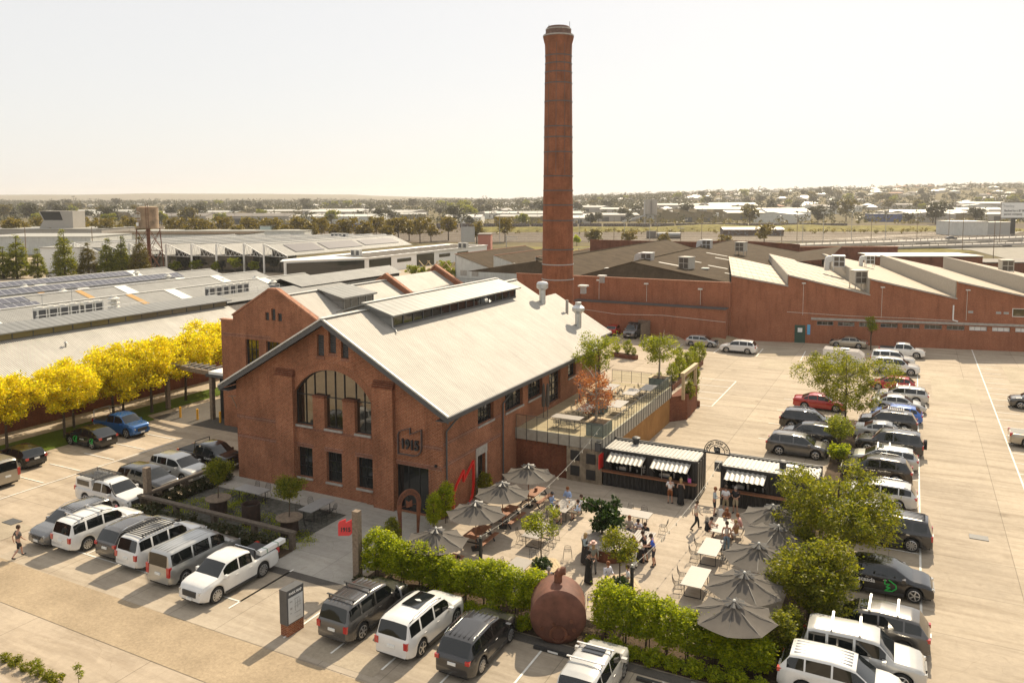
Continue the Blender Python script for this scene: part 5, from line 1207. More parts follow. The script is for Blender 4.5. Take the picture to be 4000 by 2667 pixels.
cooler(gz(1925,618,8.6),FA,'silver ducted cooler on the first cream roof',True)
cooler(gz(1971,657,7.8),FA+.3,'leaning rusty cooler above the first cream gutter',False)
cooler(gz(1997,610,8.4),FA,'small ducted cooler behind the second cream roof',True,.8)
cooler(gz(2310,628,7.8),FA,'dark cooler on stilts at the right edge of the cream roofs',False)
for (px,py,l) in [(1257,0,0)][:0]: pass
def roof_flue(u,v,lab,kind):
    z = 12.28-abs(u-9.55)*.56; t = at('roof_flue', lab, 'flue', u, v, z-.1)
    f = MB(); f.cyl((0,0,0),(0,0,1.3),.3,n=14); f.build('pipe', M['steel'], t, smooth=40)
    f = MB()
    if kind: f.lathe([(.3,1.3),(.55,1.5),(.55,1.9),(.45,2.05),(.0,2.15)],14)
    else: f.lathe([(.3,1.3),(.62,1.6),(.62,1.85),(.3,2.1),(.3,2.35),(0,2.4)],8)
    f.build('cowl', M['steel'], t, smooth=30)
roof_flue(13.0,27.2,'round-capped steel flue near the end of the hall roof',1); roof_flue(16.6,27.3,'square-capped steel flue close to the hall eave',0)
f = MB(); f.cyl((0,0,0),(0,0,3.0),.14,n=8); o = f.build('roof_post', M['conc_sill']); o.location = P(14.8,28.9,7.5); tag(o,'thin grey pole standing behind the hall roof near the chimney','pole')
# timber paling fence beside the factory
def fence(name,lab,pts,h,mat,cat='fence',step=.14):
    t = at(name,lab,cat,0,0)
    for (a,b),(c,d) in zip(pts,pts[1:]):
        L_ = math.hypot(c-a,d-b); an = math.atan2(d-b,c-a); f = MB(); n_ = int(L_/step)
        for i in range(n_): x = (i+.5)*L_/n_; hh = h+rnd.uniform(-.02,.05); f.bx(a+math.cos(an)*x,b+math.sin(an)*x,hh/2,step*.85,.03,hh,rz=an)
        f.bx((a+c)/2,(b+d)/2,h*.3,L_,.06,.08,rz=an); f.bx((a+c)/2,(b+d)/2,h*.8,L_,.06,.08,rz=an); f.build('palings',mat,t)
fence('paling_fence','grey timber paling fence behind the red hatchback and grey off-roader',[(-3.2,72.5),(10.2,71.0),(10.2,66.5)],2.4,M['timber'])
f = MB(); f.box(0,5.5,0,.2,0,1.8); o = f.build('hoarding', M['white']); o.location = P(3.0,72.6,2.4); o.rotation_euler = (0,0,TH); tag(o,'white sheet panel against the factory wall above the paling fence','panel')
# brick yard building behind the sawtooth, far right
wbox('brick_yard_wall','long dark brick wall with buttresses behind the cream roofs',1833,2060,622,6.6,.5,M['brick_dark'],M['brick_cap'])
wbox('white_roofed_brick_shed','flat white-roofed brick shed behind the cream roofs',2015,2255,636,5.2,12,M['brick_dark'],M['wh_roof'])
wbox('low_brick_unit','small dark brick unit at the right edge behind the cream roofs',2262,2420,630,3.0,12,M['brick_dark'],M['dk_roof'])

M['mound'] = gravel('sand_heap',(.30,.24,.16),5,.3)
for i,(px,py,r_) in enumerate([(1555,775,1.9),(1660,783,2.6)]):
    f = MB(); f.lathe([(r_,0),(r_*.75,.35),(r_*.4,.8),(r_*.1,1.05),(.001,1.08)],16); o = f.build('sand_heap',M['mound'],smooth=70); o.location = G(px,py,.02); o.scale=(1.3,.8,.8); tag(o,['small sandy heap by the factory wall behind the silver hatchback','larger sandy heap by the factory wall'][i],'heap')
for i,(px,py) in enumerate([(1383,643),(1340,667),(1398,625),(1620,625),(1365,600)]):
    t = thing('roof_hatch_vent','small white square vent on the brown factory roof','roof vent',gz(px,py,8.6),TH,'small vents on the brown roof'); f = MB(); f.box(-.3,.3,-.3,.3,-.4,.5); f.build('neck',M['greymetal'],t); f = MB(); f.box(-.55,.55,-.55,.55,.5,.68); f.build('cap',M['cream_metal'],t)
# ================================================================ GARDEN WALLS, POSTS, SIGNS
M['pot_dark'] = plain('dark_rusty_pot',(.045,.026,.018),.85,var=.4)
M['hedge_dark'] = leafmat('dark_hedge_leaf', [(.02,.035,.012),(.05,.055,.02),(.09,.05,.02)], .3)
def sleeper(name,lab,a,b,z,wd=.34,th=.16,legs=()):
    t = at(name,lab,'timber beam',0,0); L_ = math.hypot(b[0]-a[0],b[1]-a[1]); an = math.atan2(b[1]-a[1],b[0]-a[0])
    f = MB(); f.bx((a[0]+b[0])/2,(a[1]+b[1])/2,z,L_,wd,th,rz=an); f.build('beam',M['timber_dark'],t)
    for (u,v) in legs: f = MB(); f.box(u-.14,u+.14,v-.14,v+.14,0,z-th/2-.003); f.build('post',M['timber_dark'],t)
sleeper('timber_rail','long weathered timber rail on posts along the front of the shaded garden',(-.1,-6.72),(13.0,-6.72),1.02,legs=[(.1,-6.72),(3.3,-6.72),(6.6,-6.72),(9.9,-6.72),(12.8,-6.72)])
sleeper('timber_rail','weathered timber rail between the yard cars and the shaded garden',(.15,-6.5),(.15,.6),1.02,legs=[(.15,-3.3),(.15,0)])
def tpost(lab,u,v,h,wd=.36): 
    f = MB(); f.bx(0,0,h/2,wd,wd,h); o = f.build('timber_post',M['timber']); o.location = P(u,v,0); o.rotation_euler = (0,0,TH+.05); tag(o,lab,'post')
    return o
tpost('weathered timber post at the corner of the garden rails',.1,-6.25,2.75)
tpost('weathered timber post carrying the red numbered sign',18.4,-7.9,3.75)
em2 = at('hanging_sign','red emblem-shaped sign with black numerals hanging from the timber post','sign',18.2,-7.95,2.4,rz=.5); em2.scale = (.85,.85,.85)
f = MB(); f.prism([((x-1.78)*.52,z*.6) for x,z in EMB],'y',-.06,.06); f.build('panel', plain('coral_red',(.62,.05,.055),.4,var=.04), em2)
text(em2,'1915',.38,(-.47,-.07,.38),(HP,0,0),M['black'],bold=.014,ext=.006,sx=.85); text(em2,'1915',.38,(-.47,.07,.38),(HP,0,math.pi),M['black'],bold=.014,ext=.006,sx=.85)
sg_ = at('map_sign','tall charcoal PARK MAP sign panel standing on a brick base','sign',18.85,-13.35,0,rz=-HP+.0)
sg_.rotation_euler = (0,0,TH+HP-.08)
f = MB(); f.box(-.5,.5,-.22,.22,.02,.56); f.build('brick_base', M['brick'], sg_)
f = MB(); f.box(-.52,.52,-.24,.24,.563,2.2); f.build('panel_box', M['gutter'], sg_)
f = MB(); f.box(-.44,.44,-.262,-.243,.62,1.83); mp_ = f.build('map_panel', plain('map_panel',(.55,.56,.55),.3,var=.03), sg_)
f = MB()
for (a,b,c,d) in [(-.36,-.2,1.6,1.66),(-.1,.22,1.66,1.7),(-.05,-.02,1.1,1.62),(.1,.13,1.2,1.62),(.24,.27,1.3,1.6),(-.34,-.22,1.25,1.35),(-.34,-.26,1.05,1.1),(-.1,.3,1.0,1.03),(-.1,.3,1.3,1.32),(.0,.3,.78,.8),(-.05,.34,1.45,1.47)]: f.box(a,b,-.268,-.2635,c,d)
f.build('map_drawing', M['greymetal'], mp_)
text(sg_,'PARK MAP',.165,(0,-.245,2.0),(HP,0,0),M['white'],ext=.006,bold=.004)
rs_ = at('red_emblem_sculpture','tall red steel emblem outline leaning against the hall side wall','sculpture',18.62,2.9,0,rz=HP)
f = MB(); emblem_frame(f,[(-1.35,.0),(-1.38,.9),(-1.25,1.55),(-.95,1.95),(-.05,2.6),(-.1,1.9),(1.2,2.85),(1.2,1.3),(1.05,.6),(.6,.0)],-.07,.07,.1); f.build('outline',M['red'],rs_)
# oval rusted arch at the courtyard entry
ar = at('rusted_arch','rusted steel oval arch gateway with cut-out lettering beside the hedge','arch',17.7,-2.05,0,rz=HP-.55)
f = MB(); no = 18
def el(rx,rz_,k): a = math.pi*k/no; return (rx*math.cos(a), 1.9+rz_*math.sin(a))
for k in range(no): f.prism([el(.5,.6,k),el(.78,.95,k),el(.78,.95,k+1),el(.5,.6,k+1)],'y',-.05,.05)
for s_ in (-1,1): f.prism([(s_*.5,.0),(s_*.6,0),(s_*.78,1.9),(s_*.5,1.9)],'y',-.05,.05)
f.build('frame',M['rust'],ar)
f = MB(); f.prism([(-.2,1.75),(.2,1.75),(.2,2.15),(.0,2.05),(-.2,2.2)],'y',-.03,.03); f.tube([(-.5,0,1.85),(.5,0,1.85)],.02,4); f.build('emblem',M['rust'],ar)
for k,chh in enumerate('1915 BEER GARDEN'):
    if chh == ' ': continue
    a = math.pi*(.93-.86*k/15); q = text(ar,chh,.2,(.64*math.cos(a),-.056,1.9+.775*math.sin(a)),(HP,0,0),M['dark'],ext=.003); q.rotation_euler = Matrix.Rotation(a-HP,3,(0,-1,0)).to_4x4().to_euler() if False else (HP, HP-a, 0)
# boiler
bo = at('rusty_boiler','big rusty horizontal boiler drum with a bent flue, set in the hedge','boiler',30.0,-8.0,1.22,rz=.42)
f = MB(); n_ = 36
prof = [(0,-.9),(1.0,-.89),(1.2,-.85),(1.27,-.77),(1.27,.75),(1.2,.85),(0,.88)]
f.lathe([(max(r,.001),z) for r,z in prof],n_); f.v = [(x,z,y) for x,y,z in f.v]; f.f = [q[::-1] for q in f.f]; f.build('drum', plain('boiler_rust',(.13,.05,.03),.75,var=.4,scale=1.5), bo, smooth=40)
f = MB(); f.lathe([(.3,-.06),(.42,-.06),(.42,0),(.3,0),(.3,-.06)],18,cap=False); f.v = [(x,-.91+z,y-.7) for x,y,z in f.v]; f.build('manhole', M['rust'], bo)
f = MB(); f.tube([(0,.1,1.2),(0,.1,1.6),(.12,.08,1.78),(.33,.05,1.8)],.19,12); f.build('flue', M['rust'], bo, smooth=40)
for (a,b) in ((-.75,-.45),(.72,-.5),(.6,-.1),(-.2,-.25),(.45,-.85)):
    f = MB(); f.cyl((a,-.93,b),(a,-.87,b),.1,n=10); f.build('rivet_plate', M['rust'], bo)
ws_ = lambda lab,u,v,du,rz=0: tag_ws(lab,u,v,du,rz)
def tag_ws(lab,u,v,L_,rz):
    t = at('wheel_stop',lab,'wheel stop',u,v,.03,rz,'black wheel stops'); f = MB(); f.box(-L_/2,L_/2,-.08,.08,0,.12); f.build('stop',M['trim'],t); f = MB(); f.box(-.25,.25,-.083,-.0805,.02,.11); f.build('label_plate',M['white'],t)
tag_ws('black wheel stop in the empty bay under the boiler',30.45,-9.55,1.9,0); tag_ws('black wheel stop right of the pearl suv, by the hedge',35.3,-9.75,1.9,0)
# bollards and timber pergola left of the hall
for i,(u,v) in enumerate([(-15.9,9.95),(-13.9,10.15),(-11.3,10.4)]):
    f = MB(); f.cyl((0,0,0),(0,0,1.0),.1,n=12); o = f.build('bollard',M['yellow'],smooth=40); o.location = P(u,v,.02); tag(o,['yellow bollard farthest from the side hall','middle yellow bollard of three','yellow bollard closest to the side hall'][i],'bollard','yellow bollards')
pg = at('timber_gantry','dark timber gantry beam bridging the lane to the side hall on posts','gantry',0,0)
f = MB(); f.bx(-16.3,11.3,4.3,7.0,.3,.4,rz=-.12); f.bx(-16.1,12.6,4.3,7.0,.3,.3,rz=-.12); f.build('beam',M['timber'],pg)
f = MB()
for i in range(8): f.bx(-19.3+.85*i,11.9,4.55,.1,1.7,.1)
f.build('rungs',M['greymetal'],pg)
for u,v in ((-19.5,11.6),(-12.75,10.9),(-12.2,11.9)):
    f = MB(); f.box(u-.17,u+.17,v-.17,v+.17,0,4.1); f.build('post',M['timber'],pg)
cn = at('dark_canopy','dark flat porch canopy against the side hall','canopy',0,0); f = MB(); f.box(-13.2,-10.4,10.6,16,4.0,4.25); f.build('roof',M['gutter'],cn); f = MB(); f.box(-12.4,-10.45,11.5,15.5,0,3.9); f.build('enclosure',M['dark'],cn)
f = MB(); f.box(-12.9,-10.5,10.7,13,4.25,4.5); f.build('skylight',M['white'],cn)
# ================================================================ TERRACE
Te = at('raised_terrace','raised timber terrace with wire balustrade along the side of the hall','terrace',0,0)
f = MB(); f.box(18.3,25.0,11.0,28.5,3.0,3.2); m_, t_, b_ = nodes('deck_boards'); co = coord(t_,'Object'); br = N(t_,'ShaderNodeTexBrick'); t_.links.new(co, br.inputs[0]); br.inputs['Scale'].default_value = 1; br.inputs['Brick Width'].default_value = 3; br.inputs['Row Height'].default_value = .14; br.inputs['Mortar Size'].default_value = .008
br.inputs['Color1'].default_value = (.46,.36,.22,1); br.inputs['Color2'].default_value = (.36,.28,.17,1); br.inputs['Mortar'].default_value = (.1,.08,.05,1); t_.links.new(br.outputs[0], b_.inputs['Base Color']); b_.inputs['Roughness'].default_value = .8
f.build('deck', m_, Te)
f = MB(); f.box(18.3,25.12,10.9,11.0,2.5,3.3); f.box(25.0,25.12,11.0,28.5,2.3,3.3); f.build('fascia', plain('fascia_cream',(.36,.33,.27),.7), Te)
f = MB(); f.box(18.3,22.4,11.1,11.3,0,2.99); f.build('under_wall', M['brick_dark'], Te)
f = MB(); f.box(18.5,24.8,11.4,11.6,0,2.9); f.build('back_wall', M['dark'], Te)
f = MB(); f.box(24.85,25.0,11.9,28.5,0,2.3); m_ = corrug('timber_cladding',(.36,.19,.07),.13,'x',rough=.75,metal=0,amp=.02,var=.25); f.build('timber_cladding', m_, Te)
def balus(lab,pts,n_,h=1.12):
    f = MB(); 
    for (a,b),(c,d),k in zip(pts,pts[1:],n_):
        f.tube([(a,b,3.2+h),(c,d,3.2+h)],.022,4)
        for i in range(k+1): x=a+(c-a)*i/k; y=b+(d-b)*i/k; f.cyl((x,y,2.35),(x,y,3.2+h),.02,n=4)
    o = f.build('balustrade',M['black'],Te)
    f = MB()
    for (a,b),(c,d) in zip(pts,pts[1:]):
        f.add([(a,b,3.3),(c,d,3.3),(c,d,3.15+h),(a,b,3.15+h)],[(0,1,2,3)])
    f.build('infill',M['clear'],o)
balus('',[(18.4,10.86),(25.16,10.86),(25.16,28.5)],[8,28]); balus('',[(25.1,28.6),(19.5,28.6)],[6])
f = MB(); f.box(22.4,25.1,10.95,11.05,0,2.5); 
cs = at('ribbed_metal_store','rusty ribbed metal store front with four black hatches under the terrace','store front',0,0)
f = MB(); f.box(22.42,25.08,10.9,10.95,0,2.48)
for i in range(24): f.bx(22.47+.113*i,10.885,1.24,.05,.05,2.48)
f.build('ribbed_front', plain('rusty_ribbed',(.30,.24,.17),.7,var=.4,scale=2), cs)
for (a,b) in ((22.75,1.55),(23.95,1.45),(22.75,.45),(23.95,.3)):
    f = MB(); f.box(a,a+.68,10.8,10.86,b,b+.7); f.build('hatch',M['black'],cs)
# brick ramp wall and timber beam at the far corner
f = MB(); f.prism([(24.9,28.6),(26.2,30.1),(26.0,34.6),(25.0,34.6)],'z',0,2.3); 
rw_ = at('brick_ramp_wall','curved dark brick ramp wall at the far corner of the terrace','wall',0,0); f.build('wall',M['brick_dark'],rw_)
pb = at('timber_portal','weathered timber beam on a post above the brick ramp wall','timber beam',0,0); f = MB(); f.bx(25.9,31.9,4.25,.35,5.2,.35); f.build('beam',M['timber_pale'],pb); f = MB(); f.box(25.85,26.1,29.3,29.55,2.0,4.07); f.build('post',M['timber_pale'],pb); f = MB(); f.box(25.75,26.0,34.1,34.35,0,4.07); f.build('post',M['timber_pale'],pb)
for i,(a,b,c,d,h) in enumerate([(10.2,55.0,13.6,54.2,.55),(18.4,54.6,21.4,55.2,.55),(21.4,55.0,21.7,40.2,.6),(25.2,34.5,25.9,35.3,.6)]):
    t = at('steel_planter',['long rusted steel planter beyond the hall corner','short rusted steel planter facing the car park','long rusted steel planter beside the terrace end','square rusted planter holding the climbing vine'][i],'planter',0,0); L_=math.hypot(c-a,d-b); an=math.atan2(d-b,c-a)
    f = MB(); f.bx((a+c)/2,(b+d)/2,h/2,L_,.75,h,rz=an); f.build('trough',M['rust'],t); f = MB(); f.bx((a+c)/2,(b+d)/2,h+.01,L_-.12,.6,.03,rz=an); f.build('soil',M['soil'],t)
# ================================================================ FOOD CONTAINERS
M['cont'] = corrug('container_black',(.035,.035,.035),.28,'x',rough=.55,metal=.2,amp=.05,var=.2)
M['cont_roof'] = corrug('container_roof',(.34,.32,.28),.28,'x',rough=.5,metal=.2,amp=.05,var=.12)
M['awn'] = plain('awning_sheet',(.35,.33,.29),.45,metal=.2)
def container(u0,u1,v0,v1,lab,hatch,h=2.6):
    t = at('food_container',lab,'food container',0,0,.03); f = MB()
    hl_ = [rq(a,b,1.18,2.25) for a,b in hatch]; plate(f,[(u0,0),(u1,0),(u1,h),(u0,h)],hl_,'y',v0,v0+.06); f.box(u0,u0+.06,v0+.06,v1,0,h); f.box(u1-.06,u1,v0+.06,v1,0,h); f.box(u0,u1,v1-.06,v1,0,h); f.build('shell',M['cont'],t)
    f = MB(); n_ = int((u1-u0)/.28); 
    f.box(u0+.05,u1-.05,v0+.05,v1-.05,h,h+.03)
    for i in range(n_): f.box(u0+.16+.28*i,u0+.3+.28*i,v0+.18,v1-.18,h+.03,h+.065)
    f.build('roof',plain('container_roof_paint',(.36,.34,.30),.5) if 'container_roof_paint' not in bpy.data.materials else bpy.data.materials['container_roof_paint'],t)
    f = MB()
    for (a,b) in ((u0,v0),(u1-.12,v0),(u0,v1-.12),(u1-.12,v1-.12)): f.box(a-.01,a+.13,b-.01,b+.13,0,h+.05)
    f.box(u0-.01,u1+.01,v1-.04,v1+.06,h-.02,h+.16); f.box(u0+.12,u1-.12,v0-.012,v0-.001,h-.14,h+.02); f.build('frame',M['black'],t)
    f = MB(); f.box(u0+.1,u1-.1,v0+1.2,v0+1.25,0,h-.1); f.build('interior',M['dark'],t)
    f = MB(); f.box(u0-.02,u1+.02,v0-.42,v0-.003,1.08,1.15); f.build('counter',M['timber_red'],t)
    for a,b in hatch:
        f = MB(); n2 = int((b-a)/.09); vs = []
        for i in range(n2+1):
            x = a-.05+(b-a+.1)*i/n2; dz = .035*math.sin(i*2*math.pi*(b-a)/(.3*n2)*1.0); vs += [(x,v0-.03,2.42+dz),(x,v0-1.05,2.1+dz)]
        f.add(vs,[(2*i,2*i+1,2*i+3,2*i+2) for i in range(n2)]); f.add([(x,y,z-.012) for x,y,z in vs],[(2*i,2*i+2,2*i+3,2*i+1) for i in range(n2)]); aw_ = f.build('awning',M['awn'],t,smooth=80)
        f = MB(); f.tube([(a,v0,1.5),(a,v0-1.0,2.1)],.018,4); f.tube([(b,v0,1.5),(b,v0-1.0,2.1)],.018,4); f.build('awning_strut',M['steel'],aw_)
        for i in range(5): x=a+.3+(b-a-.5)*i/4; f = MB(); f.cyl((x,v0+.3,1.18),(x,v0+.3,1.18+.16+.1*(i%3)),.07,n=8); f.build('jar',M['steel'],t)
        f = MB(); f.box(a+.5,a+1.0,v0+.2,v0+.55,1.18,1.42); f.build('coffee_machine',M['steel'],t)
    return t
c1 = container(25.15,31.75,11.05,13.55,'black shipping container bar with two raised white awnings',[(25.75,28.2),(28.85,31.3)])
f = MB(); f.tube([(28.0,10.85,1.18),(28.0,10.85,1.75)],.03,6); f.tube([(27.75,10.85,1.75),(28.25,10.85,1.75)],.03,6)
for i in range(4): f.cyl((27.77+.15*i,10.85,1.75),(27.77+.15*i,10.85,1.92),.025,n=6)
f.build('beer_tap',M['steel'],c1)
f = MB(); f.tube([(29.4,10.85,1.18),(29.4,10.85,1.75)],.03,6); f.tube([(29.15,10.85,1.75),(29.65,10.85,1.75)],.03,6)
for i in range(4): f.cyl((29.17+.15*i,10.85,1.75),(29.17+.15*i,10.85,1.92),.025,n=6)
f.build('beer_tap',M['steel'],c1)
f = MB()
for k in range(4): f.cyl((31.79,11.3+.62*k,.1),(31.79,11.3+.62*k,2.5),.025,n=5)
f.box(31.76,31.8,11.15,13.45,.05,.12); f.build('locking_bar',M['steel'],c1)
c2 = container(33.3,39.3,11.05,13.5,'black shipping container kitchen with one raised white awning',[(33.75,36.15)])
for (u,v,t_,l) in [(26.9,13.0,c1,''),(37.0,12.3,c2,'')]:
    f = MB(); f.cyl((u,v,2.65),(u,v,3.0),.22,n=12); f.lathe([(.3,3.0),(.3,3.1),(.16,3.16)],12,(u,v,0)); f.build('roof_fan',M['black'],t_)
f = MB(); f.box(36.9,37.9,12.6,13.1,2.68,2.7); f.build('roof_patch',M['white'],c2)
f = MB(); f.bx(31.3,10.85,1.35,.22,.03,.3); o = f.build('pink_menu',plain('pink_card',(.6,.12,.35),.5),c1)
def speaker(u,v,z,lab,rz=0):
    t = at('wall_speaker',lab,'speaker',u,v,z,rz,'black loudspeakers'); f = MB(); f.box(-.22,.22,-.2,.2,0,.62); f.build('cabinet',M['black'],t); f = MB(); f.box(-.18,.18,-.215,-.203,.05,.55); f.build('grille',M['gutter'],t)
speaker(24.95,10.65,2.55,'black loudspeaker under the terrace corner'); speaker(33.15,11.0,2.3,'black loudspeaker at the corner of the second container')
f = MB(); f.box(0,.08,-.5,.5,0,1.0); o = f.build('red_box_sign',M['red']); o.location = P(25.08,10.75,1.35); o.rotation_euler = (0,0,TH); tag(o,'small red box sign on the end of the first container','sign')
# arch sign over the gap
gs = at('arched_gate_sign','black half-round BEER GARDEN sign on a beam between the containers, seen from behind','sign',32.55,13.3,2.75)
f = MB(); f.box(-7.2,6.6,-.05,.05,-.1,.02); f.build('beam',M['black'],gs)
f = MB()
for k in range(24):
    for r0,r1 in ((.5,.55),(.84,.9)):
        a0, a1 = math.pi*k/24, math.pi*(k+1)/24; f.prism([(r0*math.cos(a0),r0*math.sin(a0)),(r1*math.cos(a0),r1*math.sin(a0)),(r1*math.cos(a1),r1*math.sin(a1)),(r0*math.cos(a1),r0*math.sin(a1))],'y',-.02,.02)
f.tube([(-.85,0,.25),(.85,0,.25)],.012,4); f.build('arch_ring',M['black'],gs)
for k,chh in enumerate('1915 BEER GARDEN'):
    if chh == ' ': continue
    a = math.pi*(.06+.88*k/15); q = text(gs,chh,.26,(.69*math.cos(a),0,.69*math.sin(a)),(0,0,0),M['black'],ext=.015,bold=.006); q.rotation_euler = (HP, HP-a, 0) if False else (Matrix.Rotation(-(a-HP),4,'Y') @ Matrix.Rotation(math.pi,4,'Z') @ Matrix.Rotation(HP,4,'X')).to_euler()
f = MB(); f.prism([((x-.89)*-.24,z*.24+.02) for x,z in EMB],'y',-.02,.02); f.build('emblem',M['black'],gs); text(gs,'1915',.17,(0,-.026,.2),(HP,0,math.pi),M['cream_metal'],ext=.003)
# ================================================================ FURNITURE
def umbrella_proto(n=8):
    t = thing('market_umbrella','','umbrella'); f = MB(); R_u = 1.75
    ring = [(R_u*math.cos(2*math.pi*(i+.5)/n), R_u*math.sin(2*math.pi*(i+.5)/n), 2.15) for i in range(n)]
    ap = (0,0,2.78); vs = [ap]; fs = []
    for i in range(n):
        a = Vector(ring[i]); b = Vector(ring[(i+1)%n]); k = 5; base = len(vs)
        for j in range(1,k+1):
            t_ = j/k
            for q in range(5):
                s_ = q/4; p = Vector(ap).lerp(a.lerp(b,s_),t_); sag = -.09*math.sin(math.pi*s_)*t_ - .10*math.sin(math.pi*t_)
                if j == k: p = p.lerp(Vector((0,0,p.z)), .05*math.sin(math.pi*s_))
                vs.append((p.x,p.y,p.z+sag))
        for q in range(4): fs.append((0,base+q,base+q+1))
        for j in range(k-1):
            for q in range(4): o0 = base+j*5+q; fs.append((o0,o0+5,o0+6,o0+1))
    f.add(vs,fs); m2 = len(f.v); me = f.mesh('canopy',smooth=25); link(me,'canopy',M['canvas'],t)
    f = MB()
    for i in range(n): f.tube([(0,0,2.68),tuple(Vector(ring[i])*1.0-Vector((0,0,.03)))],.012,4)
    f.build('rib',M['black'],t)
    f = MB(); f.cyl((0,0,0),(0,0,2.78),.03,n=8); f.build('pole',M['timber_red'],t)
    f = MB(); f.bx(0,0,.06,.5,.5,.1); f.build('base',M['trim'],t)
    f = MB()
    for i in range(n):
        a = 2*math.pi*(i+.5)/n; f.add([(0,0,2.84),(.42*math.cos(a-.28),.42*math.sin(a-.28),2.72),(.50*math.cos(a),.50*math.sin(a),2.76),(.42*math.cos(a+.28),.42*math.sin(a+.28),2.72)],[(0,1,2,3)])
    f.build('vent_cap',M['black'],t); f = MB(); f.lathe([(.06,2.78),(.07,2.85),(.04,2.9),(.0,2.91)],8); f.build('finial',M['cream_metal'],t)
    return t
up = umbrella_proto(); index_tree(up); ng = [0]
UL = [(22.2,5.05,'taupe umbrella nearest the terrace in the left row'),(22.2,1.4,'second taupe umbrella of the left row, over a picnic table'),(22.25,-2.0,'third taupe umbrella of the left row beside the rusted arch'),(22.2,-6.15,'taupe umbrella closest to the hedge in the left row'),
      (37.5,4.8,'taupe umbrella half under the big tree, farthest of the right row'),(37.75,1.9,'tilted taupe umbrella shaded by the big tree'),(37.65,-.35,'taupe umbrella in the middle of the right row'),(37.6,-3.9,'taupe umbrella second from the hedge in the right row'),(37.75,-7.0+.2,'taupe umbrella nearest the hedge in the right row')]
UL[4] = (37.5,5.1,UL[4][2]); UL[5] = (37.8,2.3,UL[5][2]); UL[6] = (37.65,-.4,UL[6][2]); UL[7] = (37.6,-3.9,UL[7][2]); UL[8] = (37.7,-6.75,UL[8][2])
for i,(u,v,l) in enumerate(UL):
    o = up if i == 0 else copy_tree(up); o.location = P(u,v,.03 if i<4 else .0); o.rotation_euler = (.0 if i!=5 else .14,0,TH+.35*i); tag(o,l,'umbrella','taupe market umbrellas'); s_ = 1.0 if i<4 else 1.05; o.scale = (s_,s_,1.0)
def picnic_proto():
    t = thing('picnic_table','','picnic table'); f = MB()
    for i in range(5): f.box(-.37+.15*i,-.23+.15*i,-1.0,1.0,.72,.76)
    f.build('tabletop',M['timber_red'],t)
    for s_ in (-1,1):
        f = MB(); f.box(s_*.72-.14,s_*.72-.01,-1.0,1.0,.42,.46); f.box(s_*.72+.01,s_*.72+.14,-1.0,1.0,.42,.46); f.build('bench',M['timber_red'],t)
    for y in (-.75,.75):
        f = MB(); f.box(-.8,.8,y-.03,y+.03,.35,.42); f.tube([(-.7,y,0),(-.25,y,.72)],.045,4); f.tube([(.7,y,0),(.25,y,.72)],.045,4); f.build('leg_frame',M['black'],t)
    return t
pp_ = picnic_proto(); index_tree(pp_)
for i,(u,v,l) in enumerate([(22.0,-1.3,'picnic table under the third umbrella of the left row'),(22.1,2.15,'picnic table under the second umbrella, shaded slats'),(22.3,5.9,'picnic table under the umbrella nearest the terrace'),(22.5,-5.4,'picnic table half hidden behind the hedge on the left'),(37.6,-5.8,'picnic table beneath the last umbrella of the right row')]):
    o = pp_ if i == 0 else copy_tree(pp_); o.location = P(u,v,.03); o.rotation_euler = (0,0,TH+rnd.uniform(-.05,.05)); tag(o,l,'picnic table','timber picnic tables')
    f = MB(); f.box(-.1,.1,-.07,.07,0,.22); c_ = f.build('menu_caddy',M['timber_red']); c_.location = P(u,v+.1,.795); c_.rotation_euler = (0,0,TH+.3); tag(c_,'timber menu caddy on the '+l,'caddy','menu caddies on the picnic tables')
def table_proto():
    t = thing('courtyard_table','','table'); f = MB(); f.box(-.53,.53,-1.13,1.13,.73,.77); f.build('tabletop',M['stone_top'],t)
    for y in (-.75,.75):
        f = MB(); f.tube([(-.42,y,.73),(-.42,y,.02),(.42,y,.02),(.42,y,.73),(-.42,y,.73)],.025,4); f.build('leg_frame',M['black'],t)
    return t
def wire_chair_proto():
    t = thing('wire_chair','','chair'); f = MB()
    for i in range(6): x = -.2+.08*i; f.tube([(x,.2,.45),(x,-.18,.44),(x*.95,-.26,.6),(x*.8,-.3,.86-.03*abs(i-2.5))],.007,3)
    for z,y in ((.55,-.235),(.66,-.27),(.77,-.285)): f.tube([(-.2,y,z),(.2,y,z)],.007,3)
    for y in (-.1,.02,.14): f.tube([(-.21,y,.445),(.21,y,.445)],.007,3)
    f.tube([(-.2,.2,.45),(-.22,-.18,.45),(-.2,-.27,.62),(-.15,-.31,.86),(0,-.32,.9),(.15,-.31,.86),(.2,-.27,.62),(.22,-.18,.45),(.2,.2,.45),(-.2,.2,.45)],.011,4); f.build('wire_seat',M['black'],t)
    for s_ in (-1,1):
        f = MB(); f.tube([(s_*.2,.12,.44),(s_*.25,.22,.01),(s_*.25,-.24,.01),(s_*.2,-.14,.44)],.01,4); f.build('leg',M['black'],t)
    return t
tp = table_proto(); index_tree(tp); cp = wire_chair_proto(); index_tree(cp); nchair = [0]
def chair(u,v,rz,lab,z=.03):
    o = cp if nchair[0] == 0 else copy_tree(cp); nchair[0] += 1; o.location = P(u,v,z); o.rotation_euler = (0,0,TH+rz); tag(o,lab,'chair','black wire chairs'); return o
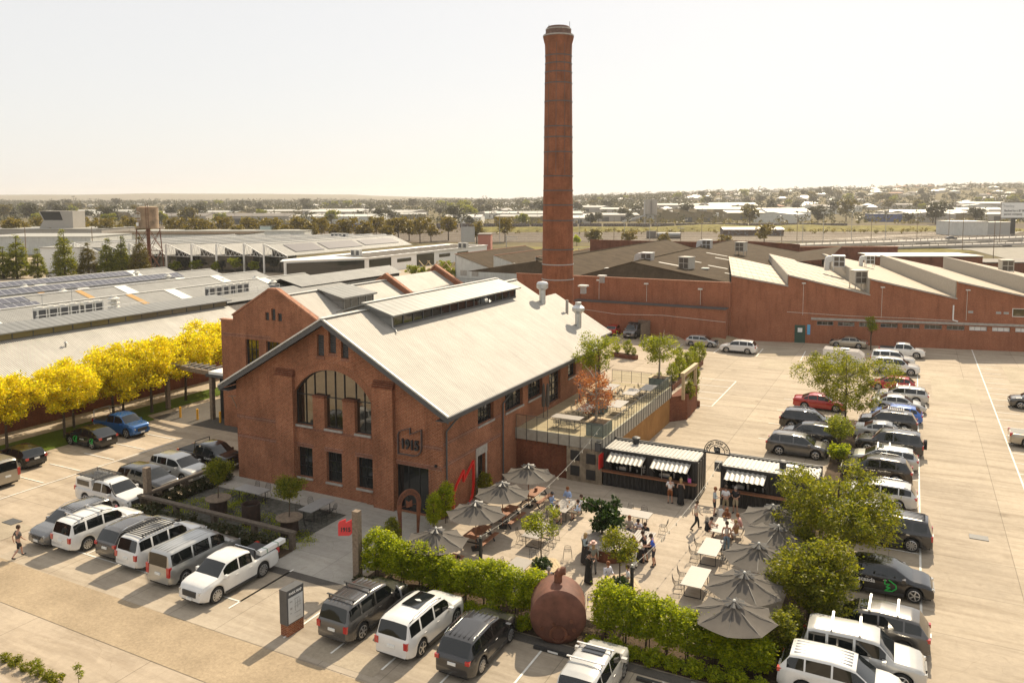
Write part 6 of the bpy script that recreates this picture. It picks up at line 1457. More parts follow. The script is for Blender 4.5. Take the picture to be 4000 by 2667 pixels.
TT = [(34.72,-1.18,0,.03,'pale courtyard table nearest the right umbrellas'),(34.6,2.7,0,.03,'pale courtyard table in front of the women at the kitchen table'),(34.6,5.9,0,.03,'pale table with people seated beside the second container'),(29.2,5.35,HP,.03,'pale table standing across, behind the round planter table'),(25.05,.4,0,.03,'pale table left of the small planter tree'),(24.95,4.6,0,.03,'pale table where five people sit drinking'),(26.0,-4.4,0,.03,'pale table by the hedge near the black light pole'),
      (10.9,-2.4,0,.03,'grey table in the shaded garden near the hall wall'),(5.2,-2.2,HP,.03,'long grey table in the shaded garden near the yard cars'),
      (24.2,24.6,0,3.2,'farthest pale table on the raised terrace'),(23.4,22.6,0,3.2,'second pale table on the raised terrace'),(23.7,18.3,0,3.2,'pale table beside the red tree on the terrace'),(21.6,13.0,HP,3.2,'pale table at the front edge of the terrace'),(21.9,16.2,0,3.2,'pale table in the middle of the terrace'),(21.2,23.4,0,3.2,'terrace table close to the glazed doors')]
SH = ['the table nearest the right umbrellas','the second table by the right umbrellas','the women\'s table','the crosswise table','the table left of the small tree','the drinkers\' table','the table by the hedge','the shaded table near the hall','the long shaded garden table','the farthest terrace table','the second terrace table','the table beside the red tree','the front terrace table','the middle terrace table','the terrace table by the doors']
num = ['first','second','third','fourth']
for i,(u,v,rz,z,l) in enumerate(TT):
    o = tp if i == 0 else copy_tree(tp); o.location = P(u,v,z); o.rotation_euler = (0,0,TH+rz); tag(o,l,'table','pale metal-legged tables')
    if i in (7,8):
        for c in o.children:
            if c.name.startswith('tabletop'): c.material_slots[0].material = M['greymetal']
    if i in (2,5): offs = [(-.85,.6),(.85,-.2)] if i == 2 else [(-.85,-.7)]
    else: offs = [(-.8,.55),(-.8,-.55),(.8,.5),(.8,-.5)]
    for k,(a,b) in enumerate(offs):
        a += rnd.uniform(-.06,.06); b += rnd.uniform(-.1,.1); ca, sa = math.cos(rz), math.sin(rz)
        side = {(0,0):'left side, far end',(0,1):'left side, near end',(1,0):'right side, far end',(1,1):'right side, near end'}[(int(a>0),int(b<0))]
        chair(u+a*ca-b*sa, v+a*sa+b*ca, rz+(-HP if a<0 else HP)+rnd.uniform(-.25,.25), 'wire chair, %s of %s'%(side,SH[i]), z)
for (u,v,rz,l) in [(28.5,-3.9,-1.8,'wire chair right of the left hexagonal planter bench'),(32.9,-4.1,-1.7,'wire chair right of the black pole by the planter bench'),(29.9,-5.0,.3,'wire chair tucked behind the boiler'),(27.4,-.7,.4,'wire chair left of the standing group'),(31.2,5.0,HP,'wire chair at the right end of the crosswise table'),(25.9,-1.9,.1,'wire chair behind the small planter tree'),(30.6,-5.2,.2,'wire chair under the right planter bench'),(6.4,-5.2,.5,'wire chair between the timber spool and the dark drum'),(10.0,-5.7,.8,'wire chair left of the second spool'),(12.2,-4.6,-.9,'wire chair right of the second spool')]: chair(u,v,rz,l)
# hexagonal timber planter benches
M['green_planter'] = plain('grey_green_planter',(.12,.15,.14),.7,var=.3)
def hexp(u,v,rz,lab):
    t = at('planter_bench',lab,'planter bench',u,v,.03,rz); f = MB(); n_ = 6; ro, ri = 1.12, .58
    pt_ = lambda r,k:(r*math.cos(math.pi*k/3),r*math.sin(math.pi*k/3))
    for k in range(6):
        for q in range(3):
            r0 = ri+(ro-ri)*q/3+.008; r1 = ri+(ro-ri)*(q+1)/3-.008; a,b,c,d = pt_(r0,k),pt_(r1,k),pt_(r1,k+1),pt_(r0,k+1); f.prism([a,b,c,d],'z',.68,.73)
    f.build('seat_ring',M['timber_pale'],t)
    f = MB(); f.prism([pt_(.9,k) for k in range(6)],'z',0,.675)
    for k in range(6):
        a,b = Vector(pt_(.92,k)),Vector(pt_(.92,k+1))
        for q in range(7): p = a.lerp(b,(q+.5)/7); f.bx(p.x,p.y,.34,.1,.03,.66,rz=math.atan2(b.y-a.y,b.x-a.x))
    f.build('box',M['timber_pale'],t); f = MB(); f.prism([pt_(.57,k) for k in range(6)],'z',.68,.7); f.build('soil',M['soil'],t); return t
hexp(27.1,-3.5,.2,'hexagonal timber planter bench with a small tree, left of the boiler'); hexp(31.5,-3.7,.1,'hexagonal timber planter bench in front of the black light pole')
# big round timber planter table with the weeping tree
rt_ = at('round_planter_table','large round slatted timber planter table under the weeping tree','planter table',29.3,.9,.03); f = MB(); f.lathe([(1.5,.78),(1.62,.82),(1.62,.88),(1.5,.9),(.01,.9)],32); f.build('top',plain('grey_slats',(.30,.26,.22),.8,var=.4,scale=5),rt_)
f = MB(); f.lathe([(1.25,0),(1.3,.78)],28); f.build('drum',M['rust'],rt_,smooth=40)
t2 = at('slatted_table','long slatted timber table where the blue-shirt group gathers','table',30.9,1.6,.03); f = MB()
for i in range(8): f.box(-.55+.14*i,-.43+.14*i,-1.2,1.2,.86,.9)
f.build('tabletop',M['stone_top'],t2)
for y in (-.9,.9): f = MB(); f.box(-.45,.45,y-.04,y+.04,0,.85); f.build('trestle',M['black'],t2)
for (u,v,l) in [(5.0,-4.9,'timber cable spool planter with a tree, left in the shaded garden'),(11.2,-5.2,'timber cable spool planter with a tree, right in the shaded garden')]:
    t = at('spool_planter',l,'planter',u,v,.03); f = MB(); f.lathe([(.75,1.0),(.8,1.02),(.8,1.08),(.75,1.1),(.01,1.1)],24); f.build('top',M['timber'],t); f = MB(); f.lathe([(.55,0),(.52,1.0)],24); f.build('drum',M['pot_dark'],t,smooth=40)
t = at('fire_drum','dark steel drum between the two spool planters','drum',8.0,-5.1,.03); f = MB(); f.lathe([(.55,0),(.56,1.3),(.5,1.3),(.5,.2)],24,cap=False); f.build('shell',M['pot_dark'],t,smooth=40); f = MB(); f.cyl((0,0,.05),(0,0,1.0),.48,n=20); f.build('core',M['dark'],t)
for (u,v,z,l) in [(24.3,12.4,3.2,'grey-green planter box holding the red-leaved tree'),(24.1,28.1,3.2,'grey-green planter box at the far end of the terrace'),(21.2,20.4,3.2,'grey-green planter box under the green terrace tree'),(22.3,17.9,3.2,'small planter box in the middle of the terrace')]:
    t = at('planter_box',l,'planter',u,v,z,0,'terrace planter boxes'); w_ = .72 if 'small' not in l else .5; f = MB(); f.box(-w_,w_,-w_,w_,0,.95); f.build('box',M['green_planter'],t); f = MB(); f.box(-w_-.06,w_+.06,w_-.3,w_+.06,.953,1.0); f.box(-w_-.06,-w_+.2,-w_-.06,w_-.3,.953,1.0); f.build('timber_lid',M['timber_pale'],t); f = MB(); f.box(-w_+.22,w_-.03,-w_+.03,w_-.32,.952,.97); f.build('soil',M['soil'],t)
t = at('folded_umbrella','pair of folded grey umbrellas against the hall wall on the terrace','umbrella',18.9,14.6,3.2)
for dx in (0,.28): f = MB(); f.lathe([(.03,.0),(.03,.9)],6,(dx,dx*.5,0)); f.lathe([(.14,.85),(.17,1.4),(.1,2.5),(.02,2.7)],8,(dx,dx*.5,0)); f.build('canopy' ,M['canvas'],t)
# light poles and festoon strings
def lpole(u,v,h,lab):
    t = at('light_pole',lab,'pole',u,v,.03,0,'black festoon light poles'); f = MB(); f.bx(0,0,h/2,.14,.14,h); f.build('post',M['trim'],t); f = MB(); f.cyl((0,0,h),(0,0,h+.12),.05,n=8); f.build('bracket',M['steel'],t)
lpole(24.35,-5.2,2.35,'black light pole at the left rear of the hedge'); lpole(32.55,-5.0,2.45,'black light pole behind the right planter bench')
M['bulb'] = plain('glass_bulb',(.6,.55,.42),.1,var=0)
def festoon(lab,a,b,sag,n_):
    t = thing('festoon_lights',lab,'string lights',(0,0,0)); t['group'] = 'festoon light strings'; f = MB(); pts = []
    for i in range(n_*2+1):
        s_ = i/(n_*2); p = a.lerp(b,s_); pts.append(Vector((p.x,p.y,p.z-sag*4*s_*(1-s_))))
    f.tube([tuple(p) for p in pts],.008,3); f.build('cable',M['cream_metal'],t)
    f = MB()
    for p in pts[1::2]: f.cyl(tuple(p),(p.x,p.y,p.z-.08),.02,n=5); f.lathe([(.02,-.08),(.045,-.13),(.04,-.18),(.001,-.2)],6,(p.x,p.y,p.z))
    f.build('bulbs',M['bulb'],t)
festoon('string of bulbs from the hedge-side pole up to the terrace corner',P(24.35,-5.2,2.45),P(25.0,10.8,4.2),.7,13)
festoon('string of bulbs from the planter pole to the second container',P(32.55,-5,2.5),P(33.3,11.0,2.95),.5,13)
festoon('string of bulbs across the courtyard hedge to the right umbrellas',P(32.55,-3.95,2.95),P(31.9,11.0,2.7),.9,13) if False else None
f = MB(); f.box(-.5,.5,-.35,.35,0,.03); dg_ = f.build('drain_grate',M['gutter']); dg_.location = G(2248,1234,.012); dg_.rotation_euler = (0,0,TH); tag(dg_,'small steel drain grate in the open car park lane','drain')
f = MB(); f.box(-.5,.5,-.35,.35,0,.03); dg_ = f.build('drain_grate',M['gutter']); dg_.location = G(28,1198,.012); dg_.rotation_euler = (0,0,TH); tag(dg_,'steel drain grate by the walking man at the left edge','drain')
# ================================================================ PEOPLE
def grow(name, pts, edges, rad, root=0, sub=1):
    me = bpy.data.meshes.new(name); me.from_pydata([tuple(p) for p in pts], edges, []); o = bpy.data.objects.new(name, me); C.objects.link(o)
    sk = o.modifiers.new('s','SKIN'); sk.use_smooth_shade = True
    for i, r in enumerate(rad):
        v = me.skin_vertices[0].data[i]; r = r if isinstance(r, tuple) else (r, r); v.radius = r; v.use_root = (i == root)
    sb = o.modifiers.new('d','SUBSURF'); sb.levels = sub; sb.render_levels = sub
    dg = bpy.context.evaluated_depsgraph_get(); out = bpy.data.meshes.new_from_object(o.evaluated_get(dg)); bpy.data.objects.remove(o); out.name = name
    out.polygons.foreach_set('use_smooth',[True]*len(out.polygons)); return out
POSE = {
 'stand': dict(pel=(0,0,.95),chest=(0,0,1.33),neck=(.0,0,1.49),head=(.03,0,1.66),el=[(-.03,.25,1.14),(-.03,-.25,1.14)],wr=[(.06,.25,.90),(.06,-.25,.90)],kn=[(.02,.10,.50),(.02,-.11,.50)],an=[(-.02,.11,.08),(-.02,-.12,.08)],toe=[(.13,.13,.03),(.13,-.14,.03)]),
 'drink': dict(pel=(0,0,.95),chest=(.01,0,1.33),neck=(.02,0,1.49),head=(.07,0,1.65),el=[(-.02,.25,1.14),(.02,-.25,1.13)],wr=[(.22,.16,1.12),(.25,-.12,1.16)],kn=[(.02,.10,.50),(.05,-.11,.50)],an=[(-.02,.11,.08),(-.02,-.14,.08)],toe=[(.13,.13,.03),(.13,-.16,.03)]),
 'cross': dict(pel=(0,0,.95),chest=(-.01,0,1.33),neck=(.0,0,1.49),head=(.03,0,1.66),el=[(.03,.24,1.13),(.03,-.24,1.13)],wr=[(.2,-.05,1.18),(.22,.05,1.14)],kn=[(.02,.13,.50),(.02,-.13,.50)],an=[(-.02,.16,.08),(-.02,-.16,.08)],toe=[(.12,.2,.03),(.12,-.2,.03)]),
 'walk': dict(pel=(0,0,.94),chest=(.03,0,1.32),neck=(.05,0,1.48),head=(.08,0,1.65),el=[(-.14,.24,1.15),(.08,-.24,1.13)],wr=[(-.1,.24,.91),(.24,-.2,.98)],kn=[(.2,.09,.52),(-.05,-.1,.5)],an=[(.24,.1,.1),(-.36,-.1,.16)],toe=[(.40,.11,.06),(-.25,-.11,.04)]),
 'reach': dict(pel=(-.02,0,.95),chest=(.06,0,1.31),neck=(.1,0,1.46),head=(.16,0,1.62),el=[(.18,.24,1.16),(.1,-.24,1.14)],wr=[(.42,.2,1.12),(.32,-.14,1.06)],kn=[(.04,.12,.50),(-.02,-.11,.50)],an=[(-.02,.14,.08),(-.12,-.12,.08)],toe=[(.13,.16,.03),(.03,-.14,.03)]),
 'sit': dict(pel=(0,0,.53),chest=(.02,0,.92),neck=(.04,0,1.07),head=(.07,0,1.24),el=[(.05,.26,.74),(.05,-.26,.74)],wr=[(.3,.16,.74),(.28,-.18,.72)],kn=[(.43,.13,.53),(.43,-.13,.53)],an=[(.38,.14,.09),(.36,-.14,.09)],toe=[(.53,.15,.04),(.51,-.16,.04)]),
 'sitlean': dict(pel=(0,0,.53),chest=(.13,0,.9),neck=(.2,0,1.04),head=(.26,0,1.2),el=[(.32,.24,.8),(.26,-.25,.79)],wr=[(.5,.1,.86),(.46,-.12,.84)],kn=[(.43,.12,.53),(.43,-.12,.53)],an=[(.3,.13,.09),(.26,-.13,.09)],toe=[(.45,.15,.04),(.4,-.15,.04)]),
}
PM = {}
def pose_meshes(k):
    if k in PM: return PM[k]
    p = POSE[k]; V = Vector; pel, ch_, ne, he = V(p['pel']), V(p['chest']), V(p['neck']), V(p['head'])
    pts = [pel, pel.lerp(ch_,.5), ch_, ne, he-V((0,0,.07)), he+V((.0,0,.02)), he+V((-.01,0,.09))]; ed = [(0,1),(1,2),(2,3),(3,4),(4,5),(5,6)]; rad = [(.13,.10),(.12,.095),(.14,.11),.05,.062,.085,.06]
    sh = []
    for i, s_ in enumerate((1,-1)):
        S_ = ch_+V((0,s_*.17,.08)); E_ = V(p['el'][i]); W_ = V(p['wr'][i]); b = len(pts); d = (W_-E_).normalized(); side = d.cross(V((1,0,.2))).normalized()
        hnd = W_+d*.07; pts += [S_, S_.lerp(E_,.5), E_, W_, hnd]; rad += [.058,.048,.038,.026,(.03,.016)]; ed += [(2,b),(b,b+1),(b+1,b+2),(b+2,b+3),(b+3,b+4)]
        cur = V((1,0,-.1))*.02
        for q,(off,ln) in enumerate(((-.027,.055),(-.009,.068),(.009,.064),(.027,.05))):
            c0 = len(pts); a = hnd+side*off+d*.03; pts += [a, a+d*ln*.6+cur*.5, a+d*ln+cur*1.4]; rad += [.0085,.008,.0065]; ed += [(b+4,c0),(c0,c0+1),(c0+1,c0+2)]
        c0 = len(pts); a = W_+d*.03+V((.028,0,0)); pts += [a, a+d*.035+V((.025,0,0))]; rad += [.010,.008]; ed += [(b+3,c0),(c0,c0+1)]
        sh.append((S_,E_,W_))
    leg = []
    for i, s_ in enumerate((1,-1)):
        H_ = pel+V((0,s_*.09,-.03)); K_, A_, T_ = V(p['kn'][i]), V(p['an'][i]), V(p['toe'][i]); b = len(pts)
        pts += [H_, H_.lerp(K_,.5), K_, K_.lerp(A_,.4), A_, T_]; rad += [.088,.076,.054,.052,.036,(.035,.025)]; ed += [(0,b),(b,b+1),(b+1,b+2),(b+2,b+3),(b+3,b+4),(b+4,b+5)]; leg.append((H_,K_,A_,T_))
    out = {'body': grow('body', pts, ed, rad)}
    def part(name, P_, E_, R__): out[name] = grow(name, P_, E_, R__)
    P_ = [pel+V((0,0,.03)), pel.lerp(ch_,.5), ch_, ne-V((0,0,.05))]; E2 = [(0,1),(1,2),(2,3)]; R2 = [(.165,.13),(.15,.12),(.165,.135),.075]; tank = (list(P_),list(E2),list(R2)); longs = None
    def sleeves(full):
        P2, E3, R3 = list(P_), list(E2), list(R2)
        for S_,El,Wr in sh:
            b = len(P2); P2 += [S_, S_.lerp(El,.75)]; R3 += [.078,.066]; E3 += [(2,b),(b,b+1)]
            if full: P2 += [El, El.lerp(Wr,.85)]; R3 += [.055,.04]; E3 += [(b+1,b+2),(b+2,b+3)]
        return P2, E3, R3
    part('tee', *sleeves(False)); part('shirt', *sleeves(True)); part('tank', *tank)
    def legs(fr, wide=1):
        P2, E3, R3 = [pel+V((0,0,.04)), pel], [(0,1)], [(.155,.125),(.16,.13)]
        for H_,K_,A_,T_ in leg:
            b = len(P2); P2 += [H_, H_.lerp(K_,.6)]; R3 += [.105,.092*wide]; E3 += [(1,b),(b,b+1)]
            if fr >= 1: P2 += [K_]; R3 += [.07*wide]; E3 += [(b+1,b+2)]
            if fr >= 2: P2 += [K_.lerp(A_,.5), A_]; R3 += [.064*wide,.052*wide]; E3 += [(b+2,b+3),(b+3,b+4)]
        return P2, E3, R3
    part('shorts', *legs(1)); part('trousers', *legs(2))
    f = MB()
    for H_,K_,A_,T_ in leg: f.tube([tuple(A_-V((.03,0,.03))),tuple(T_+V((.03,0,0)))],.045,8)
    out['shoes'] = f.mesh('shoes',smooth=60)
    f = MB(); lo = .12 if k not in ('sit','sitlean') else .35
    f.lathe([(.24,lo-pel.z+.0),(.19,-.35),(.17,-.1),(.15,.05),(.155,.25),(.16,.42),(.10,.44)],14,tuple(pel)) if k not in ('sit','sitlean') else f.lathe([(.2,-.12),(.2,-.02),(.16,.15),(.165,.38),(.1,.44)],14,tuple(pel.lerp(ch_,.15)))
    out['dress'] = f.mesh('dress',smooth=60)
    f = MB(); f.lathe([(.15,.0),(.2,-.38),(.17,-.4)],12,tuple(pel+V((0,0,.06))),cap=False); out['skirt'] = f.mesh('skirt',smooth=60)
    def hairm(long):
        f = MB(); f.lathe([(.098,-.06),(.108,.0),(.105,.05),(.085,.10),(.045,.128),(.001,.134)],12,tuple(he+V((-.022,0,.012))))
        if long: f.lathe([(.03,-.34),(.075,-.26),(.09,-.1),(.085,.02)],10,tuple(he+V((-.06,0,0))))
        return f.mesh('hair',smooth=60)
    out['hair'] = hairm(0); out['hairlong'] = hairm(1)
    f = MB(); f.lathe([(.2,.06),(.2,.07),(.105,.075),(.1,.17),(.06,.18),(.001,.17)],18,tuple(he)); out['hat'] = f.mesh('hat',smooth=40)
    f = MB(); f.lathe([(.108,.03),(.105,.09),(.06,.14),(.001,.145)],12,tuple(he+V((-.01,0,0)))); f.bx(he.x+.14,he.y,he.z+.045,.13,.15,.012); out['cap'] = f.mesh('cap',smooth=40)
    f = MB()
    for s_ in (-1,1): f.bx(he.x+.082,he.y+s_*.032,he.z+.012,.02,.024,.014)
    out['eyes'] = f.mesh('eyes')
    f = MB(); f.prism([(he.x+.075,he.z+.01),(he.x+.112,he.z-.028),(he.x+.075,he.z-.032)],'y',-.013,.013)
    for s_ in (-1,1): f.bx(he.x,he.y+s_*.09,he.z-.01,.035,.02,.055)
    out['features'] = f.mesh('features',smooth=60)
    f = MB(); f.bx(he.x+.088,he.y,he.z-.062,.016,.046,.012); out['mouth'] = f.mesh('mouth')
    f = MB(); f.bx(he.x+.09,he.y,he.z+.014,.02,.15,.035); out['glasses'] = f.mesh('glasses')
    wr = V(p['wr'][1]); f = MB(); f.lathe([(.032,-.02),(.038,.11),(.0,.11)],10,tuple(wr+V((.09,0,0)))); out['glass_beer'] = f.mesh('beer')
    PM[k] = out; return out
CL = {}
def cloth(c, rough=.85):
    if c not in CL: CL[c] = plain('cloth_%02d'%len(CL), c, rough, var=.12, scale=9)
    return CL[c]
M['skin'] = plain('skin',(.46,.26,.18),.55,var=.08,scale=6); M['skin2'] = plain('skin_tanned',(.36,.19,.12),.55,var=.08,scale=6); M['lip'] = plain('lip',(.35,.12,.1),.5,var=0)
HB,HL,HD,HG,HR = (.05,.028,.015),(.36,.24,.11),(.012,.01,.009),(.3,.28,.26),(.22,.08,.03)
def person(lab,u,v,face,pose,top,tc,bot,bc,hair=HB,long=0,hat=None,hatc=None,sc=1.0,z=.03,shoes=(.03,.03,.03),extra=None,grp=None,skin='skin'):
    m = pose_meshes(pose); t = at('person',lab,'person',u,v,z,R_(face),grp); t.scale = (sc,sc,sc)
    b = link(m['body'],'body',M[skin],t); link(m['features'],'nose_and_ears',M[skin],b); link(m['eyes'],'eyes',M['dark'],b); link(m['mouth'],'mouth',M['lip'],b)
    if top: link(m[top],{'tee':'t_shirt','tank':'vest'}.get(top,top),cloth(tc),t)
    if bot: link(m[bot],bot,cloth(bc),t)
    link(m['hairlong' if long else 'hair'],'hair',cloth(hair),t)
    if shoes: link(m['shoes'],'shoes',cloth(shoes),t)
    if hat: link(m[hat],hat,cloth(hatc),t)
    if extra == 'glasses': link(m['glasses'],'sunglasses',M['black'],t)
    return t
GB_ = 'people in the beer garden'
g_ = G(43,1281,0); uu,vv = uv_of(g_)
wm_ = person('man in dark t-shirt and black shorts walking past the parked suvs carrying white papers',uu,vv,85,'walk','tee',(.09,.08,.075),'shorts',(.015,.015,.015),HB,sc=1.05)
f = MB(); f.bx(.1,.27,.82,.03,.26,.34,rx=.3); o = f.build('papers',M['white']); o.location = wm_.location; o.rotation_euler = wm_.rotation_euler; tag(o,'white papers held by the man walking past the suvs','papers')
person('blond customer in white t-shirt and rust shorts at the bar counter',30.3,9.75,95,'drink','tee',(.7,.68,.66),'shorts',(.22,.07,.02),HL,grp=GB_)
person('blonde woman in long black strapless dress at the bar counter',31.0,9.8,90,'drink','dress',(.012,.012,.013),None,None,HL,1,grp=GB_)
person('man in grey-blue shirt and black shorts between the two containers',33.35,9.1,5,'drink','shirt',(.38,.43,.45),'shorts',(.02,.02,.022),HR,sc=1.04,grp=GB_)
person('man with sunglasses, white shirt and khaki shorts, arms crossed',33.95,9.6,-80,'cross','tee',(.66,.66,.68),'shorts',(.28,.23,.14),HB,extra='glasses',sc=1.04,grp=GB_)
person('man in black printed t-shirt at the kitchen counter',34.5,10.0,-100,'drink','tee',(.015,.017,.022),'shorts',(.4,.33,.22),HG,grp=GB_)
person('man in cream shirt and black trousers walking with a drink',32.85,6.35,40,'walk','shirt',(.62,.55,.45),'trousers',(.02,.02,.02),HB,sc=1.04,grp=GB_)
person('woman in beige top and blue jeans standing at the women\'s table',35.15,4.15,95,'stand','tank',(.55,.49,.42),'trousers',(.17,.24,.31),HB,grp=GB_)
person('woman in black dress seated left of the table near the kitchen',33.75,5.5,0,'sitlean','dress',(.012,.012,.012),None,None,HD,grp=GB_)
person('woman in pink blouse seated at the far right of the kitchen table',35.5,6.7,180,'sitlean','tee',(.55,.3,.28),'shorts',(.6,.55,.5),HR,grp=GB_)
person('woman in tan backless top and white skirt, seated back to the camera',35.4,5.6,150,'sit','tank',(.36,.22,.1),'shorts',(.72,.7,.68),HL,grp=GB_,skin='skin2')
person('brown-haired woman seated at the far end of the kitchen table',34.5,7.5,-90,'sitlean','shirt',(.2,.09,.05),'trousers',(.05,.05,.06),HR,1,grp=GB_)
person('man in light blue shirt seated at the far end of the drinkers\' table',24.5,6.2,-90,'sit','shirt',(.36,.46,.68),'trousers',(.03,.03,.035),HR,grp=GB_)
person('man in blue shirt and cap seated left of the drinkers\' table',23.9,4.9,0,'sit','shirt',(.25,.33,.5),'trousers',(.15,.17,.2),HB,hat='cap',hatc=(.05,.05,.06),grp=GB_)
person('man in white shirt seated right of the drinkers\' table, far side',26.0,5.4,180,'sitlean','shirt',(.72,.72,.74),'trousers',(.2,.18,.15),HB,grp=GB_)
person('man in pale blue shirt seated right of the drinkers\' table, near side',26.0,4.4,180,'sit','shirt',(.42,.52,.68),'shorts',(.3,.25,.18),HB,grp=GB_)
person('person in black top seated at the near end of the drinkers\' table',25.1,3.0,90,'sit','tee',(.02,.02,.02),'shorts',(.32,.26,.16),HB,grp=GB_)
person('woman in denim jacket and dark floral skirt left of the round table',28.5,-.9,10,'drink','shirt',(.3,.36,.38),'dress',(.035,.03,.03),HL,1,extra='glasses',grp=GB_)
person('woman in pink brimmed hat and grey jacket beside the round table',29.35,-1.8,110,'stand','shirt',(.2,.2,.17),'trousers',(.1,.1,.1),HL,1,hat='hat',hatc=(.65,.42,.36),grp=GB_)
person('woman in long black clothes standing in front of the round table',29.5,-2.9,60,'drink','shirt',(.012,.012,.012),'dress',(.014,.014,.014),HD,grp=GB_)
person('man in bright blue patterned shirt by the slatted table',31.95,.55,200,'reach','tee',(.05,.12,.55),'shorts',(.04,.04,.05),HB,sc=1.04,grp=GB_)
person('man in black vest with teal pouch leaning on the slatted table',31.4,.75,170,'reach','tee',(.02,.025,.03),'shorts',(.025,.025,.035),HB,sc=1.02,grp=GB_,skin='skin2')
person('woman in black top and white trousers by the slatted table',31.15,-.25,170,'drink','tee',(.015,.015,.015),'trousers',(.6,.6,.58),HR,1,grp=GB_)
person('woman in beige knit top seated at the far side of the slatted table',29.6,3.5,-80,'sit','shirt',(.45,.4,.34),'trousers',(.1,.1,.1),HR,1,grp=GB_)
person('man in white t-shirt with beard seated beyond the slatted table',30.2,3.5,-90,'sitlean','tee',(.68,.66,.7),'shorts',(.1,.1,.12),HD,grp=GB_,skin='skin2')
person('person in black top seated at the right corner of the slatted table',30.8,3.2,-110,'sitlean','tee',(.02,.02,.02),'shorts',(.05,.05,.05),HB,grp=GB_)
person('red-haired man in white shirt seated on the right planter bench',30.5,-2.75,-30,'sit','shirt',(.66,.68,.78),'trousers',(.05,.06,.08),HR,grp=GB_)
person('man in white shirt drinking, seated behind the right planter bench',31.6,-2.65,-150,'sit','tee',(.72,.72,.75),'shorts',(.15,.08,.06),HB,grp=GB_)
person('grey-haired person in blue top seated between boiler and planter',28.1,-4.75,150,'sit','tee',(.06,.12,.2),'trousers',(.05,.05,.06),HG,grp=GB_)
person('person in dark navy top seated just left of the boiler',27.5,-5.6,90,'sit','shirt',(.05,.055,.08),'trousers',(.04,.04,.04),HB,grp=GB_)
person('dark-haired person seated under the umbrella by the hedge, left',21.7,-5.3,0,'sit','tee',(.1,.05,.04),'trousers',(.05,.05,.05),HD,grp=GB_)
person('dark-haired person seated under the umbrella by the hedge, right',23.3,-5.6,180,'sit','tee',(.3,.2,.15),'trousers',(.05,.05,.05),HB,grp=GB_)
person('person in blue jeans standing near the glazed terrace doors',19.5,20.6,20,'stand','tee',(.1,.12,.16),'trousers',(.07,.11,.2),HB,z=3.2,grp=GB_)
person('person in dark clothes seated under the nearest right umbrella',37.0,-4.6,-90,'sit','tee',(.3,.12,.08),'shorts',(.02,.02,.02),HB,grp=GB_)
for i,(u,v,z) in enumerate([(25.1,5.0,.8),(25.3,4.3,.8),(24.8,4.1,.8),(34.4,7.0,.8),(34.3,5.6,.8)]):
    f = MB(); f.lathe([(.03,0),(.038,.13),(.0,.13)],10); o = f.build('beer_glass',plain('beer',(.5,.22,.03),.1,var=0) if i==0 else bpy.data.materials['beer'],smooth=40); o.location = P(u,v,z); tag(o,['amber beer glass at the middle of the drinkers\' table','amber beer glass at the right edge of the drinkers\' table','amber beer glass at the left edge of the drinkers\' table','dark beer glass at the far end of the kitchen table','beer glass on the left of the kitchen table'][i],'glass','beer glasses')
f = MB(); f.bx(0,0,.2,.3,.3,.4); o = f.build('paper_bag',M['white']); o.location = P(33.75,9.2,.03); tag(o,'white paper bag on the ground between the two men','bag')
# ================================================================ VEGETATION
def leaf_mesh(blobs, n_cl, per, lsz, crad, seed, gap=.32, flat=.0, up=.3, droop=0, shell=.5, asp=.5):
    r = random.Random(seed); vs = []; fs = []
    wt_ = [b[3]*b[4]*b[5] for b in blobs]; tot = 0; tries = 0
    while tot < n_cl and tries < n_cl*8:
        tries += 1; b = r.choices(blobs, wt_)[0]
        d = Vector((r.gauss(0,1), r.gauss(0,1), r.gauss(0,1))); d = d.normalized() if d.length > 1e-4 else Vector((0,0,1)); q = r.uniform(shell,1)**.6
        c = Vector((b[0]+d.x*b[3]*q, b[1]+d.y*b[4]*q, b[2]+d.z*b[5]*q))
        if noise.noise(c*(1.1/max(.5,crad*2.2))+Vector((seed,0,0))) < -gap: continue
        if any(((c.x-o_[0])/o_[3])**2+((c.y-o_[1])/o_[4])**2+((c.z-o_[2])/o_[5])**2 < .28 for o_ in blobs if o_ is not b): continue
        tot += 1
        for _ in range(per):
            p = c + Vector((r.gauss(0,crad*.5), r.gauss(0,crad*.5), r.gauss(0,crad*.4)))
            a = Vector((r.gauss(0,1), r.gauss(0,1), r.gauss(0,.6)-droop)).normalized(); nn = (Vector((r.gauss(0,1),r.gauss(0,1),r.gauss(0,1)+up*2))).normalized(); s_ = a.cross(nn)
            if s_.length < .05: continue
            s_.normalize(); l = lsz*r.uniform(.6,1.3); w_ = l*asp; k = len(vs)
            vs += [p-a*l*.5, p+s_*w_*.5, p+a*l*.5, p-s_*w_*.5]; fs.append((k,k+1,k+2,k+3))
    me = bpy.data.meshes.new('foliage'); me.from_pydata([tuple(v) for v in vs], [], fs); me.update(); return me
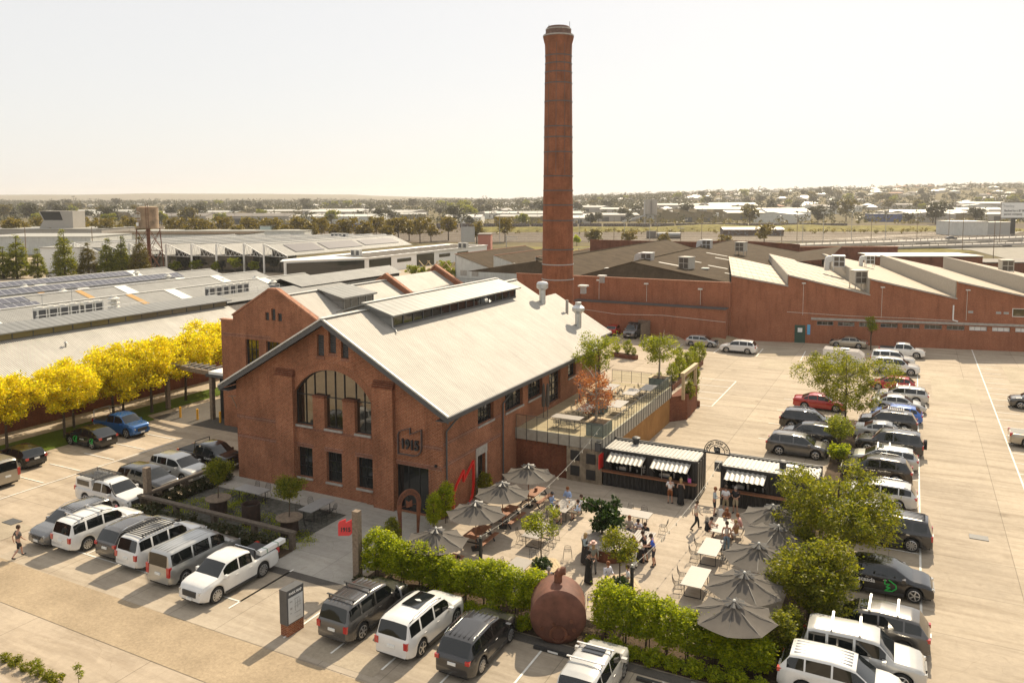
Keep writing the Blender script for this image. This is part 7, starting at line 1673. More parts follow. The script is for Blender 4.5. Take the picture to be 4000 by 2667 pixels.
def trunk_mesh(h, r0, crown_r, seed, nl=6, lean=.1, base=0, split=.45):
    r = random.Random(seed); f = MB(); top = Vector((r.uniform(-lean,lean), r.uniform(-lean,lean), h)); m_ = Vector((r.uniform(-lean,lean)*.6, r.uniform(-lean,lean)*.6, h*split))
    f.cyl((0,0,base),tuple(m_),r0,r0*.75,8); f.cyl(tuple(m_),tuple(top),r0*.75,r0*.25,7)
    for i in range(nl):
        a = 2*math.pi*i/nl+r.uniform(-.4,.4); z = h*r.uniform(split*.9,.8); st = m_.lerp(top,max(0,min(1,(z-m_.z)/(h-m_.z)))); e1 = st+Vector((math.cos(a),math.sin(a),.6))*crown_r*.45; e2 = e1+Vector((math.cos(a+.3),math.sin(a+.3),.7))*crown_r*.35
        f.cyl(tuple(st),tuple(e1),r0*.42,r0*.26,6); f.cyl(tuple(e1),tuple(e2),r0*.26,r0*.1,5)
        e3 = e1+Vector((math.cos(a-.8),math.sin(a-.8),.5))*crown_r*.3; f.cyl(tuple(e1),tuple(e3),r0*.2,r0*.08,5)
    return f.mesh('trunk',smooth=60)
M['bark'] = plain('bark',(.09,.065,.045),.95,var=.3,scale=8); M['bark_pale'] = plain('pale_bark',(.26,.22,.17),.9,var=.25,scale=8)
M['lf_yellow'] = leafmat('golden_leaves',[(.24,.31,.016),(.54,.50,.02),(.74,.58,.025),(.44,.50,.02)],.62)
M['lf_lime'] = leafmat('lime_hedge_leaves',[(.07,.115,.008),(.21,.27,.012),(.42,.44,.018),(.27,.33,.014)],.62)
M['lf_dark'] = leafmat('dark_leaves',[(.012,.028,.008),(.03,.06,.012),(.06,.09,.015)],.35)
M['lf_mid'] = leafmat('lot_tree_leaves',[(.04,.065,.008),(.12,.145,.014),(.26,.25,.022),(.16,.18,.014)],.6)
M['lf_red'] = leafmat('red_leaves',[(.13,.045,.02),(.32,.11,.055),(.40,.20,.08)],.55)
M['lf_green'] = leafmat('fresh_leaves',[(.08,.12,.012),(.20,.23,.02),(.34,.32,.03)],.6)
M['lf_olive'] = leafmat('olive_leaves',[(.05,.05,.012),(.12,.10,.015),(.20,.15,.018)],.35)
M['lf_ochre'] = leafmat('ochre_leaves',[(.07,.06,.008),(.17,.13,.012),(.28,.20,.015)],.35)
M['lf_gum'] = leafmat('gum_leaves',[(.028,.034,.016),(.055,.055,.024),(.09,.08,.032)],.25)
def tree(name, lab, pos, rz, tm, lm, tmat, lmat, grp=None, sc=1, cat='tree'):
    t = thing(name, lab, cat, pos, rz, grp); t.scale = (sc,sc,sc) if isinstance(sc,(int,float)) else sc
    link(tm,'trunk',tmat,t); link(lm,'crown',lmat,t); return t
def blobs_tree(zc, r, h, n, seed, flat=1):
    g = random.Random(seed); out = [(0,0,zc,r*.56,r*.56,h*.38)]
    for i in range(n):
        a = 2*math.pi*i/n+g.uniform(-.4,.4); q = r*g.uniform(.38,.78); out.append((math.cos(a)*q, math.sin(a)*q, zc+g.uniform(-.38,.46)*h*.6, r*g.uniform(.24,.44), r*g.uniform(.24,.44), h*g.uniform(.13,.25)*flat))
    return out
YM = [(trunk_mesh(5.2,.12,2.2,s),leaf_mesh(blobs_tree(4.15,2.95,4.9,15,s),520,26,.22,.36,s,gap=.22,droop=.25,asp=.5)) for s in (1,2,3)]
YT = [(-20.3,-7.6,1.0,'golden-leaved tree cut by the left edge of the photo'),(-20.6,-3.0,1.0,'golden-leaved tree above the champagne van'),(-19.6,1.2,1.0,'golden-leaved tree behind the black hatchback'),(-21.6,3.4,.95,'golden-leaved tree in the back row above the decalled suv'),(-20.2,6.3,1.05,'golden-leaved tree directly behind the blue pickup'),(-19.8,10.0,1.15,'tallest golden-leaved tree in the middle of the row'),(-22.0,8.6,1.0,'golden-leaved tree in the back row behind the tallest one'),(-20.6,14.6,1.1,'golden-leaved tree beside the timber gantry'),(-21.8,19.4,1.15,'last golden-leaved tree of the row next to the side hall')]
for i,(u,v,s,l) in enumerate(YT): tree('golden_tree',l,P(u,v,0),i*1.3,*YM[i%3],M['bark'],M['lf_yellow'],'golden trees along the workshop path',s)
HM = [leaf_mesh([(0,0,1.7,.62,.55,1.05),(.1,.1,2.35,.42,.4,.55),(-.15,-.05,1.0,.5,.5,.5)],230,20,.115,.2,s,gap=.45,up=.1,shell=.45,asp=.6) for s in (11,12,13)]
HT = []
for s in (1,2): f = MB(); f.cyl((0,0,0),(.03,.02,1.6),.04,.03,6); f.cyl((.1,.1,0),(.12,.05,1.4),.025,.02,5); HT.append(f.mesh('stems'))
ORD = ['first','second','third','fourth','fifth','sixth','seventh','eighth','ninth','tenth','eleventh']
k = 0
for i in range(11):
    u = 19.15+.93*i; tree('hedge_shrub','%s lime-green hedge shrub counted from the red-sign post'%ORD[i],P(u,-7.35+.1*math.sin(i*2),.03),i*1.7,HT[i%2],HM[i%3],M['bark'],M['lf_lime'],'lime hedge shrubs in front of the courtyard',(1.18,1.12,[.92,.9,.86,.88,.82,.76,.76,.84,.86,.84,.88][i]),'shrub')
for i in range(8):
    u = 32.1+.95*i; tree('hedge_shrub','%s lime-green hedge shrub to the right of the boiler'%ORD[i],P(u,-7.35+.1*math.sin(i*3),.03),i*2.1+1,HT[i%2],HM[(i+1)%3],M['bark'],M['lf_lime'],'lime hedge shrubs in front of the courtyard',(1.2,1.14,[.95,.94,.9,.84,.82,.76,.66,.66][i]),'shrub')
for i,(u,v,s,l) in enumerate([(18.75,.35,.9,'green shrub between the rusted arch and the hall corner'),(18.6,-.75,.8,'green shrub standing right of the rusted arch'),(18.35,-4.6,.75,'darker green shrub left of the rusted arch foot'),(18.7,-5.6,.72,'small green shrub between arch and hedge')]): tree('courtyard_shrub',l,P(u,v,.03),i,HT[0],HM[i%3],M['bark'],M['lf_mid' if i>1 else 'lf_lime'],None,(s,s,s),'shrub')
for i,(u,v,s,l) in enumerate([(39.5,-6.0,.8,'bushy green shrub at the right end of the hedge'),(39.8,-4.6,.7,'green shrub below the second lot tree'),(39.5,3.6,.85,'green shrub between the two big lot trees')]): tree('courtyard_shrub',l,P(u,v,.03),i,HT[0],HM[i%3],M['bark'],M['lf_mid'],None,(1.3*s,1.3*s,s),'shrub')
def T(name,lab,u,v,h,zc,r,hh,n,seed,cl,per,ls,cr,lm,bm='bark',z=.03,gap=.25,droop=.3,r0=.1,split=.4,shell=.5,grp=None,asp=.45):
    return tree(name,lab,P(u,v,z),0,trunk_mesh(h*.86,r0,r,seed,split=split),leaf_mesh(blobs_tree(zc,r,hh,n,seed),cl,per,ls,cr,seed,gap=gap,droop=droop,shell=shell,asp=asp),M[bm],M[lm],grp)
T('lot_tree','spreading green tree with slim trunk in the middle of the car park',39.2,34.5,7.0,3.9,4.2,5.6,16,21,600,30,.18,.4,'lf_mid')
T('lot_tree','small rounded yellow-green tree beside the grey crossover',39.45,26.2,3.4,2.0,1.25,2.3,7,22,170,22,.16,.26,'lf_green')
T('lot_shrub','low bright grassy shrub below the small lot tree',39.5,23.0,1.6,.9,.9,1.5,5,23,110,22,.2,.2,'lf_lime',split=.2)
T('lot_tree','largest dark green tree in front of the kitchen container',40.9,4.9,5.7,3.1,3.1,4.7,17,24,700,32,.17,.36,'lf_mid')
T('lot_tree','dense green tree beside the lettered black suv',40.2,-1.9,4.3,2.3,2.1,4.0,15,25,520,30,.165,.3,'lf_mid')
T('far_lot_tree','thin yellow-green young tree by the champagne sedan',39.5,74,4.6,3.6,1.0,2.4,5,26,80,18,.2,.3,'lf_green')
T('terrace_tree','green-leaved tree at the middle of the raised terrace',21.2,20.4,5.6,3.6,2.1,3.8,9,27,250,22,.17,.34,'lf_green',z=3.7,gap=.05)
T('terrace_tree','red and orange leaved tree at the front corner of the terrace',24.0,12.6,5.0,2.4,1.75,3.7,9,28,170,17,.15,.32,'lf_red','bark_pale',z=3.9,gap=.08)
T('terrace_tree','light green tree at the far corner of the terrace',24.1,28.1,5.0,2.8,1.85,3.4,9,29,210,22,.17,.34,'lf_green','bark_pale',z=3.9,gap=.08)
T('courtyard_tree','small orange-green tree growing from the left planter bench',27.1,-3.5,3.3,2.4,1.15,1.5,7,30,110,16,.15,.24,'lf_green',z=.6,gap=.1,r0=.045)
T('courtyard_tree','small green tree growing from the right planter bench',31.5,-3.7,3.6,2.3,1.05,2.1,8,31,150,16,.15,.24,'lf_mid',z=.6,gap=.1,r0=.045)
T('weeping_tree','dark broad-leaved weeping tree over the round timber table',28.7,1.3,2.9,1.45,1.2,2.2,8,32,120,16,.22,.28,'lf_dark',z=.5,gap=.15,r0=.07,asp=.85,droop=.8)
for i,(u,v,l) in enumerate([(5.0,-4.9,'round-headed tree in the left timber spool'),(11.2,-5.2,'round-headed tree in the right timber spool')]): T('spool_tree',l,u,v,2.7,1.75,1.0,1.6,7,33+i,190,20,.13,.24,'lf_mid',z=1.1,r0=.04,gap=.5)
rm = leaf_mesh([(0,0,.15,.5,.5,.22)],80,16,.12,.12,41,gap=1,up=.6); 
for (u,v,l) in [(27.1,-3.5,'rosemary filling the left planter bench'),(31.5,-3.7,'rosemary filling the right planter bench')]:
    o = link(rm,'rosemary',M['lf_dark']); o.location = P(u,v,.72); tag(o,l,'herb plant')
vm = leaf_mesh([(0,0,2.0,.5,.5,2.1),(.1,0,3.2,.42,.42,.9)],230,18,.15,.2,42,gap=.6,droop=.6,shell=.7); f = MB(); f.cyl((0,0,0),(0,0,3.9),.06,n=6)
tree('climbing_vine','column of green climbing vine at the corner of the ramp wall',P(25.5,35.0,.4),0,f.mesh('stem'),vm,M['bark'],M['lf_mid'],cat='vine')
vm2 = leaf_mesh([(0,0,1.0,.6,.6,.9)],120,16,.15,.2,43,gap=.4)
for i,(u,v,z,s,l) in enumerate([(26.1,31.2,1.6,.8,'trailing vine over the brick ramp wall'),(21.5,42,.5,1.0,'green shrub in the long steel planter, nearest the terrace'),(21.5,45,.5,1.1,'second green shrub in the long steel planter'),(21.6,48,.5,1.1,'third green shrub in the long steel planter'),(21.6,51,.5,.9,'fourth green shrub in the long steel planter'),(21.5,54,.5,1.2,'end shrub in the long steel planter by the car park'),(12.3,54.5,.5,.9,'shrub in the far steel planter beyond the hall'),(10.8,54.8,.5,.6,'small shrub at the left of the far steel planter'),(13.2,54.3,.5,.5,'small shrub at the right of the far steel planter'),(18.9,54.7,.5,.7,'shrub in the short steel planter'),(20.4,55,.5,.8,'second shrub in the short steel planter'),(19.0,5.0,.0,.9,'dark potted plant beside the side door'),(23.9,28.9,3.6,.4,'low greenery at the base of the far terrace planter')]):
    t = thing('shrub',l,'shrub',P(u,v,z),i); t.scale=(s,s,s*1.1); link(vm2,'foliage',M['lf_green' if i not in (0,11) else 'lf_mid'],t); f = MB(); f.cyl((0,0,0),(0,0,.8),.04,n=5); link(f.mesh('stem'),'stem',M['bark'],t)
# low bed planting
bm1 = leaf_mesh([(0,0,.28,.5,.4,.32)],60,16,.12,.14,44,gap=.5); bm2 = leaf_mesh([(0,0,.22,.45,.4,.26)],40,14,.14,.14,45,gap=.5)
def low(u,v,lab,mat,s,me): o = link(me,'low_shrub',M[mat]); o.location = P(u,v,.05); o.rotation_euler = (0,0,u*3); o.scale = (s,s,s); tag(o,lab,'shrub','low shrubs in the planting beds')
for i in range(12): low(-.3+1.1*i,-7.5-.1*(i%2),'low dark shrub in the bed under the garden timber rail','hedge_dark',1.15+.2*(i%3),bm1)
for i in range(8): low(.6,-5.8+.8*i,'low dark shrub along the inner side of the garden rail','hedge_dark',1.0+.15*(i%3),bm1)
for i in range(11): low(18.9+.95*i,-8.35,'low green shrub at the foot of the hedge beside the parked cars','lf_lime' if i>4 else 'hedge_dark',.8+.2*(i%3),bm1)
for i in range(9): low(31.9+.9*i,-8.4,'low green shrub at the foot of the hedge beside the parked cars','lf_lime',.9+.2*(i%2),bm1)
for i,(px,py) in enumerate([(10,1518),(35,1528),(60,1538),(85,1550),(110,1560),(128,1566)]): u,v = uv_of(G(px,py)); low(u,v,'low scrubby plant along the kerb at the bottom left corner','lf_mid',.6+.1*(i%2),bm2)
for i,(px,py,l) in enumerate([(88,1562,'young staked sapling at the bottom left corner'),(182,1575,'small sapling at the bottom edge left')]):
    u,v = uv_of(G(px,py)); T('young_sapling',l,u,v,.9,.62,.22,.8,4,50+i,30,10,.09,.1,'lf_green',r0=.015)
g1 = leaf_mesh([(0,0,.02,2.2,1.6,.05)],120,22,.1,.3,46,gap=.1,up=.6)
for i,(u,v) in enumerate([(2.5,-4.8),(5.8,-3.9),(8.8,-4.9),(11.8,-6.0),(3.8,-2.6)]):
    o = link(g1,'paving_moss',M['lf_lime']); o.location = P(u,v,.03); o.rotation_euler = (0,0,i); o.scale=(.8,.8,1); tag(o,kind='stuff')
# ================================================================ BEYOND THE SITE
def wsheet(name, poly, z, mat, kind='structure'):
    mb = MB(); A = sum(poly[i][0]*poly[(i+1)%len(poly)][1]-poly[(i+1)%len(poly)][0]*poly[i][1] for i in range(len(poly)))
    if A < 0: poly = poly[::-1]
    mb.add([(x,y,z) for x,y in poly],[tuple(range(len(poly)))]); o = mb.build(name,mat); tag(o,kind=kind); return o
def gp(px,py,z=0): q = G(px,py,z); return (q.x,q.y)
M['asphalt'] = gravel('pale_asphalt',(.34,.32,.28),2,.1); M['grassland'] = gravel('embankment_grass',(.20,.175,.055),.25,.5)
wsheet('rail_yard',[(-420,372),(420,372),(520,640),(-520,640)],.06,M['ballast'])
wsheet('back_street',[gp(-60,645),gp(1050,690),gp(1040,615),gp(860,585),gp(700,600),gp(-60,590)],.03,M['yard'])
wsheet('main_road',[gp(1990,562),gp(2400,545),gp(2420,640),gp(2330,600),gp(2230,575)],.12,M['asphalt'])
wsheet('verge',[gp(1180,568),gp(2100,560),gp(2250,580),gp(1150,592)],.1,M['grassland'])
wsheet('far_road',[gp(1990,488),gp(2010,488),gp(2352,532),gp(2330,538)],.2,M['asphalt'])
# rails
f = MB()
for y in (392,400,412,420,436,448,470,482,500,512):
    for d in (0,1.5): f.add([(-380,y+d,.14),(260,y+d-8,.14),(260,y+d-7.6,.14),(-380,y+d+.4,.14)],[(0,1,2,3)])
for k in range(3):
    pts = [(150+6*k,385),(190+5*k,420),(235+4*k,452),(300,490-4*k),(380,520-4*k)]
    for (a,b),(c,d) in zip(pts,pts[1:]): f.add([(a,b,.15),(c,d,.15),(c+.6,d,.15),(a+.6,b,.15)],[(0,1,2,3)])
o = f.build('railway_track',plain('rail_steel',(.45,.40,.34),.4,metal=.5)); tag(o,kind='structure')
# grassy embankments
for nm,(x0,x1,yc,w_,h) in {'embankment':(60,330,520,26,5),}.items():
    mb = MB(); n_ = 40; vs = []
    for i in range(n_+1):
        x = x0+(x1-x0)*i/n_; hh = h*(.65+.5*noise.noise(Vector((x*.02,1,0))))*math.sin(math.pi*min(1,max(0,i/n_*1.0)))**.4
        for j,(dy,k) in enumerate(((-w_,0),(-w_*.5,.75),(0,1),(w_*.6,.8),(w_,0))): vs.append((x,yc+dy-.12*(x-x0)*.3,hh*k+.07))
    mb.add(vs,[(i*5+j,(i+1)*5+j,(i+1)*5+j+1,i*5+j+1) for i in range(n_) for j in range(4)]); o = mb.build(nm,M['grassland'],smooth=180); tag(o,kind='structure')
mb = MB(); vs = []
for i in range(31):
    x = -30+5*i; hh = 2.5+noise.noise(Vector((x*.05,4,0)))
    for dy,k in ((-14,0),(-6,1),(6,1),(14,0)): vs.append((x,505+dy,hh*k+.08))
mb.add(vs,[(i*4+j,(i+1)*4+j,(i+1)*4+j+1,i*4+j+1) for i in range(30) for j in range(3)]); o = mb.build('grass_bank',M['grassland'],smooth=180); tag(o,kind='structure')
# elevated road with railings
def deck(name,lab,a,b,z0,z1,wd):
    a = Vector((*gp(*a,z0),z0)); b = Vector((*gp(*b,z1),z1)); L_ = (b-a).length; t = thing(name,lab,'overpass',(a.x,a.y,0),math.atan2(b.y-a.y,b.x-a.x)); f = MB(); 
    f.add([(0,0,z0),(L_,0,z1),(L_,wd,z1),(0,wd,z0),(0,0,z0-.9),(L_,0,z1-.9),(L_,wd,z1-.9),(0,wd,z0-.9)],[(0,1,2,3),(0,4,5,1),(2,6,7,3)]); f.build('deck',M['conc_sill'],t)
    for y in (0,wd):
        f = MB(); n_ = int(L_/4)
        for i in range(n_): x = L_*i/n_; z = z0+(z1-z0)*i/n_; f.box(x-.12,x+.12,y-.1,y+.1,z,z+.85)
        f.tube([(0,y,z0+.9),(L_,y,z1+.9)],.14,4); f.build('guard_rail',M['conc_sill'],t)
    n_ = int(L_/18)
    for i in range(n_+1): x = L_*i/n_; f = MB(); f.box(x-.4,x+.4,1,wd-1,0,z0+(z1-z0)*i/n_-.9); f.build('pier',M['conc_sill'],t)
deck('road_bridge','long low road bridge with guard rails running behind the factory',(1330,580),(2420,543),1.0,2.6,9); deck('road_bridge','nearer slip-road bridge with guard rails at the right',(1930,570),(2420,556),1.0,1.8,6)
g_ = G(2196,551,2.4); car('sedan','black','black car driving across the road bridge at the right','car',g_.x,g_.y+4,-8,None,world=True,far=True,z=2.35)
# freight wagons
WG = []
for k,(c1_,c2_) in enumerate([((.07,.05,.045),(.16,.15,.15)),((.10,.06,.04),(.12,.14,.17)),((.05,.05,.055),(.2,.17,.13))]):
    m_, t_, b_ = nodes('wagon_side_%d'%k); nn = N(t_,'ShaderNodeTexVoronoi'); nn.inputs['Scale'].default_value = .8; t_.links.new(coord(t_,'Object',(1,1,2)),nn.inputs['Vector'])
    t_.links.new(ramp(t_,nn.outputs['Distance'],[(.1,(.45,.42,.42)),(.25,c2_),(.5,c1_)]),b_.inputs['Base Color']); b_.inputs['Roughness'].default_value = .8; WG.append(m_)
def wagon_proto():
    t = thing('freight_wagon','','wagon'); f = MB(); f.prism([(0,1.1),(15,1.1),(15,3.6),(14.6,3.9),(.4,3.9),(0,3.6)],'y',-1.3,1.3); f.build('body',WG[0],t)
    for x in (2.2,12.8): f = MB(); f.box(x-1.4,x+1.4,-1.0,1.0,.25,1.0); f.build('bogie',M['under'],t)
    return t
wp = wagon_proto(); index_tree(wp)
for i in range(24):
    o = wp if i == 0 else copy_tree(wp); o.location = (-165+16.2*i,548-.9*i,.1); o.rotation_euler = (0,0,-.055); tag(o,'dark graffiti-covered freight wagon in the long train across the rail yard','wagon','freight wagons in the long train')
    if i: [setattr(c.material_slots[0],'material',WG[i%3]) for c in o.children if c.name.startswith('body')] if False else None
for i in range(5):
    o = copy_tree(wp); o.location = (-150+16.2*i,498,.1); o.rotation_euler = (0,0,-.03); tag(o,'dark wagon standing left on the second track of the rail yard','wagon','freight wagons on the second track')
lo = thing('locomotive','blue and yellow locomotive at the left of the rail yard','locomotive',(*gp(805,528),.1),-.05); f = MB(); f.box(0,15,-1.4,1.4,1,4.0); f.build('body',M['blue_wall'],lo); f = MB(); f.box(9,13,-1.45,1.45,1.2,4.2); f.build('cab',M['yellow'],lo); f = MB(); f.box(1,5,-1,1,.2,1); f.box(10,14,-1,1,.2,1); f.build('bogie',M['under'],lo)
tk = thing('tank_wagon','tank wagon with box cab standing alone in the rail yard','wagon',(*gp(1485,549),.1),-.1); f = MB(); f.cyl((5,0,2.2),(17,0,2.2),1.1,n=12); f.build('tank',M['greymetal'],tk); f = MB(); f.box(0,4.6,-1.3,1.3,.9,4); f.build('cab',M['dk_roof'],tk); f = MB(); f.box(0,17,-1,1,.3,1.0); f.build('frame',M['under'],tk)
# industrial sheds
def shed(lab,px0,px1,py,h,dep,wm,rm_,gab=0,slope=0): return wbox('industrial_shed',lab,px0,px1,py,h,dep,wm,rm_,gab=gab,slope=slope)
shed('long white rail-side shed left of centre with dark doorways',597,722,514,6.2,30,M['offwhite'],M['wh_roof'],1.2); shed('second white rail-side shed with ribbed roof',727,852,515,6.5,40,M['offwhite'],M['wh_roof'],1.5)
shed('white gabled shed by the rail yard in the centre',1020,1105,513,5.5,30,M['white'],M['wh_roof'],1.6); shed('long pale shed just left of the chimney',1148,1244,512,5.5,40,M['conc_sill'],M['wh_roof'],1.2)
shed('pale shed just right of the chimney',1312,1400,508,5,40,M['offwhite'],M['wh_roof'],1.4); shed('white gabled warehouse with a round mark right of the sawtooth shed',1762,1862,507,8.5,45,M['white'],M['wh_roof'],3.0)
shed('blue-walled workshop on the right',2006,2072,510,7,20,M['blue_wall'],M['gr_roof']); shed('grey workshop beside the blue one',2073,2126,509,7.2,20,M['greymetal'],M['gr_roof']); shed('small ochre building right of the grey workshop',2128,2164,510,5,14,plain('ochre_wall',(.4,.27,.08),.8),M['gr_roof'])
shed('white-roofed graffiti shed in the rail yard',1662,1800,542,3.6,9,WG[1],M['wh_roof'],1.0); shed('low grey building with dark window by the billboard',2265,2330,541,7,14,M['greymetal'],M['gr_roof']); shed('low pale building left of the billboard',2190,2268,541,7.5,20,M['offwhite'],M['wh_roof'])
shed('grey depot at the far right below the billboard',2258,2352,503,7,20,M['conc_sill'],M['gr_roof'])
st = thing('olive_sawtooth_shed','olive sawtooth shed behind the concrete silo','building',(*gp(1482,511),0),0); 
for i in range(4):
    f = MB(); f.prism([(i*15,0),(i*15+15,0),(i*15+15,7.5),(i*15,11.5)],'y',0,30); f.build('wall',M['br_wall'],st); f = MB(); f.add([(i*15-.1,-.3,11.7),(i*15+15,-.3,7.7),(i*15+15,30,7.7),(i*15-.1,30,11.7)],[(0,1,2,3)]); f.build('roof',M['wh_roof'],st)
f = MB(); f.box(60,68,0,25,0,11.5); f.build('end_wall',M['br_wall'],st); f = MB(); f.box(61.5,64.5,-.1,-.01,5,8.5); f.build('sign_panel',M['white'],st)
so = thing('concrete_silo','twin concrete silo with conveyor by the rail yard','silo',(*gp(1493,513),0)); f = MB(); f.box(-5,5,-3,3,7,19); f.box(-3,3,-2.5,2.5,3,7); f.build('hopper',M['greymetal'],so)
for x in (-4.5,4.5): f = MB(); f.box(x-.3,x+.3,-2.5,2.5,0,7); f.cyl((x*.6,-3.4,8),(x*.6,-3.4,20),2.4,n=12); f.build('silo_tube',M['conc_sill'],so)
f = MB(); f.tube([(-4,-3,7),(-25,-8,1.5)],.8,4); f.build('conveyor',M['greymetal'],so)
bb = thing('billboard','large white advertising billboard on a black column at the right edge','billboard',(*gp(2325,544),0),.05); k_ = Vector(gp(2325,544)).length/1818
f = MB(); f.box(-.8,.8,-.8,.8,0,40*k_); f.build('column',M['black'],bb); f = MB(); f.box(-27*k_,45*k_,-1.2,-.4,37*k_,66*k_); f.build('panel',M['white'],bb); f = MB(); f.box(-28*k_,46*k_,-1.1,-.3,35.5*k_,36.9*k_); f.box(-28*k_,46*k_,-1.1,-.3,66.1*k_,67*k_); f.build('edge_trim',M['black'],bb)
text(bb,'Henley.',7.5*k_,(-12*k_,-1.25,59.5*k_),(HP,0,0),M['greymetal'],ext=.02); text(bb,'Backed by a $7 Billion',5.6*k_,(3*k_,-1.25,50.5*k_),(HP,0,0),M['black'],ext=.02,bold=.02); text(bb,'parent company',5.6*k_,(-4*k_,-1.25,44*k_),(HP,0,0),M['black'],ext=.02,bold=.02)
rb_ = random.Random(5)
ROOFS = [M['wh_roof'],M['gr_roof'],M['gr_roof'],M['dk_roof'],M['wh_roof']]; WLS = [M['offwhite'],M['conc_sill'],M['conc_sill'],M['br_wall']]
def shed_proto(L_,dp,h,gab):
    t = thing('industrial_shed','','building'); f = MB(); f.box(0,L_,0,dp,0,h); f.prism([(0,h),(dp/2,h+gab),(dp,h)],'x',.02,L_-.02); f.build('wall',M['offwhite'],t)
    f = MB(); f.add([(-.4,-.4,h-.05),(L_+.4,-.4,h-.05),(L_+.4,dp/2,h+gab+.08),(-.4,dp/2,h+gab+.08)],[(0,1,2,3)]); f.add([(-.4,dp+.4,h-.05),(L_+.4,dp+.4,h-.05),(L_+.4,dp/2,h+gab+.08),(-.4,dp/2,h+gab+.08)],[(3,2,1,0)]); f.build('roof',M['wh_roof'],t); f = MB(); f.box(L_*.2,L_*.35,-.05,-.01,0,h*.7); f.box(L_*.6,L_*.72,-.05,-.01,0,h*.7); f.build('roller_door',M['gutter'],t); return t
SP = [shed_proto(42,30,6,1.5),shed_proto(60,36,7,2),shed_proto(28,20,5,1.6)]
for s_ in SP: index_tree(s_)
used = [False]*3; taken = []
def place(protos, used, i, x, y, rz, label, cat, grp, sc=1, z=None):
    o = copy_tree(protos[i]) if used[i] else protos[i]; used[i] = True
    o.location = (x,y,ZG(x,y) if z is None else z); o.rotation_euler = (0,0,rz); o.scale = (sc,sc,sc); tag(o,label,cat,grp); return o
for k in range(62):
    for _ in range(20):
        y = rb_.uniform(660,1080); x = rb_.uniform(-.62,.66)*y
        if all(abs(x-a)>52 or abs(y-b)>40 for a,b in taken): break
    taken.append((x,y)); i = rb_.randrange(3); o = place(SP,used,i,x-20,y,rb_.choice([0,.05,-.47,1.1,-.1]),'pale-roofed industrial shed in the belt beyond the rail yard','building','industrial sheds beyond the rail yard')
    for c in o.children:
        if c.name.startswith('roof'): c.material_slots[0].material = rb_.choice(ROOFS)
        elif c.name.startswith('wall'): c.material_slots[0].material = rb_.choice(WLS)
def house_proto(L_,W_,h,gab,hip):
    t = thing('suburban_house','','house'); f = MB(); f.box(-L_/2,L_/2,-W_/2,W_/2,-3,h); f.build('wall',M['conc_sill'],t); f = MB(); e = .6; r_ = L_/2-hip
    v = [(-L_/2-e,-W_/2-e,h),(L_/2+e,-W_/2-e,h),(L_/2+e,W_/2+e,h),(-L_/2-e,W_/2+e,h),(-r_,0,h+gab),(r_,0,h+gab)]
    f.add(v,[(0,1,5,4),(1,2,5),(2,3,4,5),(3,0,4),(0,3,2,1)]); f.build('roof',M['wh_roof'],t); return t
HPp = [house_proto(15,10,3.4,2.2,4),house_proto(12,11,3.6,2.4,5),house_proto(19,10,3.2,2.0,3)]
for s_ in HPp: index_tree(s_)
uh = [False]*3; HROOF = [M['wh_roof'],M['wh_roof'],M['gr_roof'],plain('terracotta_roof',(.33,.16,.09),.8),M['gr_roof'],M['dk_roof']]; hpos = []
for k in range(290):
    for _ in range(30):
        if rb_.random() < .72: y = rb_.uniform(1000,2350); t_ = rb_.triangular(-.02,.68,.5)
        else: y = rb_.uniform(900,1900); t_ = rb_.uniform(-.66,.3)
        x = t_*y
        if all((x-a)**2+(y-b)**2 > 26**2 for a,b in hpos): break
    hpos.append((x,y)); i = rb_.randrange(3); hill = t_ > .1
    o = place(HPp,uh,i,x,y,rb_.uniform(-.5,.5)+(HP if rb_.random()<.4 else 0),'small pale-roofed house among the trees on the far right hillside' if hill else 'small pale-roofed house among the trees of the far plain','house','houses on the far hillside' if hill else 'houses on the far plain',rb_.uniform(.9,1.25))
    for c in o.children:
        if c.name.startswith('roof'): c.material_slots[0].material = rb_.choice(HROOF)
# trees: individual ones nearer, woods as one mass
FT = []
for s in range(4):
    h = [9,10,8,11][s]; FT.append((trunk_mesh(h*.8,.25,2.5,60+s,nl=4),leaf_mesh(blobs_tree(h*.62,h*.42,h*.7,7,60+s,1.1),120,13,.75,.8,60+s,gap=.2,shell=.6,asp=.7)))
CM_ = (trunk_mesh(11,.2,1,70,nl=3),leaf_mesh([(0,0,2.6,2.0,2.0,2.2),(0,0,5.0,1.6,1.6,2.2),(.1,0,7.6,1.1,1.1,2.2),(0,.1,9.8,.6,.6,1.7)],420,18,.34,.5,71,gap=.22,droop=.5,shell=.6))
for i,(px,hh,s,l) in enumerate([(40,10.8,1.1,'tall dark conifer at the far left behind the solar roof'),(88,7.5,.75,'short dark conifer second from the left'),(150,12.2,1.0,'tallest dark conifer left of the white hall'),(205,9,.95,'dark reddish conifer before the sawtooth market'),(248,10,.85,'slender conifer left of the water tower'),(281,10.5,.85,'slender conifer second left of the water tower'),(322,10.5,.95,'dark conifer right behind the water tower legs'),(8,8,1.1,'dark conifer cut by the left edge of the photo')]):
    q = G(px,640,0); tree('conifer',l,(q.x,q.y,0),i*1.1,CM_[0],CM_[1],M['bark'],M['lf_olive' if i in (3,6) else 'lf_mid'],'conifers behind the workshops',(s*1.45,s*1.45,hh/11.2))
def ft(px,py,s,lab,mt,grp=None,i=0,name='street_tree'): q = G(px,py,0); return tree(name,lab,(q.x,q.y,ZG(q.x,q.y)),px*.7,FT[i%4][0],FT[i%4][1],M['bark'],M[mt],grp,s)
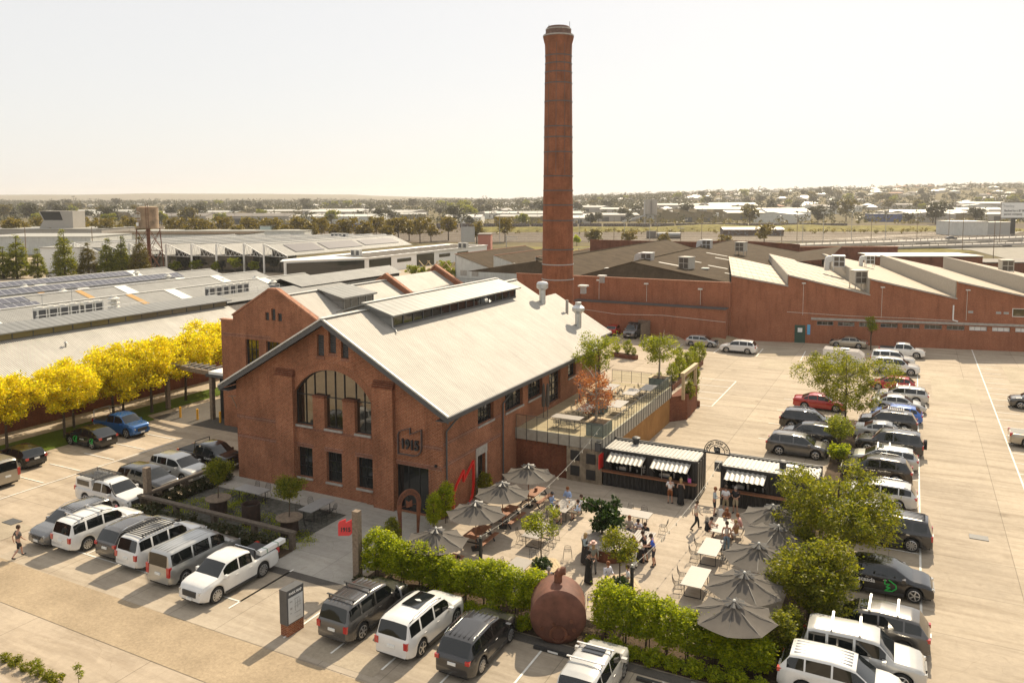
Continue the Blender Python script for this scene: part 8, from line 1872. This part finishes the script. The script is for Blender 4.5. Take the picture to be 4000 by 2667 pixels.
for i,px in enumerate([-20,30,60,95,120,180,215,245,275,300,330,400,425,455,480,515,545,572,600,628,655,685,712,738,765,800,838,865,890,915,940,965,990,1030,1095,1160]): ft(px,[553,559,556][i%3],(1.05+.3*((i*7)%4)/3),'yellow-green bushy tree in the row along the rail yard','lf_ochre','bushy trees along the rail yard',i)
for px,py,s,l,mt,i in [(1365,569,.95,'dark bushy tree right of the chimney by the tracks','lf_olive',0),(1445,570,.8,'yellowish tree second right of the chimney by the tracks','lf_ochre',1),(1525,570,.8,'rounded yellowish tree third right of the chimney','lf_ochre',2),(1755,566,.9,'rounded bright yellow-green tree behind the cream roofs','lf_ochre',3),(1665,575,.7,'sparse orange-leaved tree behind the brown roof','lf_ochre',1),(1325,565,.6,'small bright bush tree right beside the chimney','lf_lime',2),(1375,512,1.1,'dark tree left of the concrete silo','lf_gum',0),(1430,508,1.35,'tall dark tree beside the concrete silo','lf_gum',1),(1585,510,.9,'dark tree in front of the olive sawtooth shed','lf_gum',2),(1943,509,1.9,'big dense tree left of the blue workshop','lf_olive',3),(870,512,1.6,'dark umbrella-shaped tree behind the white rail sheds','lf_gum',0),(1010,500,1.3,'brown gum tree behind the central sheds','lf_gum',1),(460,510,1.9,'large gum tree right of the water tower','lf_gum',1),(395,508,1.9,'tall gum tree just right of the water tank','lf_gum',2),(250,520,1.5,'dark tree left of the water tank','lf_gum',3),(1878,512,.8,'dark shrubby tree by the white gabled warehouse','lf_gum',0)]: ft(px,py,s,l,mt,None,i,'distant_tree')
q = G(1100,655,0)
for i,(px,py,s,l) in enumerate([(893,645,.42,'small yellow-green tree before the showroom glass, left'),(948,645,.45,'small yellow-green tree before the showroom, middle'),(970,640,.4,'pale young tree before the showroom door'),(1025,640,.45,'young tree left of the white sawtooth shed')]): ft(px,py,s,l,'lf_green',None,i)
for i,px in enumerate((985,1000,1015,1030,1042)): 
    q = G(px,652,0); t = tree('column_shrub','dark columnar shrub in the row under the timber pergola frames',(q.x,q.y,0),i,HT[0],HM[i%3],M['bark'],M['lf_mid'],'columnar shrubs by the showroom',1.3)
for i in range(5):
    px = 905+i*22; q = G(430+i*40 if i>2 else 420+i*30,622,0)
    ft(405+i*45,628,.42,'bushy green shrub before the sawtooth market glazing','lf_green','shrubs before the sawtooth market',i,'market_shrub')
fr = thing('pergola_frames','row of bare diagonal timber pergola frames before the showroom','pergola',(*gp(975,640),0),TH); f = MB()
for k in range(5):
    for s_ in (-1,1): f.tube([(k*2.6,0,0),(k*2.6,0,3),(k*2.6+s_*1.6,0,4.6)],.12,4)
f.build('timber_frame',M['timber_pale'],fr)
rt2 = random.Random(9)
for k in range(245):
    for _ in range(20):
        y = rt2.uniform(600,1500); x = rt2.uniform(-.66,.68)*y
        if y < 1100 and any(abs(x-a)<34 and abs(y-b-15)<30 for a,b in taken): continue
        break
    i = rt2.randrange(4); s = rt2.uniform(.9,1.9); mt = rt2.choice(['lf_gum','lf_gum','lf_olive','lf_gum','lf_mid'])
    tree('suburban_tree','rounded grey-green tree scattered among the distant sheds and houses',(x,y,ZG(x,y)-.3),k,FT[i][0],FT[i][1],M['bark'],M[mt],'trees scattered through the distant suburbs',(s*1.15,s*1.15,s))
def woods(name,n,fn,seed,mt,hmin=7,hmax=14,per=26,lz=3.2):
    r = random.Random(seed); vs = []; fs = []
    for _ in range(n):
        x,y = fn(r); z0 = ZG(x,y); h = r.uniform(hmin,hmax)*(1.3 if r.random()<.12 else 1); rr = h*r.uniform(.34,.75)
        for _ in range(per):
            d = Vector((r.gauss(0,1),r.gauss(0,1),r.gauss(0,1))).normalized(); c = Vector((x,y,z0+h*.58))+Vector((d.x*rr,d.y*rr,d.z*h*.42))*r.uniform(.6,1)
            nn = (d+Vector((r.gauss(0,.5),r.gauss(0,.5),r.gauss(0,.5)))).normalized(); a = nn.orthogonal().normalized(); b = nn.cross(a); ang = r.uniform(0,3.1); a,b = a*math.cos(ang)+b*math.sin(ang), b*math.cos(ang)-a*math.sin(ang)
            l = lz*r.uniform(.6,1.2); k = len(vs); vs += [c-a*l*.5,c+b*l*.32,c+a*l*.5,c-b*l*.32]; fs.append((k,k+1,k+2,k+3))
    me = bpy.data.meshes.new(name); me.from_pydata([tuple(v) for v in vs],[],fs); me.update(); o = link(me,name,M[mt]); tag(o,kind='stuff'); return o
def clear(x,y,d=11): return all((x-a)**2+(y-b)**2 > d*d for a,b in hpos)
def f1(r):
    while True:
        y = r.uniform(1050,2600); x = r.uniform(-.72,.22)*y
        if noise.noise(Vector((x*.004,y*.006,2))) > -.18 and clear(x,y): return x,y
def f2(r):
    while True:
        y = r.uniform(1100,2700); x = r.uniform(.08,.74)*y
        if noise.noise(Vector((x*.005,y*.007,6))) > -.12 and clear(x,y,13): return x,y
def f4(r):
    while True:
        y = r.uniform(640,1150); x = r.uniform(-.7,.72)*y
        if all(abs(x-a)>36 or abs(y-b-15)>32 for a,b in taken): return x,y
def f3(r): y = r.uniform(2100,3600); return r.uniform(-.75,.75)*y, y
woods('distant_woodland',2700,f1,3,'lf_gum'); woods('hillside_trees',2300,f2,4,'lf_gum',5,11,20,2.8); woods('skyline_woodland',900,f3,5,'lf_gum',9,17,22,4.5)
woods('shed_belt_trees',900,f4,8,'lf_gum',5,10,20,2.2); woods('scrub_belt',260,lambda r:(r.uniform(-420,420),r.uniform(600,665)),6,'lf_olive',2.5,6,20,1.6)
woods('yard_scrub_dark',420,lambda r:(r.uniform(-200,330),r.uniform(455,560)),17,'lf_olive',.6,2.6,16,1.0); woods('yard_scrub',260,lambda r:(r.uniform(20,330),r.uniform(470,545)),7,'lf_ochre',1,2.6,18,1.0)
# masts and lamps
mk = [0]
def mast(px,py,top,lab,arm=0,r=.11,grp='poles across the rail yard'):
    q = G(px,py,0); k = q.length/1818; h = (py-top)*k; t = thing('street_lamp' if arm==1 else 'power_pole',lab,'pole',(q.x,q.y,0),0,grp); f = MB(); f.cyl((0,0,0),(0,0,h),r*1.2,r*.8,6); f.build('post',M['greymetal'] if arm==1 else M['timber'],t)
    f = MB()
    if arm == 1: f.tube([(0,0,h),(1.6,0,h+1.3),(3.0,0,h+1.5)],.08,4); f.box(2.6,3.8,-.2,.2,h+1.42,h+1.6)
    else: f.box(-1.3,1.3,-.06,.06,h-1,h-.8)
    if arm == 2: f.tube([(0,0,h-2),(9,0,h-2)],.09,4); f.tube([(0,0,h-3.4),(9,0,h-2)],.06,4)
    f.build('arm',M['greymetal'],t)
for px,py,top,arm in [(1061,574,498,1),(1148,560,494,1),(1330,560,498,1),(1410,567,500,0),(1434,560,505,1),(1492,562,502,1),(1509,570,512,0),(1563,573,520,0),(1611,575,481,0),(1795,566,499,0),(1830,565,470,0),(1843,560,508,1),(1890,560,495,1),(1955,560,497,1),(2000,567,500,0),(2033,560,494,1),(2105,563,490,0),(2178,560,492,0),(2210,574,496,0),(2295,566,480,0),(2281,600,520,0)]: mast(px,py,top,'tall pole seen across the rail yard behind the factory',arm)
for px,py,top,arm in [(905,527,470,0),(957,524,472,1),(1012,524,474,0),(1090,520,462,0),(1125,520,468,0),(1190,520,468,0),(1234,518,472,0),(655,524,492,2),(700,524,490,0),(740,524,488,2),(790,524,490,0),(845,524,488,2),(890,526,492,0),(490,526,488,2),(540,524,490,0),(580,524,486,2),(395,526,492,2)]: mast(px,py,top,'thin mast along the tracks left of the chimney',arm,.1,'masts along the tracks')
mast(61,600,532,'wooden power pole at the left beyond the conifers',0,.14,None); mast(214,596,530,'wooden power pole behind the sawtooth market',0,.14,None)
q = G(170,490,0); k = 1083/1818*1.0; lt = thing('light_tower','tall pale floodlight tower on the left horizon','light tower',(q.x*1.0,q.y,0)); f = MB(); f.cyl((0,0,0),(0,0,26),.5,.3,6); f.build('mast',M['conc_sill'],lt); f = MB(); f.box(-2.5,2.5,-.3,.3,26,27.5); f.build('lamp_bar',M['conc_sill'],lt)
gsn = thing('sign_gantry','steel lattice back of a large roadside sign left of the chimney','sign',(*gp(1075,585),0),.1); f = MB()
for x in (-2.2,0,2.2): f.cyl((x,0,0),(x,0,10.5),.12,n=4)
for k in range(6): f.tube([(-2.6,0,4+1.2*k),(2.6,0,4+1.2*k)],.08,4)
f.box(-2.5,2.5,.2,.3,4.5,10.2); f.build('lattice',M['greymetal'],gsn)
gy = thing('road_gantry','small overhead road sign gantry just left of the chimney','sign',(*gp(1163,590),0),0); f = MB(); f.cyl((0,0,0),(0,0,7.5),.15,n=6); f.tube([(0,0,7),(4,0,7)],.12,4); f.tube([(0,0,6.2),(4,0,6.2)],.12,4); f.build('frame',M['greymetal'],gy)
# ================================================================ HAZE
f = MB(); f.box(-5200,5200,-80,8200,-3,125); hz = f.build('haze',None,uv=False); tag(hz,kind='stuff')
hm = bpy.data.materials.new('haze_air'); hm.use_nodes = True; t_ = hm.node_tree; t_.nodes.remove(t_.nodes['Principled BSDF']); pv = t_.nodes.new('ShaderNodeVolumePrincipled')
pv.inputs['Color'].default_value = (1,.965,.925,1); pv.inputs['Density'].default_value = .00012; pv.inputs['Anisotropy'].default_value = .35
t_.links.new(pv.outputs[0], t_.nodes['Material Output'].inputs['Volume']); hz.data.materials.append(hm)
